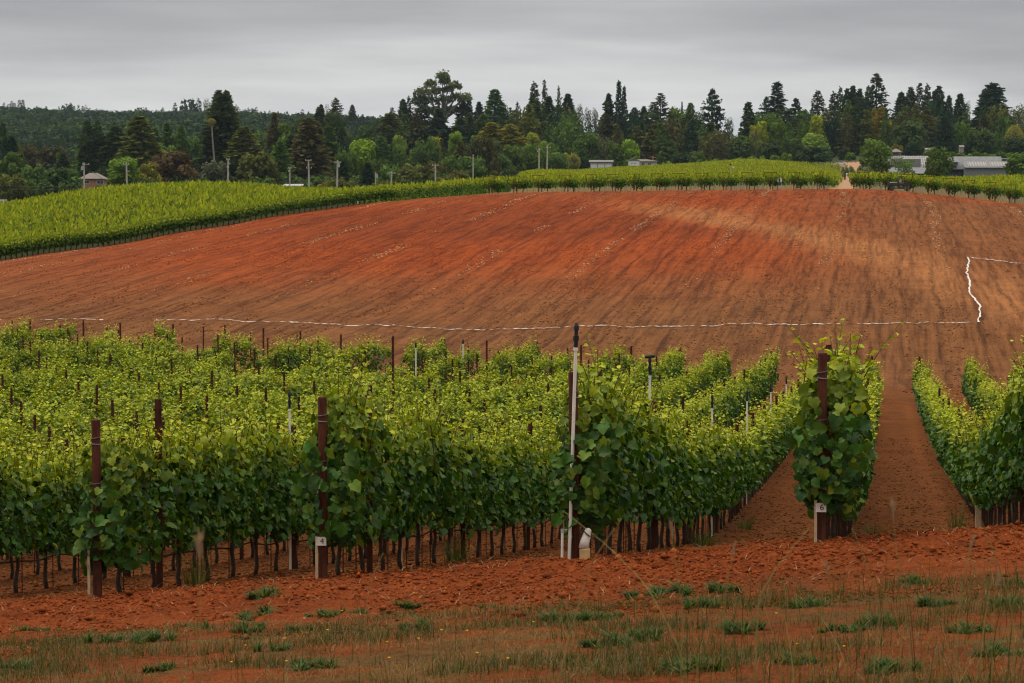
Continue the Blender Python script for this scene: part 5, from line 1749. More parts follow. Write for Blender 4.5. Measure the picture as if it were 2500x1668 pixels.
# ------------------------------------------------------------------ wooded far hills
items = []
hr = random.Random(77)
for i in range(5200):
    D = 1330 + 1750 * hr.random() ** 0.8
    u = -420 + (1500 if D > 1600 else 1450) * hr.random()
    if u > 1080 and D > 1700 and hr.random() < 0.5: continue
    x = xu(u, D); g = gz(x, D)
    hit = False
    for (uc, yc2, wu, wy) in ((85, 1500, 34, 45), (445, 1750, 22, 60), (868, 2000, 34, 80), (190, 2680, 25, 60)):
        if ((u - uc) / wu) ** 2 + ((D - yc2) / (wy * 1.6)) ** 2 < 1.0 or (abs(u - uc) < wu and 0 < yc2 - D < wy * 2.2): hit = True
    if hit: continue
    kind = hr.choice(('oak', 'oak', 'oak', 'oak', 'oak', 'broad', 'broad', 'fir'))
    H = (6 + 6 * hr.random()) if kind != 'fir' else 8 + 6 * hr.random()
    wood = fbm(np.array([x * 0.006]), np.array([D * 0.006]), 3, 3)[0]
    c = (0.015, 0.027, 0.015) if wood < 0.45 else (0.019, 0.036, 0.015) if wood < 0.62 else (0.027, 0.048, 0.014)
    if hr.random() < 0.25: c = TC['dk']
    items.append((kind, x, D, g - 0.5, H * (0.24 if kind == 'fir' else 0.68), H, c, 0.030 if kind != 'fir' else 0.045))
for u, h in ((5, 20), (14, 22), (24, 20), (33, 25), (40, 22), (52, 27), (60, 27), (148, 20), (168, 26), (176, 26), (184, 22), (195, 24), (205, 22), (213, 24), (222, 20), (350, 24), (360, 22),
             (400, 22), (430, 28), (447, 24), (463, 36), (488, 34), (476, 22), (600, 22), (615, 24), (628, 24), (660, 20), (740, 24), (758, 16), (868, 18), (880, 16), (900, 18), (910, 15), (310, 18), (520, 24), (570, 24), (690, 18), (700, 15)):
    D = 2790; x = xu(u, D); g = gz(x, D)
    k = 'fir' if hr.random() < 0.75 else 'oak'
    h *= 0.85; items.append((k, x, D, g - 1, h * (0.26 if k == 'fir' else 0.5), h, TC['dk'], 0.14))
bake(items, 'hill_woodland', 'wooded far ridge fading blue green on the left horizon')
# ------------------------------------------------------------------ utility poles and lines
def upole(u, vt, D, arms, label, lean=0.0, box=None, meter=False, r=0.22):
    x = xu(u, D, vt); g = gz(x, D); H = zv(vt, D) - g
    e = empty('utility_pole', (x, D, g), 0, label, 'utility pole', 'utility poles')
    L = math.tan(R(lean))
    def q(h): return (-(H - h) * -L * 0 + (h - H) * L, 0, h)
    mb = MB(); mb.tube([q(-0.5), q(H * 0.5), q(H)], [r * 1.15, r, r * 0.8], 8); mb.obj('pole', M['pole'], e)
    for (dz, w, off) in arms:
        mb = MB(); p = q(H - dz)
        mb.box((p[0] + off, -0.16, p[2]), (w, 0.12, 0.14))
        a = mb.obj('crossarm', M['pole'], e)
        for s in ((-1, -0.45, 0.45, 1) if w > 1.8 else (-1, 1)):
            m2 = MB(); m2.tube([(p[0] + off + s * (w / 2 - 0.12), -0.16, p[2] + 0.06), (p[0] + off + s * (w / 2 - 0.12), -0.16, p[2] + 0.34)], [0.05, 0.10], 6)
            m2.obj('insulator', M['pvc'], e)
    if box:
        p = q(H - box[1]); mb = MB(); mb.tube([(p[0] + box[0], -0.1, p[2] - 0.5), (p[0] + box[0], -0.1, p[2] + 0.5)], 0.30, 10)
        mb.tube([(p[0] + box[0], -0.1, p[2] + 0.5), (p[0] + box[0], -0.1, p[2] + 0.7)], 0.06, 6); mb.obj('transformer', M['grey_metal'], e)
    if meter:
        p = q(H - 7.0); mb = MB(); mb.box((p[0] - 0.35, -0.2, p[2]), (0.4, 0.3, 0.8)); mb.obj('meter_box', M['grey_metal'], e)
    return e


upole(205, 397, 600, [(0.5, 1.7, 0.45)], 'utility pole with a grey transformer in front of the brick house', box=(-0.42, 1.4))
upole(308.5, 396, 600, [(0.55, 1.5, 0), (2.4, 0.8, 0.35)], 'utility pole standing between the brick house and the reddish oak', lean=-1.0)
upole(557, 388, 600, [(0.2, 0.9, 0), (1.3, 0.7, 0.2), (2.2, 0.6, 0)], 'utility pole between the grey round oak and the huge round oak', lean=1.0)
upole(707.5, 409, 620, [(0.2, 0.9, 0), (1.1, 0.5, -0.2)], 'short thin utility pole above the grey shed roof', r=0.18)
upole(753, 390, 600, [(0.25, 1.5, 0), (2.1, 1.4, 0.1)], 'utility pole with two crossarms right of the grey shed', lean=-1.2)
upole(824, 391, 600, [(0.65, 1.9, 0)], 'utility pole with crossarm, transformer and meter box', lean=1.2, box=(0.3, 1.3), meter=True)
upole(917, 421, 620, [], 'thin utility pole with small transformer right of the white gabled roof', box=(0.32, 0.9), r=0.17)
upole(955.5, 418, 620, [(0.55, 2.0, 0)], 'pinkish utility pole with one wide crossarm', r=0.21)
upole(1063, 400, 640, [(0.5, 1.7, 0), (1.2, 0.5, -0.2)], 'rightmost utility pole of the valley line', r=0.21)
upole(1155, 378, 840, [(0.3, 0.5, 0.1)], 'short pale pole top among the valley oaks')
upole(1316, 362, 780, [(0.6, 1.2, -0.2), (1.2, 0.6, -0.3)], 'darker left pole of the pair at the far vineyard edge')
upole(1337, 354, 780, [(0.9, 1.5, 0.3)], 'taller pale right pole of the pair at the far vineyard edge', lean=1.5)


def span(name, a, b, sag, r, label, dz=0.0):
    A, B = Vector(a), Vector(b)
    mb = MB(); n = 18
    mb.tube([A.lerp(B, t) + Vector((0, 0, -sag * 4 * t * (1 - t))) for t in np.linspace(0, 1, n)], r, 5, cap=False)
    tag(mb.obj(name, M['cable']), label, 'cable', 'power lines along the valley road')


PV_ = {205: (600, 397), 308.5: (600, 396), 557: (600, 388), 707.5: (620, 409), 753: (600, 390), 824: (600, 391), 917: (620, 421), 955.5: (620, 418), 1063: (640, 400)}
def pp(u, v): return pt(u, v, PV_[u][0])
for a, va, b_, vb_, sg, lab in ((205, 405, 308.5, 470, 0.3, 'dark cable between the transformer pole and the next pole right'),
                              (308.5, 450, 557, 440, 2.6, 'upper cable between the pole by the house and the pole by the round oaks'), (308.5, 454, 557, 446, 2.7, 'lower cable between the pole by the house and the pole by the round oaks'),
                              (557, 436, 707.5, 440, 0.9, 'upper cable from the pole by the round oaks to the short thin pole'), (557, 443, 707.5, 446, 0.8, 'lower cable from the pole by the round oaks to the short thin pole'),
                              (707.5, 446, 824, 434, 0.8, 'thick cable from the short thin pole to the meter box pole'), (707.5, 440, 824, 430, 0.7, 'thin cable from the short thin pole to the meter box pole'),
                              (824, 434, 955.5, 450, 1.0, 'thick cable from the meter box pole to the pinkish pole'), (824, 437, 955.5, 453, 1.1, 'second cable from the meter box pole to the pinkish pole'),
                              (955.5, 450, 1063, 452, 1.1, 'thick cable from the pinkish pole to the rightmost valley pole'), (955.5, 421, 1063, 405, 0.3, 'top wire from the pinkish pole to the rightmost valley pole')):
    span('power_line', pp(a, va), pp(b_, vb_), sg, 0.045, lab)
span('power_line', pt(-60, 448, 600), pp(205, 452), 0.6, 0.04, 'wire crossing the dark oaks to the transformer pole')
span('power_line', pt(-60, 456, 600), pp(205, 458), 0.7, 0.04, 'lower wire crossing the dark oaks to the transformer pole')


# ------------------------------------------------------------------ houses
def hip_roof(mb, w, d, h, z, ridge, ov=0.5):
    W, Dp = w / 2 + ov, d / 2 + ov
    vs = [(-W, -Dp, z), (W, -Dp, z), (W, Dp, z), (-W, Dp, z), (-ridge / 2, 0, z + h), (ridge / 2, 0, z + h),
          (-W, -Dp, z - 0.18), (W, -Dp, z - 0.18), (W, Dp, z - 0.18), (-W, Dp, z - 0.18)]
    mb.add(vs, [(0, 1, 5, 4), (1, 2, 5), (2, 3, 4, 5), (3, 0, 4), (6, 7, 1, 0), (7, 8, 2, 1), (8, 9, 3, 2), (9, 6, 0, 3), (9, 8, 7, 6)])


def window(e, x, z, w, h, y, frame='white_paint', panes=2):
    mb = MB()
    t = 0.09
    for cx, cz, sx, sz in ((x, z + h / 2, w + t, t), (x, z - h / 2, w + t, t), (x - w / 2, z, t, h - t), (x + w / 2, z, t, h - t)):
        mb.box((cx, y - 0.04, cz), (sx, 0.10, sz))
    for i in range(1, panes): mb.box((x - w / 2 + w * i / panes, y - 0.04, z), (0.06, 0.08, h - t))
    f = mb.obj('window', M[frame], e)
    m2 = MB(); m2.box((x, y - 0.015, z), (w - 0.02, 0.03, h - 0.02)); m2.obj('pane', M['glass'], f)


# pink brick house on the left
D = 800; x = xu(229, D, 455); g = zv(480, D)
e = empty('brick_house', (x, D, g), R(8), 'pink brick house with a brown hipped roof among the oaks', 'house')
mb = MB(); mb.box((0, 0, 2.9), (8.6, 8, 5.8)); mb.obj('wall', M['brick'], e)
mb = MB(); hip_roof(mb, 8.6, 8, 1.9, 5.85, 2.6, 0.6); rf = mb.obj('roof', M['roof_brown'], e)
mb = MB(); mb.box((-0.1, 0.2, 7.75), (0.25, 0.25, 0.5)); mb.obj('vent', M['white_paint'], rf)
window(e, -2.2, 4.7, 1.7, 1.0, -4.0, 'white_paint'); window(e, 2.2, 4.7, 2.1, 1.2, -4.0, 'white_paint')
# white gabled roof
D = 650; x = xu(878, D, 475); zt = zv(467, D); g = gz(x, D)
e = empty('gabled_shed', (x, D, g), R(28), 'low shed with a pale gabled roof behind the vine hill', 'shed')
mb = MB(); mb.box((0, 0, (zt - g - 1.6) / 2), (5.4, 5, zt - g - 1.6)); mb.obj('wall', M['white_paint'], e)
mb = MB(); H = zt - g
mb.prism([(-3.2, H - 1.75), (0, H), (3.2, H - 1.75), (3.2, H - 1.9), (0, H - 0.16), (-3.2, H - 1.9)], 'y', -2.9, 2.9); mb.obj('roof', M['white_paint'], e)
# grey shed
D = 660; x = xu(716, D, 455); g = gz(x, D); zt = zv(450, D)
e = empty('grey_shed', (x, D, g), 0, 'flat grey shed roof peeping over the vine hill', 'shed')
mb = MB(); mb.box((0, 0, (zt - g) / 2 - 0.2), (4.6, 4, zt - g - 0.4)); mb.obj('wall', M['taupe_wall'], e)
mb = MB(); mb.box((0, 0, zt - g - 0.3), (5.4, 5, 0.22), rx=R(6)); mb.obj('roof', M['grey_metal'], e)
# white slatted gate at far left, pale cars
D = 620; x = xu(5, D, 490); g = gz(x, D)
e = empty('slatted_fence', (x, D, zv(498, D)), 0, 'short white slatted fence at the left edge', 'fence')
for i in range(6):
    mb = MB(); mb.box((-0.7 + i * 0.36, 0, 0.55), (0.2, 0.06, 1.25)); mb.obj('slat', M['white_paint'], e)
mb = MB(); mb.box((0.2, 0.07, 0.3), (2.2, 0.06, 0.12)); mb.box((0.2, 0.07, 0.95), (2.2, 0.06, 0.12)); mb.obj('rail', M['white_paint'], e)

# three door garage
D = 1010; x = xu(1468, D, 405); g = zv(420, D) + 0.2; pxm = D / FP
e = empty('garage', (x, D, g), R(-3), 'taupe garage with three white doors and a brown gabled roof', 'garage')
mb = MB(); mb.box((0, 0, 2.1), (9.4, 7, 4.2)); mb.obj('wall', M['taupe_wall'], e)
mb = MB(); rz_ = zv(391, D) - g
mb.prism([(-4.2, 4.05), (0, rz_), (4.2, 4.05), (4.2, 3.85), (0, rz_ - 0.2), (-4.2, 3.85)], 'x', -5.1, 5.1); mb.obj('roof', M['roof_grey'], e)
mb = MB(); mb.box((0, -4.22, 3.96), (10.2, 0.06, 0.2)); mb.obj('gutter', M['white_paint'], e)
for i in range(3):
    mb = MB(); mb.box((-2.95 + i * 2.95, -3.53, 2.2), (2.6, 0.08, 2.5)); d_ = mb.obj('garage_door', M['white_paint'], e)
    for s in (-0.6, 0.6):
        mb = MB(); mb.box((-2.95 + i * 2.95 + s, -3.585, 3.1), (0.85, 0.04, 0.24)); mb.obj('pane', M['glass'], d_)
# hipped house
D = 1010; x = xu(1566, D, 400); g = zv(415, D) - 0.2
e = empty('hipped_house', (x, D, g), R(2), 'white house with a brown hipped roof and brick chimney', 'house')
mb = MB(); mb.box((0.6, 0, 1.9), (11.0, 8, 3.8)); mb.obj('wall', M['white_paint'], e)
mb = MB(); hz_ = zv(389, D) - g
hip_roof(mb, 12.2, 9, hz_ - 3.75, 3.75, 4.6, 0.6); rf = mb.obj('roof', M['roof_brown'], e)
for s in (-0.55, 0.0):
    mb = MB(); mb.box((s, -1.2, hz_ - 0.42), (0.28, 0.35, 0.10), rx=R(20)); mb.obj('skylight', M['lamp_glass'], rf)
mb = MB(); mb.box((4.6, -1.5, 4.7), (0.7, 0.7, 2.4)); mb.box((4.6, -1.5, 5.95), (0.5, 0.5, 0.2)); mb.obj('chimney', M['chimney'], rf)
mb = MB(); mb.box((-3.6, -4.8, 2.0), (4.6, 1.7, 4.0)); mb.obj('garage_bay', M['white_paint'], e)
mb = MB(); mb.prism([(-6.1, 3.98), (-3.6, 5.0), (-1.1, 3.98)], 'y', -5.9, -2.0); mb.obj('bay_roof', M['roof_brown'], e)
mb = MB(); mb.box((-3.8, -5.70, 2.1), (2.5, 0.06, 1.9)); gd = mb.obj('garage_door', M['white_paint'], e)
for s in (-0.6, 0.6):
    mb = MB(); mb.box((-3.8 + s, -5.745, 2.75), (0.8, 0.03, 0.22)); mb.obj('pane', M['glass'], gd)
for xx in (-0.7, 1.6, 4.0):
    mb = MB(); mb.box((xx, -4.35, 1.7), (0.25, 0.25, 3.4)); mb.obj('porch_post', M['white_paint'], e)
window(e, 0.4, 2.2, 1.2, 1.5, -4.0); window(e, 3.0, 2.2, 1.4, 1.5, -4.0)

# small red walled house
D = 1040; x = xu(2187, D, 380); g = zv(390, D)
e = empty('red_house', (x, D, g), R(25), 'small dark red house with a grey roof behind the grey building', 'house')
mb = MB(); mb.box((0, 0, 1.6), (2.9, 3.2, 3.2)); mb.obj('wall', M['red_wall'], e)
mb = MB(); hip_roof(mb, 2.9, 3.2, 1.5, 3.25, 0.6, 0.5); mb.obj('roof', M['roof_grey'], e)
window(e, 0.85, 2.0, 0.7, 1.5, -1.6, panes=1)
mb = MB(); mb.box((-0.5, -1.75, 0.35), (3.2, 0.1, 0.25)); mb.obj('deck_rail', M['white_paint'], e)
for u, v, D, w, h, lab in ((2268, 367, 1075, 3.4, 2.4, 'pale boxy outbuilding above the tree over the solar roof'), (2347, 360, 1075, 1.8, 1.4, 'tiny grey outbuilding behind the hedge on the right')):
    x = xu(u, D, v); g = zv(v, D) - h * 0.9
    e = empty('outbuilding', (x, D, g - 1), 0, lab, 'outbuilding')
    mb = MB(); mb.box((0, 0, (h + 1) / 2), (w, 2.5, h + 1)); mb.obj('wall', M['taupe_wall'], e)
    mb = MB(); mb.prism([(-1.6, h + 0.98), (0, h + 1.8), (1.6, h + 0.98)], 'x', -w / 2 - 0.2, w / 2 + 0.2); mb.obj('roof', M['roof_grey'], e)

# grey metal winery with solar roofs
D = 900; S = D / FP                      # metres per photo pixel there
x0 = xu(2330, D, 420); zb = zv(444, D)
e = empty('metal_building', (x0, D, zb), 0, 'long grey metal building with solar panels on its sloped roofs', 'building')
def bx(u0, u1, v0, v1, y0, y1, nm, mat, parent=e):
    mb = MB(); a, b_ = (u0 - 2330) * S, (u1 - 2330) * S; z0, z1 = (444 - v1) * S, (444 - v0) * S
    mb.box(((a + b_) / 2, (y0 + y1) / 2, (z0 + z1) / 2), (b_ - a, y1 - y0, z1 - z0)); return mb.obj(nm, M[mat], parent)
def slope(u0, u1, vlow, vhigh, ylow, yhigh, nm, mat, parent=e, th=0.16, lift=0.0):
    mb = MB(); a, b_ = (u0 - 2330) * S, (u1 - 2330) * S
    z0, z1 = (444 - vlow) * S + lift, (444 - vhigh) * S + lift
    vs = [(a, ylow, z0), (b_, ylow, z0), (b_, yhigh, z1), (a, yhigh, z1)]
    vs += [(p[0], p[1], p[2] - th) for p in vs]
    mb.add(vs, [(0, 1, 2, 3), (7, 6, 5, 4), (0, 4, 5, 1), (1, 5, 6, 2), (2, 6, 7, 3), (3, 7, 4, 0)])
    return mb.obj(nm, M[mat], parent)
def panels(u0, u1, nx, ny, vlow, vhigh, ylow, yhigh, parent):
    fr = slope(u0, u1, vlow, vhigh, ylow, yhigh, 'solar_array', 'solar_frame', parent, 0.10, 0.14)
    a, b_ = (u0 - 2330) * S, (u1 - 2330) * S; z0, z1 = (444 - vlow) * S + 0.155, (444 - vhigh) * S + 0.155
    mb = MB(); fx, fy = 0.10, 0.07
    for i in range(nx):
        for j in range(ny):
            s0, s1 = (i + fx) / nx, (i + 1 - fx) / nx; t0, t1 = (j + fy) / ny, (j + 1 - fy) / ny
            P = lambda s, t: (a + (b_ - a) * s, ylow + (yhigh - ylow) * t, z0 + (z1 - z0) * t)
            mb.add([P(s0, t0), P(s1, t0), P(s1, t1), P(s0, t1)], [(0, 1, 2, 3)])
    mb.obj('solar_cell', M['solar'], fr)
# left wing
bx(2178, 2250, 388, 444, 2.0, 11.0, 'wall', 'grey_wall')
r1 = slope(2176, 2308, 423, 380, 0.2, 9.6, 'roof', 'roof_metal')
panels(2212, 2280, 12, 5, 413, 382, 2.4, 9.2, r1)
bx(2250, 2352, 423.5, 446, 0.6, 9.4, 'wall', 'dark_wall')
slope(2162, 2266, 424, 409, -6.0, -1.0, 'porch_roof', 'roof_metal')
bx(2170, 2262, 424.5, 446, -5.6, -1.4, 'porch_wall', 'dark_wall')
# middle with dormer
r2 = slope(2304, 2352, 413, 383, 0.0, 7.0, 'roof', 'roof_metal')
bx(2308, 2338, 394, 404.5, -0.5, 3.0, 'dormer', 'grey_wall')
slope(2300, 2341, 396, 384.5, -1.3, 3.8, 'dormer_roof', 'roof_metal')
for i in range(3):
    bx(2310.5 + i * 9, 2318 + i * 9, 397.5, 402.5, -0.56, -0.49, 'dormer_window', 'glass')
slope(2334, 2455, 414, 381.5, 1.0, 9.0, 'roof', 'roof_metal')
bx(2306, 2352, 414, 446, 1.2, 2.2, 'wall', 'dark_wall')
# right wing
bx(2353, 2520, 410, 450, -2.0, 6.0, 'wall', 'grey_wall')
r3 = slope(2352, 2522, 409.5, 394, -2.8, 2.6, 'roof', 'roof_metal')
panels(2362, 2408, 7, 2, 406.3, 396.5, -1.7, 1.7, r3)
panels(2416, 2457, 6, 2, 406.3, 396.5, -1.7, 1.7, r3)
slope(2450, 2530, 388, 386, 3.0, 6.0, 'rear_roof', 'roof_metal')
bx(2452, 2528, 386.8, 394, 4.0, 5.5, 'rear_wall', 'grey_wall')

# low dark fence at the head of the dirt avenue
D = 985; x = xu(2080, D, 389); 
e = empty('rail_fence', (x, D, gz(x, D)), 0, 'low dark rail fence across the head of the dirt avenue', 'fence')
for i in range(7):
    mb = MB(); mb.box((-5 + i * 1.6, 0, 0.5), (0.12, 0.12, 1.2)); mb.obj('post', M['brown_wood'], e)
for h in (0.45, 0.9):
    mb = MB(); mb.box((-0.2, -0.08, h), (10.4, 0.06, 0.14)); mb.obj('rail', M['brown_wood'], e)

# ------------------------------------------------------------------ cars
def car(u, v, D, rz, label, mat='car_white'):
    x = xu(u, D, v); g = gz(x, D)
    e = empty('parked_car', (x, D, zv(v, D)), rz, label, 'car')
    side = [(-2.2, 0.35), (-2.25, 0.75), (-2.1, 0.95), (-1.2, 1.02), (-0.55, 1.5), (1.1, 1.55), (1.9, 1.1), (2.2, 1.0), (2.25, 0.5), (2.1, 0.32)]
    mb = MB(); mb.prism(side, 'y', -0.88, 0.88); mb.obj('body', M[mat], e)
    mb = MB()
    for s in (-1, 1):
        mb.prism([(-0.95, 1.06), (-0.5, 1.44), (0.95, 1.48), (1.5, 1.1)], 'y', s * 0.885, s * 0.895)
    mb.prism([(-1.18, 1.05), (-0.58, 1.48), (-0.60, 1.50), (-1.21, 1.06)], 'y', -0.75, 0.75)
    mb.prism([(1.14, 1.53), (1.86, 1.12), (1.89, 1.14), (1.17, 1.55)], 'y', -0.75, 0.75)
    mb.obj('window', M['glass'], e)
    for sx in (-1.35, 1.4):
        for sy in (-1, 1):
            mb = MB(); mb.tube([(sx, sy * 0.72, 0.33), (sx, sy * 0.93, 0.33)], 0.34, 14); w = mb.obj('wheel', M['tyre'], e)
            m2 = MB(); m2.tube([(sx, sy * 0.91, 0.33), (sx, sy * 0.945, 0.33)], 0.19, 10); m2.obj('rim', M['grey_metal'], w)
    for sy in (-0.6, 0.6):
        mb = MB(); mb.box((-2.24, sy, 0.72), (0.06, 0.3, 0.14)); mb.obj('headlight', M['lamp_glass'], e)


car(2083, 431, 780, R(25), 'white car parked under the silvery olive trees')
car(2053, 403.5, 960, R(-10), 'small white car at the end of the far vine rows')

# ------------------------------------------------------------------ sensor mast in the far vines
D = 620; x = xu(1785, D, 410); g = gz(x, D); 
e = empty('weather_mast', (x, D, g), 0, 'thin mast with a dark box and a white shield above the far vines', 'weather station')
zt = zv(402, D) - g
mb = MB(); mb.tube([(-0.2, 0, 0), (-0.2, 0, zt)], 0.05, 6); mb.tube([(0.55, 0, 0), (0.55, 0, zt - 0.6)], 0.04, 6); mb.obj('pole', M['grey_metal'], e)
mb = MB(); mb.box((-0.2, 0, zt), (0.42, 0.3, 0.5), bev=0.03); mb.obj('sensor_box', M['black'], e)
mb = MB()
for i in range(5): mb.tube([(0.6, 0, zt - 0.85 + i * 0.09), (0.6, 0, zt - 0.80 + i * 0.09)], [0.26, 0.22], 10)
mb.obj('radiation_shield', M['pvc'], e)

# ------------------------------------------------------------------ people: one continuous body each
def body(name, joints, edges, radii, mat, parent, sub=2):
    me = bpy.data.meshes.new(name)
    me.from_pydata(joints, edges, [])
    o = link(name, me, parent)
    sk = o.modifiers.new('skin', 'SKIN'); sk.use_smooth_shade = True
    for i, r in enumerate(radii):
        rr = r if isinstance(r, tuple) else (r, r)
        me.skin_vertices[0].data[i].radius = rr
    me.skin_vertices[0].data[0].use_root = True
    sb = o.modifiers.new('sub', 'SUBSURF'); sb.levels = sub; sb.render_levels = sub
    dg = bpy.context.evaluated_depsgraph_get()
    m2 = bpy.data.meshes.new_from_object(o.evaluated_get(dg))
    o.modifiers.clear(); o.data = m2; m2.name = name
    m2.materials.clear(); m2.materials.append(M[mat])
    return o


def hand(parent, wrist, d, up, mat='skin'):
    """palm, four fingers curled and a thumb at the palm's side"""
    d = Vector(d).normalized(); s = d.cross(Vector(up)).normalized(); n = s.cross(d)
    J, E, Rr = [Vector(wrist), Vector(wrist) + d * 0.045, Vector(wrist) + d * 0.085], [(0, 1), (1, 2)], [0.024, 0.034, 0.034]
    for i, L in enumerate((0.030, 0.036, 0.034, 0.026)):
        b = len(J); root = J[1] + s * (i - 1.5) * 0.018 + d * 0.036
        J += [root, root + d * L, root + d * L * 1.3 - n * L * 0.7]; E += [(1, b), (b, b + 1), (b + 1, b + 2)]; Rr += [0.010, 0.009, 0.008]
    b = len(J); root = J[0] + d * 0.03 - s * 0.036
    J += [root, root + d * 0.03 - s * 0.018 - n * 0.012, root + d * 0.055 - s * 0.014 - n * 0.03]; E += [(0, b), (b, b + 1), (b + 1, b + 2)]; Rr += [0.013, 0.010, 0.009]
    return body('hand', [tuple(j) for j in J], E, Rr, mat, parent, 1)


def head_mesh(parent, c, face, sc=1.0, cap=None):
    """skull with brow, nose, chin, ears; eyes and mouth set in"""
    f = Vector(face).normalized(); s = Vector((0, 0, 1)).cross(f).normalized()
    bm = bmesh.new(); bmesh.ops.create_uvsphere(bm, u_segments=20, v_segments=14, radius=1.0)
    for v in bm.verts:
        p = v.co.copy()
        x, y, z = p.x * 0.078, p.y * 0.098, p.z * 0.118
        if z < -0.02: x *= 1 + z * 3.2; y *= 1 + z * 1.2
        if p.y > 0.85 and -0.35 < p.z < 0.05: y += 0.018 * (1 - abs(p.x) * 3 if abs(p.x) < 0.33 else 0)
        if p.y > 0.6 and 0.05 < p.z < 0.3: y -= 0.006
        v.co = (x * sc, y * sc, z * sc)
    for sx in (-1, 1):
        r = bmesh.ops.create_uvsphere(bm, u_segments=8, v_segments=6, radius=0.02 * sc)
        for v in r['verts']: v.co = Vector((v.co.x * 0.4 + sx * 0.078 * sc, v.co.y * 0.7, v.co.z * 1.3))
    me = bpy.data.meshes.new('head'); bm.to_mesh(me); bm.free()
    me.polygons.foreach_set('use_smooth', [True] * len(me.polygons)); me.materials.append(M['skin'])
    h = link('head', me, parent, c); h.rotation_euler = (0, 0, math.atan2(-f.x, f.y))
    mb = MB()
    for sx in (-0.030, 0.030): mb.box((sx * sc, 0.088 * sc, 0.012 * sc), (0.022 * sc, 0.012 * sc, 0.008 * sc))
    mb.box((0, 0.086 * sc, -0.062 * sc), (0.04 * sc, 0.012 * sc, 0.006 * sc))
    mb.obj('face_feature', M['hair'], h)
    bm = bmesh.new(); bmesh.ops.create_uvsphere(bm, u_segments=18, v_segments=12, radius=1.0)
    kill = [v for v in bm.verts if (v.co.z < 0.18 and v.co.y > 0.15) or v.co.z < -0.35]
    bmesh.ops.delete(bm, geom=kill, context='VERTS')
    for v in bm.verts: v.co = Vector((v.co.x * 0.086, v.co.y * 0.106 - 0.004, v.co.z * 0.126 + 0.006)) * sc
    me = bpy.data.meshes.new('hair'); bm.to_mesh(me); bm.free(); me.materials.append(M['hair'])
    hr_ = link('hair', me, h); sl = hr_.modifiers.new('solid', 'SOLIDIFY'); sl.thickness = 0.008 * sc
    if cap:
        mb = MB(); mb.tube([(0, 0, 0.05), (0, 0, 0.10), (0, 0, 0.135)], [0.098, 0.09, 0.05], 14)
        mb.box((0, 0.12, 0.058), (0.14, 0.11, 0.012)); mb.obj('cap', M[cap], h)
    return h


# utility cart driving along the crest, nose to the right
CD = 299.0; cx = xu(2195, CD, 465); czg = gz(cx, CD)
cart = empty('utility_cart', (cx, CD, czg + 0.02), R(-2), 'dark green open utility cart with roll cage driving along the crest', 'utility vehicle')
mb = MB()
mb.prism([(-0.05, 0.30), (0.75, 0.28), (0.80, 0.62), (1.36, 0.56), (1.42, 0.70), (1.36, 0.86), (0.72, 1.02), (0.62, 0.94), (0.56, 0.46), (0.02, 0.46), (-0.02, 0.80), (-0.18, 0.82), (-0.16, 0.34)], 'y', -0.66, 0.66)
mb.box((1.0, 0, 0.50), (0.5, 0.7, 0.3), bev=0.03)
mb.obj('body', M['cart_green'], cart)
mb = MB()
for s in (-1, 1):
    for cxw in (-0.98, 0.98):
        pts = [(cxw + 0.40 * math.cos(a), s * 0.63, 0.34 + 0.42 * math.sin(a)) for a in np.linspace(R(15), R(165), 9)]
        for p, q in zip(pts[:-1], pts[1:]):
            mb.box(((p[0] + q[0]) / 2, p[1], (p[2] + q[2]) / 2), (0.17, 0.26, 0.05), ry=-math.atan2(q[2] - p[2], q[0] - p[0]))
    mb.box((0.05, s * 0.64, 0.31), (1.25, 0.12, 0.10), ry=R(2), bev=0.02)
mb.obj('fender', M['cart_grey'], cart)
mb = MB()
mb.box((-0.85, 0, 0.70), (1.22, 1.28, 0.06)); mb.box((-0.85, -0.63, 0.86), (1.22, 0.05, 0.3)); mb.box((-0.85, 0.63, 0.86), (1.22, 0.05, 0.3))
mb.box((-1.45, 0, 0.86), (0.05, 1.28, 0.3), ry=R(-12)); mb.box((-0.25, 0, 0.88), (0.05, 1.28, 0.34))
mb.obj('cargo_bed', M['cart_grey'], cart)
mb = MB()
for s in (-1, 1):
    mb.tube([(-0.14, s * 0.58, 0.80), (-0.13, s * 0.58, 1.72), (-0.06, s * 0.56, 1.82), (0.50, s * 0.54, 1.80), (0.58, s * 0.54, 1.74), (0.74, s * 0.60, 1.02)], 0.035, 8)
mb.tube([(-0.06, -0.56, 1.82), (-0.06, 0.56, 1.82)], 0.03, 8); mb.tube([(0.50, -0.54, 1.80), (0.50, 0.54, 1.80)], 0.03, 8)
mb.obj('roll_cage', M['cart_grey'], cart)
mb = MB(); mb.box((0.12, 0, 0.70), (0.52, 1.1, 0.14), bev=0.04); mb.box((-0.10, 0, 0.98), (0.14, 1.1, 0.5), ry=R(-8), bev=0.04); mb.obj('seat', M['black'], cart)
mb = MB(); mb.tube([(0.44 + 0.05 * math.cos(a), -0.28 + 0.17 * math.sin(a), 1.02 + 0.16 * math.cos(a)) for a in np.linspace(0, 6.283, 17)], 0.016, 6, cap=False)
mb.tube([(0.44, -0.28, 1.02), (0.68, -0.28, 0.88)], 0.02, 6); mb.obj('steering_wheel', M['black'], cart)
for sx in (-0.98, 0.98):
    for sy in (-1, 1):
        mb = MB(); mb.tube([(sx, sy * 0.50, 0.31), (sx, sy * 0.53, 0.31), (sx, sy * 0.72, 0.31), (sx, sy * 0.75, 0.31)], [0.25, 0.31, 0.31, 0.25], 18); w = mb.obj('wheel', M['tyre'], cart)
        m2 = MB(); m2.tube([(sx, sy * 0.70, 0.31), (sx, sy * 0.765, 0.31)], [0.17, 0.14], 12); m2.obj('rim', M['rim'], w)
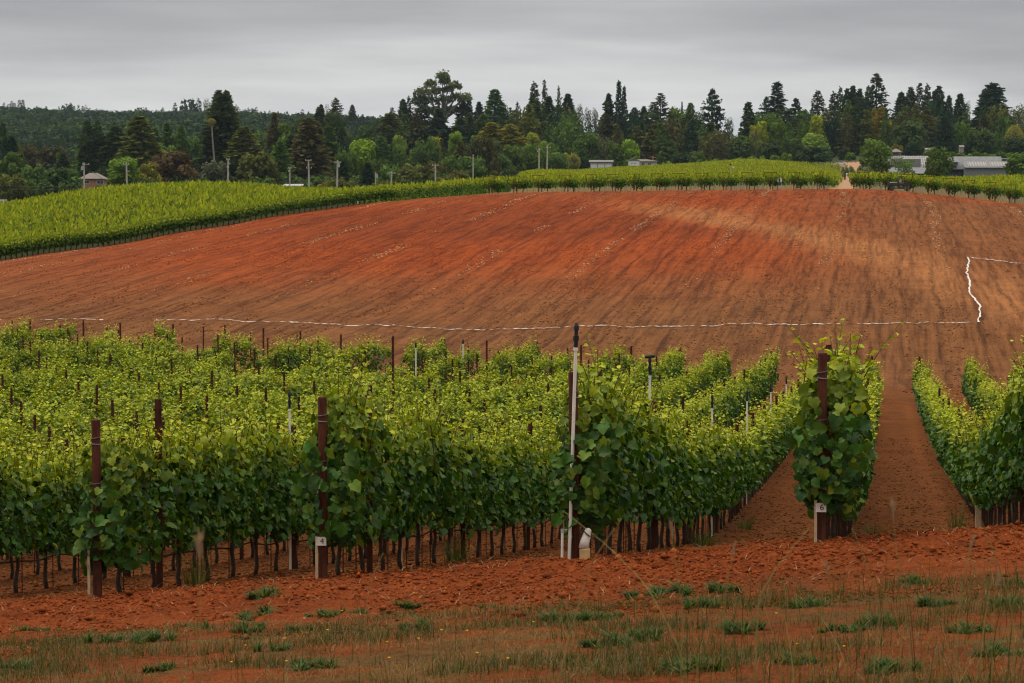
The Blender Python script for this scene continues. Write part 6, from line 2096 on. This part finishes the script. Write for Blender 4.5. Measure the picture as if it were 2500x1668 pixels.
for sy in (-0.42, 0.42):
    mb = MB(); mb.box((1.385, sy, 0.76), (0.06, 0.2, 0.1), ry=R(-20)); mb.obj('headlight', M['lamp_glass'], cart)
mb = MB(); mb.box((1.45, 0, 0.48), (0.07, 0.9, 0.22), bev=0.02); mb.obj('bumper', M['black'], cart)
mb = MB(); mb.box((0, 0, 0), (0.78, 0.9, 0.16), ry=R(3), bev=0.02)
bo = mb.obj('white_box', M['plate'], None, (cx - 0.70, CD - 0.02, czg + 0.02 + 0.98)); tag(bo, 'flat white box lying in the bed of the utility cart', 'box')
mb = MB(); mb.box((0, 0, -0.115), (0.6, 0.7, 0.26), bev=0.02); mb.obj('crate_base', M['black'], bo)

# driver, facing right (+x), hands on the wheel
dr = empty('person', (cx + 0.10, CD - 0.28, czg + 0.02), 0, 'driver in a pale pink sleeveless shirt holding the cart wheel', 'person')
J = [(0.02, 0, 0.86), (0.0, 0, 1.06), (0.03, 0, 1.26), (0.06, 0, 1.36), (0.09, 0, 1.45),
     (0.02, -0.10, 0.86), (0.38, -0.11, 0.84), (0.46, -0.11, 0.42), (0.56, -0.11, 0.38), (0.02, 0.10, 0.86), (0.38, 0.11, 0.84), (0.46, 0.11, 0.42), (0.56, 0.11, 0.38),
     (0.05, -0.18, 1.31), (0.12, -0.21, 1.07), (0.31, -0.16, 1.02), (0.05, 0.18, 1.31), (0.12, 0.21, 1.07), (0.31, 0.16, 1.02)]
E = [(0, 1), (1, 2), (2, 3), (3, 4), (0, 5), (5, 6), (6, 7), (7, 8), (0, 9), (9, 10), (10, 11), (11, 12), (2, 13), (13, 14), (14, 15), (2, 16), (16, 17), (17, 18)]
Rr = [0.13, 0.12, 0.13, 0.07, 0.052, 0.085, 0.07, 0.05, 0.045, 0.085, 0.07, 0.05, 0.045, 0.058, 0.043, 0.032, 0.058, 0.043, 0.032]
body('body', J, E, Rr, 'skin', dr)
body('shirt', [(0.02, 0, 0.84), (0.0, 0, 1.06), (0.03, 0, 1.26), (0.05, 0, 1.34), (0.045, -0.15, 1.31), (0.045, 0.15, 1.31)], [(0, 1), (1, 2), (2, 3), (2, 4), (2, 5)], [0.155, 0.142, 0.150, 0.075, 0.072, 0.072], 'shirt_pink', dr)
body('trousers', [(0.02, 0, 0.86), (0.02, -0.10, 0.86), (0.38, -0.11, 0.84), (0.46, -0.11, 0.46), (0.02, 0.10, 0.86), (0.38, 0.11, 0.84), (0.46, 0.11, 0.46)],
     [(0, 1), (1, 2), (2, 3), (0, 4), (4, 5), (5, 6)], [0.145, 0.10, 0.082, 0.064, 0.10, 0.082, 0.064], 'jeans', dr)
hand(dr, (0.31, -0.16, 1.02), (1, 0, 0.05), (0, 0, 1)); hand(dr, (0.31, 0.16, 1.02), (1, 0, 0.05), (0, 0, 1))
head_mesh(dr, (0.12, 0, 1.56), (1, -0.15, 0))

# worker standing behind a pale block at a row end
WD = 303.5; wx = xu(1903, WD, 455); wz = gz(wx, WD)
wk = empty('person', (wx, WD, wz), 0, 'person in an open white shirt and dark cap standing at a vine row end', 'person')
J = [(0, 0, 0.92), (0, 0, 1.12), (0, 0.01, 1.33), (0, 0.02, 1.44), (0, 0.0, 1.52),
     (-0.10, 0, 0.88), (-0.11, -0.02, 0.48), (-0.11, 0.02, 0.08), (-0.12, -0.10, 0.04), (0.10, 0, 0.88), (0.11, -0.02, 0.48), (0.12, 0.02, 0.08), (0.13, -0.10, 0.04),
     (-0.19, 0.01, 1.38), (-0.25, 0.0, 1.10), (-0.22, -0.10, 0.88), (0.19, 0.01, 1.38), (0.25, 0.0, 1.10), (0.22, -0.10, 0.88)]
body('body', J, E, Rr, 'skin', wk)
body('trousers', [J[0], J[5], J[6], J[7], J[9], J[10], J[11]], [(0, 1), (1, 2), (2, 3), (0, 4), (4, 5), (5, 6)], [0.15, 0.105, 0.085, 0.07, 0.105, 0.085, 0.07], 'jeans', wk)
body('undershirt', [J[0], J[1], J[2], J[3]], [(0, 1), (1, 2), (2, 3)], [0.15, 0.145, 0.15, 0.08], 'shirt_dark', wk)
for s in (-1, 1):
    body('shirt', [(s * 0.10, -0.02, 0.82), (s * 0.10, -0.01, 1.12), (s * 0.10, 0.0, 1.34), (s * 0.20, 0.01, 1.38), (s * 0.25, 0.0, 1.10), (s * 0.225, -0.08, 0.92)],
         [(0, 1), (1, 2), (2, 3), (3, 4), (4, 5)], [0.105, 0.105, 0.10, 0.075, 0.06, 0.05], 'shirt_white', wk)
hand(wk, J[15], (0.05, -0.3, -1), (1, 0, 0)); hand(wk, J[18], (-0.05, -0.3, -1), (1, 0, 0))
head_mesh(wk, (0, -0.01, 1.63), (0, -1, 0), cap='black')
mb = MB(); mb.box((0, 0, 0.18), (0.56, 0.4, 0.56), bev=0.03)
bl = mb.obj('pale_block', M['concrete'], None, (wx + 0.0, WD - 0.55, gz(wx, WD - 0.55))); tag(bl, 'pale square block on the ground in front of the standing person', 'block')
# ------------------------------------------------------------------ grass, weeds and stalks on the bank
def blades(P, H, az, lean, wdt, col, seg=3):
    """curved strip blades: P base points, H heights, lean horizontal reach"""
    n = len(P)
    t = np.linspace(0, 1, seg + 1)
    d = np.stack([np.cos(az), np.sin(az)], 1); s = np.stack([-d[:, 1], d[:, 0]], 1)
    V = np.zeros((n, seg + 1, 2, 3))
    for i, tt in enumerate(t):
        c = P[:, :2] + d * (lean * tt ** 1.8)[:, None]
        z = P[:, 2] + H * (tt - 0.12 * tt * tt)
        w = (wdt * (1 - tt ** 1.6) + 0.0004)[:, None]
        V[:, i, 0, :2] = c - s * w; V[:, i, 1, :2] = c + s * w; V[:, i, :, 2] = z[:, None]
    F = np.array([(2 * i, 2 * i + 1, 2 * i + 3, 2 * i + 2) for i in range(seg)])
    k = (seg + 1) * 2
    return V.reshape(-1, 3), rep_faces(F, n, k), np.repeat(col, k, 0)


rng = np.random.default_rng(303)
VV, FF, CC = [], [], []
base = 0
def put(V, F, c):
    global base
    VV.append(V); FF.append(F + base); CC.append(c); base += len(V)


def scatter(n, y0, y1, edge=0.0, seed=0, thr=0.5, sharp=0.12, sc=1.0, wide=0.5):
    r = np.random.default_rng(seed)
    y = y0 + (y1 - y0) * r.random(n); x = (r.random(n) - 0.5) * wide * (y + 1)
    k = fbm(x * sc, y * sc * 1.5, 4, seed) > thr + sharp * (r.random(n) - 0.5) * 2
    if edge: k &= y < edge - 0.10 * x + 1.6 * (fbm(x * 0.8, 0 * x, 3, seed + 1) - 0.5)
    x, y = x[k], y[k]
    return x, y, ground(x, y) + relief(x, y)


# dry thatch
x, y, z = scatter(52000, 11.5, 20.5, 19.0, 21, 0.50, 0.10, 0.9); n = len(x)
dry = np.array((0.24, 0.135, 0.045)) * (0.55 + 0.7 * rng.random((n, 1))); dry[rng.random(n) < 0.22] = np.array((0.075, 0.085, 0.022))
put(*blades(np.c_[x, y, z], 0.015 + 0.045 * rng.random(n) ** 1.5, rng.random(n) * 6.283, 0.02 + 0.05 * rng.random(n), 0.0012 + 0.001 * rng.random(n), dry, 2))
# thin green turf
x, y, z = scatter(90000, 11.5, 19.5, 18.5, 44, 0.56, 0.05, 1.2); n = len(x)
g_ = np.array((0.050, 0.075, 0.012)) * (0.4 + 0.9 * rng.random((n, 1)))
g_[rng.random(n) < 0.3] = np.array((0.15, 0.085, 0.026))
put(*blades(np.c_[x, y, z], 0.02 + 0.09 * rng.random(n) ** 1.6, rng.random(n) * 6.283, 0.01 + 0.06 * rng.random(n), 0.0015 + 0.0014 * rng.random(n), g_, 2))
# upright wild grass, thicker to the right and close to the camera
n0 = 9500
y = 6.0 + 12.5 * rng.random(n0) ** 0.9; x = (rng.random(n0) - 0.5) * 0.47 * y
dens = 0.10 + 0.90 * sstep(-1.5, 3.2, x * 14 / y) * (0.35 + 0.9 * fbm(x * 1.2, y * 1.2, 3, 66)) + 0.22 * (fbm(x * 2.0, y * 2.0, 3, 68) > 0.56)
k = rng.random(n0) < dens * 0.80
x, y = x[k], y[k]; z = ground(x, y) + relief(x, y); n = len(x)
g_ = np.where(rng.random((n, 1)) < 0.62, np.array((0.058, 0.074, 0.012)), np.array((0.17, 0.105, 0.030))) * (0.5 + 0.8 * rng.random((n, 1)))
put(*blades(np.c_[x, y, z], 0.07 + 0.36 * rng.random(n) ** 2.0, rng.random(n) * 6.283, 0.03 + 0.20 * rng.random(n), 0.0012 + 0.0009 * rng.random(n), g_, 4))
# tall thin stalks, mostly on the right
n0 = 900
y = 5.2 + 8.0 * rng.random(n0); x = y * (-0.20 + 0.41 * rng.random(n0))
k = rng.random(n0) < 0.10 + 0.75 * sstep(0.00, 0.17, x / y) * (0.4 + 0.9 * fbm(x * 1.6, y * 1.6, 2, 91))
x, y = x[k], y[k]; z = ground(x, y); n = len(x)
g_ = np.where(rng.random((n, 1)) < 0.5, np.array((0.060, 0.075, 0.014)), np.array((0.20, 0.14, 0.040))) * (0.6 + 0.7 * rng.random((n, 1)))
put(*blades(np.c_[x, y, z], 0.30 + 0.45 * rng.random(n) ** 1.3, rng.random(n) * 6.283, 0.05 + 0.25 * rng.random(n), 0.0019 + 0.0010 * rng.random(n), g_, 6))
# straws lying on the loose soil
n = 900
y = 18 + 9 * rng.random(n); x = (rng.random(n) - 0.5) * 0.46 * y; z = ground(x, y) + relief(x, y) + 0.02
s_ = np.array((0.42, 0.30, 0.16)) * (0.6 + 0.7 * rng.random((n, 1)))
put(*blades(np.c_[x, y, z], 0.01 + 0.03 * rng.random(n), rng.random(n) * 6.283, 0.04 + 0.13 * rng.random(n), 0.0018 + 0 * x, s_, 2))
me = np_mesh('wild_grass', np.concatenate(VV), quads=np.concatenate(FF), col=np.concatenate(CC), mats=[M['grass']])
tag(link('wild_grass', me), 'dry thatch and thin green grass on the bank', 'grass', kind='stuff')


# ------------------------------------------------------------------ weed clumps one by one
def weed_mesh(seed, n=420, spread=0.18):
    """several ragged rosettes grown into one low clump"""
    r = np.random.default_rng(seed)
    m = 9
    ca = r.random(m) * 6.283; cr = spread * 0.85 * np.sqrt(r.random(m))
    cx, cy = np.cos(ca) * cr, np.sin(ca) * cr
    k = r.integers(0, m, n)
    P = np.c_[cx[k] + r.normal(0, 0.012, n), cy[k] + r.normal(0, 0.012, n), np.zeros(n) - 0.008]
    az = r.random(n) * 6.283
    big = 0.5 + r.random(m)[k]
    c = np.array((0.038, 0.084, 0.010)) * (0.45 + 0.9 * r.random((n, 1)))
    c[r.random(n) < 0.12] = np.array((0.16, 0.12, 0.035))
    V, F, c = blades(P, (0.012 + 0.062 * r.random(n) ** 1.3) * big, az, (0.02 + 0.085 * r.random(n)) * big, 0.004 + 0.006 * r.random(n), c, 3)
    return np_mesh('weed_clump', V, quads=F, col=c, mats=[M['grass']])


WM = [weed_mesh(900 + i) for i in range(7)]
wr = random.Random(4)
# photo pixel of each clump's middle and its width
for u, v, w in ((660, 1470, 120), (625, 1508, 110), (560, 1478, 0), (612, 1545, 90), (740, 1538, 70), (466, 1535, 90), (262, 1570, 90), (370, 1570, 100), (800, 1507, 90), (668, 1590, 80),
                (395, 1637, 80), (760, 1632, 120), (20, 1632, 100), (1390, 1512, 120), (1470, 1510, 110), (1570, 1463, 110), (1640, 1453, 90), (1770, 1448, 80), (1710, 1487, 80), (1960, 1480, 110),
                (2232, 1425, 90), (2290, 1480, 90), (1480, 1580, 120), (1590, 1560, 90), (1680, 1640, 150), (1820, 1545, 110), (2060, 1540, 110), (2140, 1525, 90), (2350, 1545, 120), (2450, 1475, 100), (2440, 1600, 140),
                (1010, 1540, 80), (1000, 1485, 60), (100, 1540, 90), (2180, 1640, 130), (1930, 1620, 110), (870, 1500, 60), (1190, 1480, 60)):
    if w == 0: continue
    b = (834 - v) / FP
    D = 15.0
    for _ in range(30):
        D = D + (zv(v, D) - gz(xu(u, D, v), D)) / (0.14) * 0.6
        D = min(max(D, 8), 30)
    x = xu(u, D, v)
    o = link('weed_clump', WM[wr.randrange(7)], None, (x, D, gz(x, D) + float(relief(np.array([x]), np.array([D]))[0]))); s = w * D / FP / 0.34
    o.scale = (s * 1.15, s * 1.2, 1.15 * s ** 0.5); o.rotation_euler = (0, 0, wr.uniform(-1.5, 1.5))
    tag(o, 'low dark green weed clump on the red bank', 'weed', 'weed clumps on the bank')

# small flowers
FM = MB()
FM.tube([(0, 0, -0.01), (0.004, 0, 0.06), (0, 0, 0.11)], 0.0012, 4)
stem = FM.mesh('stem', M['cane'])
FM = MB()
for i in range(9):
    a = i * 0.698; FM.add([(0, 0, 0.112), (0.009 * math.cos(a - 0.3), 0.009 * math.sin(a - 0.3), 0.118), (0.011 * math.cos(a), 0.011 * math.sin(a), 0.117), (0.009 * math.cos(a + 0.3), 0.009 * math.sin(a + 0.3), 0.118)], [(0, 1, 2, 3)])
petal = FM.mesh('flower_head', M['flower'])
for u, v in ((835, 1528), (1035, 1470), (1088, 1470), (1010, 1482), (695, 1600), (600, 1618), (800, 1578), (945, 1610), (1022, 1602), (1078, 1580), (1140, 1582), (1165, 1640), (1240, 1655), (1302, 1560), (950, 1652), (565, 1662), (1945, 1620), (2060, 1627), (1895, 1540), (700, 1660)):
    D = 14.5
    for _ in range(30):
        D = min(max(D + (zv(v, D) - gz(xu(u, D, v), D)) / 0.14 * 0.6, 8), 30)
    x = xu(u, D, v)
    e = empty('wildflower', (x, D, gz(x, D)), wr.random() * 6, 'tiny yellow wildflower on a thin stem in the bank grass', 'flower', 'yellow wildflowers on the bank')
    link('stem', stem, e); link('flower_head', petal, e)

# tufts of tall grass among the vine trunks
for k, y, s in ((3, 26.5, 1.0), (4, 30.0, 1.0), (5, 33.0, 0.6), (7, 40.5, 1.2), (6, 36.0, 0.6), (5, 43, 0.7)):
    r = np.random.default_rng(int(y * 10)); n = 70
    a = r.random(n) * 6.283; rad = 0.16 * np.sqrt(r.random(n))
    c = np.array((0.075, 0.115, 0.022)) * (0.5 + 0.8 * r.random((n, 1)))
    V, F, c = blades(np.c_[np.cos(a) * rad, np.sin(a) * rad, 0 * a], (0.15 + 0.35 * r.random(n)) * s, a, 0.05 + 0.16 * r.random(n), 0.004 + 0 * a, c, 4)
    x = row_x(k, y) + (0.15 if k in (3, 4) else 0.45 if k != 7 else -0.5)
    o = link('grass_tuft', np_mesh('grass_tuft', V, quads=F, col=c, mats=[M['grass']]), None, (x, y, gz(x, y)))
    tag(o, {3: 'tall green grass tuft by the trunks behind the leftmost end post', 4: 'tall green grass tuft among trunks right of the 4 plate', 5: 'low grass tuft on the lane right of the tall sprinkler row',
            7: 'green grass tuft at the left side of the row beyond the bare lane', 6: 'small grass tuft in the bare lane beside the 6 plate row'}[k], 'grass tuft', 'grass tufts in the vine rows')

# long single stalks close to the camera
def stalk(pts, r, label, headlen=0.0, hr=0.004):
    P = [pt(u, v, D) for u, v, D in pts]
    n = 14
    Q = []
    for i in range(n):
        t = i / (n - 1) * (len(P) - 1); k = min(int(t), len(P) - 2); Q.append(P[k].lerp(P[k + 1], t - k))
    e = empty('grass_stalk', Q[0], 0, label, 'grass stalk', 'long grass stalks near the camera')
    Q = [q - Q[0] for q in Q]
    mb = MB(); mb.tube(Q, [0.8 * r * (1.0 - 0.55 * i / (n - 1)) for i in range(n)], 6); mb.obj('stem', M['straw'], e, smooth=True)
    if headlen:
        mb = MB(); d = (Q[-1] - Q[-2]).normalized()
        for i in range(12):
            b = Q[-1] + d * (headlen * (i / 11 - 0.6)); o = Vector((wr.gauss(0, 0.004), wr.gauss(0, 0.004), 0.012))
            mb.tube([b, b + o * 0.6 + d * 0.004, b + o * 1.3 + d * 0.012], [0.0008, hr * 0.35, 0.0003], 5)
        mb.obj('seed_head', M['seed'], e)


stalk([(1700, 1740, 7.2), (1650, 1560, 7.2), (1575, 1425, 7.3), (1480, 1330, 7.4), (1376, 1248, 7.5)], 0.0022, 'long stalk slanting up left to the sprinkler pipe foot', 0.0)
stalk([(1840, 1720, 7.0), (1852, 1460, 7.0), (1900, 1380, 7.0), (1975, 1290, 7.0)], 0.0028, 'stalk bending right toward the 6 plate', 0.0)
stalk([(1660, 1720, 6.0), (1668, 1500, 6.0), (1650, 1380, 6.0), (1640, 1300, 6.0)], 0.0022, 'thin upright stalk left of the bare lane', 0.035)
stalk([(2125, 1720, 6.4), (2150, 1480, 6.4), (2110, 1360, 6.4), (2080, 1290, 6.4)], 0.0024, 'stalk leaning left in front of the bare lane', 0.0)
stalk([(2480, 1700, 6.2), (2470, 1480, 6.2), (2420, 1330, 6.2), (2365, 1200, 6.2)], 0.0024, 'stalk leaning left before the right hand vines', 0.0)
stalk([(2230, 1720, 6.0), (2215, 1520, 6.0), (2190, 1360, 6.0), (2180, 1250, 6.0)], 0.002, 'thin stalk rising in the bare lane', 0.03)
stalk([(905, 1700, 8.0), (890, 1500, 8.0), (905, 1420, 8.0), (935, 1350, 8.0)], 0.002, 'thin stalk right of the 4 plate post', 0.0)
stalk([(1128, 1600, 9.0), (1125, 1480, 9.0), (1135, 1400, 9.0), (1150, 1330, 9.0)], 0.002, 'thin stalk below the vine trunks near the middle', 0.0)
stalk([(488, 1700, 4.2), (487, 1480, 4.2), (488, 1400, 4.2), (489, 1345, 4.2)], 0.0012, 'blurred stalk with a pale seed head left of the 4 plate post', 0.03, 0.006)
stalk([(1350, 1720, 6.5), (1400, 1520, 6.5), (1440, 1380, 6.5), (1500, 1290, 6.5)], 0.0022, 'stalk crossing in front of the buff sleeve', 0.0)
for u, D, h, l, lab in ((230, 7.5, 1390, -6, 'faint stalk near the left edge of the bank'), (2330, 6.8, 1330, 20, 'upright stalk on the right side of the bank'), (2040, 7.6, 1395, -10, 'upright green stalk right of the 6 plate'),
                      (1760, 7.4, 1350, 14, 'short leaning stalk between sprinkler pipe and 6 plate'), (2420, 7.0, 1420, 8, 'short stalk close to the right edge')):
    stalk([(u, 1720, D), (u + l * 0.3, 1560, D), (u + l, (h + 1500) / 2, D), (u + 2.2 * l, h, D)], 0.002, lab, 0.035)

# ------------------------------------------------------------------ sky, sun, air, camera
SUN_EL, SUN_AZ = 68.0, -75.0          # azimuth from north, negative to the left (west)
w = bpy.data.worlds.new('World'); scene.world = w; w.use_nodes = True
class _W: node_tree = w.node_tree
nt = NT(_W)
bg = nt.n['Background']
sky = nt.new('ShaderNodeTexSky'); sky.sky_type = 'NISHITA'; sky.sun_disc = False
sky.sun_elevation = R(SUN_EL); sky.sun_rotation = R(SUN_AZ)
tc = nt.new('ShaderNodeTexCoord')
sx = nt.new('ShaderNodeSeparateXYZ'); nt.link(tc.outputs['Generated'], sx.inputs[0])
mp = nt.new('ShaderNodeMapping'); mp.inputs['Scale'].default_value = (5.0, 5.0, 46.0); nt.link(tc.outputs['Generated'], mp.inputs['Vector'])
n1 = nt.noise(mp.outputs[0], 1.0, 4, 0.5)
mp2 = nt.new('ShaderNodeMapping'); mp2.inputs['Scale'].default_value = (9.0, 9.0, 80.0); mp2.inputs['Location'].default_value = (3.1, 0, 0); nt.link(tc.outputs['Generated'], mp2.inputs['Vector'])
n2 = nt.noise(mp2.outputs[0], 1.0, 4, 0.55)
# elevation, with the dark deck sinking to the right and wavering along its lower edge
el = nt.math('ADD', sx.outputs[2], nt.math('MULTIPLY', nt.math('SUBTRACT', n1, 0.5), 0.042))
el = nt.math('ADD', el, nt.math('MULTIPLY', nt.math('POWER', nt.math('MAXIMUM', nt.math('ADD', sx.outputs[0], -0.02), 0.0), 1.5), 0.34))
el = nt.math('ADD', el, nt.math('MULTIPLY', nt.math('MAXIMUM', nt.math('MULTIPLY', sx.outputs[0], -1.0), 0.0), 0.09))
cl = nt.ramp(el, [(0.0, (0.545, 0.560, 0.595)), (0.028, (0.590, 0.597, 0.615)), (0.046, (0.670, 0.667, 0.665)), (0.0620, (0.615, 0.610, 0.610)), (0.0695, (0.495, 0.488, 0.498)),
                  (0.092, (0.395, 0.388, 0.40)), (0.2, (0.36, 0.355, 0.36)), (0.5, (0.54, 0.525, 0.50)), (0.75, (1.30, 1.24, 1.12)), (1.0, (2.15, 2.03, 1.78))])
cl = nt.mix(1.0, cl, nt.ramp(n2, [(0.3, (0.87, 0.87, 0.878)), (0.7, (1.09, 1.09, 1.08))]), 'MULTIPLY')
skc = nt.mix(1.0, sky.outputs[0], (0.10, 0.10, 0.10), 'MULTIPLY')
nt.link(nt.mix(0.93, skc, cl), bg.inputs['Color'])
bg.inputs['Strength'].default_value = 1.05

sl = bpy.data.lights.new('sun', 'SUN'); sl.energy = 1.5; sl.angle = R(10); sl.color = (1.0, 0.935, 0.80)
so = bpy.data.objects.new('sun', sl); COL.objects.link(so)
dv = Vector((math.sin(R(SUN_AZ)) * math.cos(R(SUN_EL)), math.cos(R(SUN_AZ)) * math.cos(R(SUN_EL)), math.sin(R(SUN_EL))))
so.rotation_euler = dv.to_track_quat('Z', 'Y').to_euler(); so.location = (0, 0, 60)

HAZE = 0.000028
if HAZE:
    mb = MB(); zt_, zb_ = 175.0, -20.0
    # a box wide enough for the whole sheet of ground
    mb.box((0, 2570, (zt_ + zb_) / 2), (3700, 5420, zt_ - zb_))
    m = bpy.data.materials.new('air'); m.use_nodes = True
    h_ = NT(m); h_.n.remove(h_.n['Principled BSDF'])
    pv = h_.new('ShaderNodeVolumePrincipled'); pv.inputs['Density'].default_value = HAZE; pv.inputs['Color'].default_value = (0.62, 0.80, 1.0, 1); pv.inputs['Anisotropy'].default_value = 0.2
    h_.link(pv.outputs[0], h_.n['Material Output'].inputs['Volume'])
    m.cycles.homogeneous_volume = True
    o = mb.obj('haze', m); tag(o, 'thin haze in the air over the fields and hills', 'haze', kind='stuff')

cam = bpy.data.cameras.new('camera'); cam.lens = LENS; cam.sensor_width = 36.0; cam.sensor_fit = 'HORIZONTAL'; cam.clip_end = 20000; cam.clip_start = 0.1
cam.dof.use_dof = True; cam.dof.focus_distance = 42.0; cam.dof.aperture_fstop = 11.0
co = bpy.data.objects.new('camera', cam); COL.objects.link(co)
co.location = (0, 0, 0); co.rotation_euler = (R(90) - PITCH, 0, 0)
scene.camera = co

scene.view_settings.view_transform = 'Standard'; scene.view_settings.look = 'None'
scene.view_settings.exposure = 0.0; scene.view_settings.gamma = 1.0
c = scene.cycles
c.max_bounces = 6; c.diffuse_bounces = 2; c.glossy_bounces = 2; c.transmission_bounces = 3; c.volume_bounces = 0; c.transparent_max_bounces = 6
c.caustics_reflective = False; c.caustics_refractive = False
c.use_denoising = True
c.denoising_prefilter = 'ACCURATE'
c.pixel_filter_type = 'BLACKMAN_HARRIS'; c.filter_width = 1.15
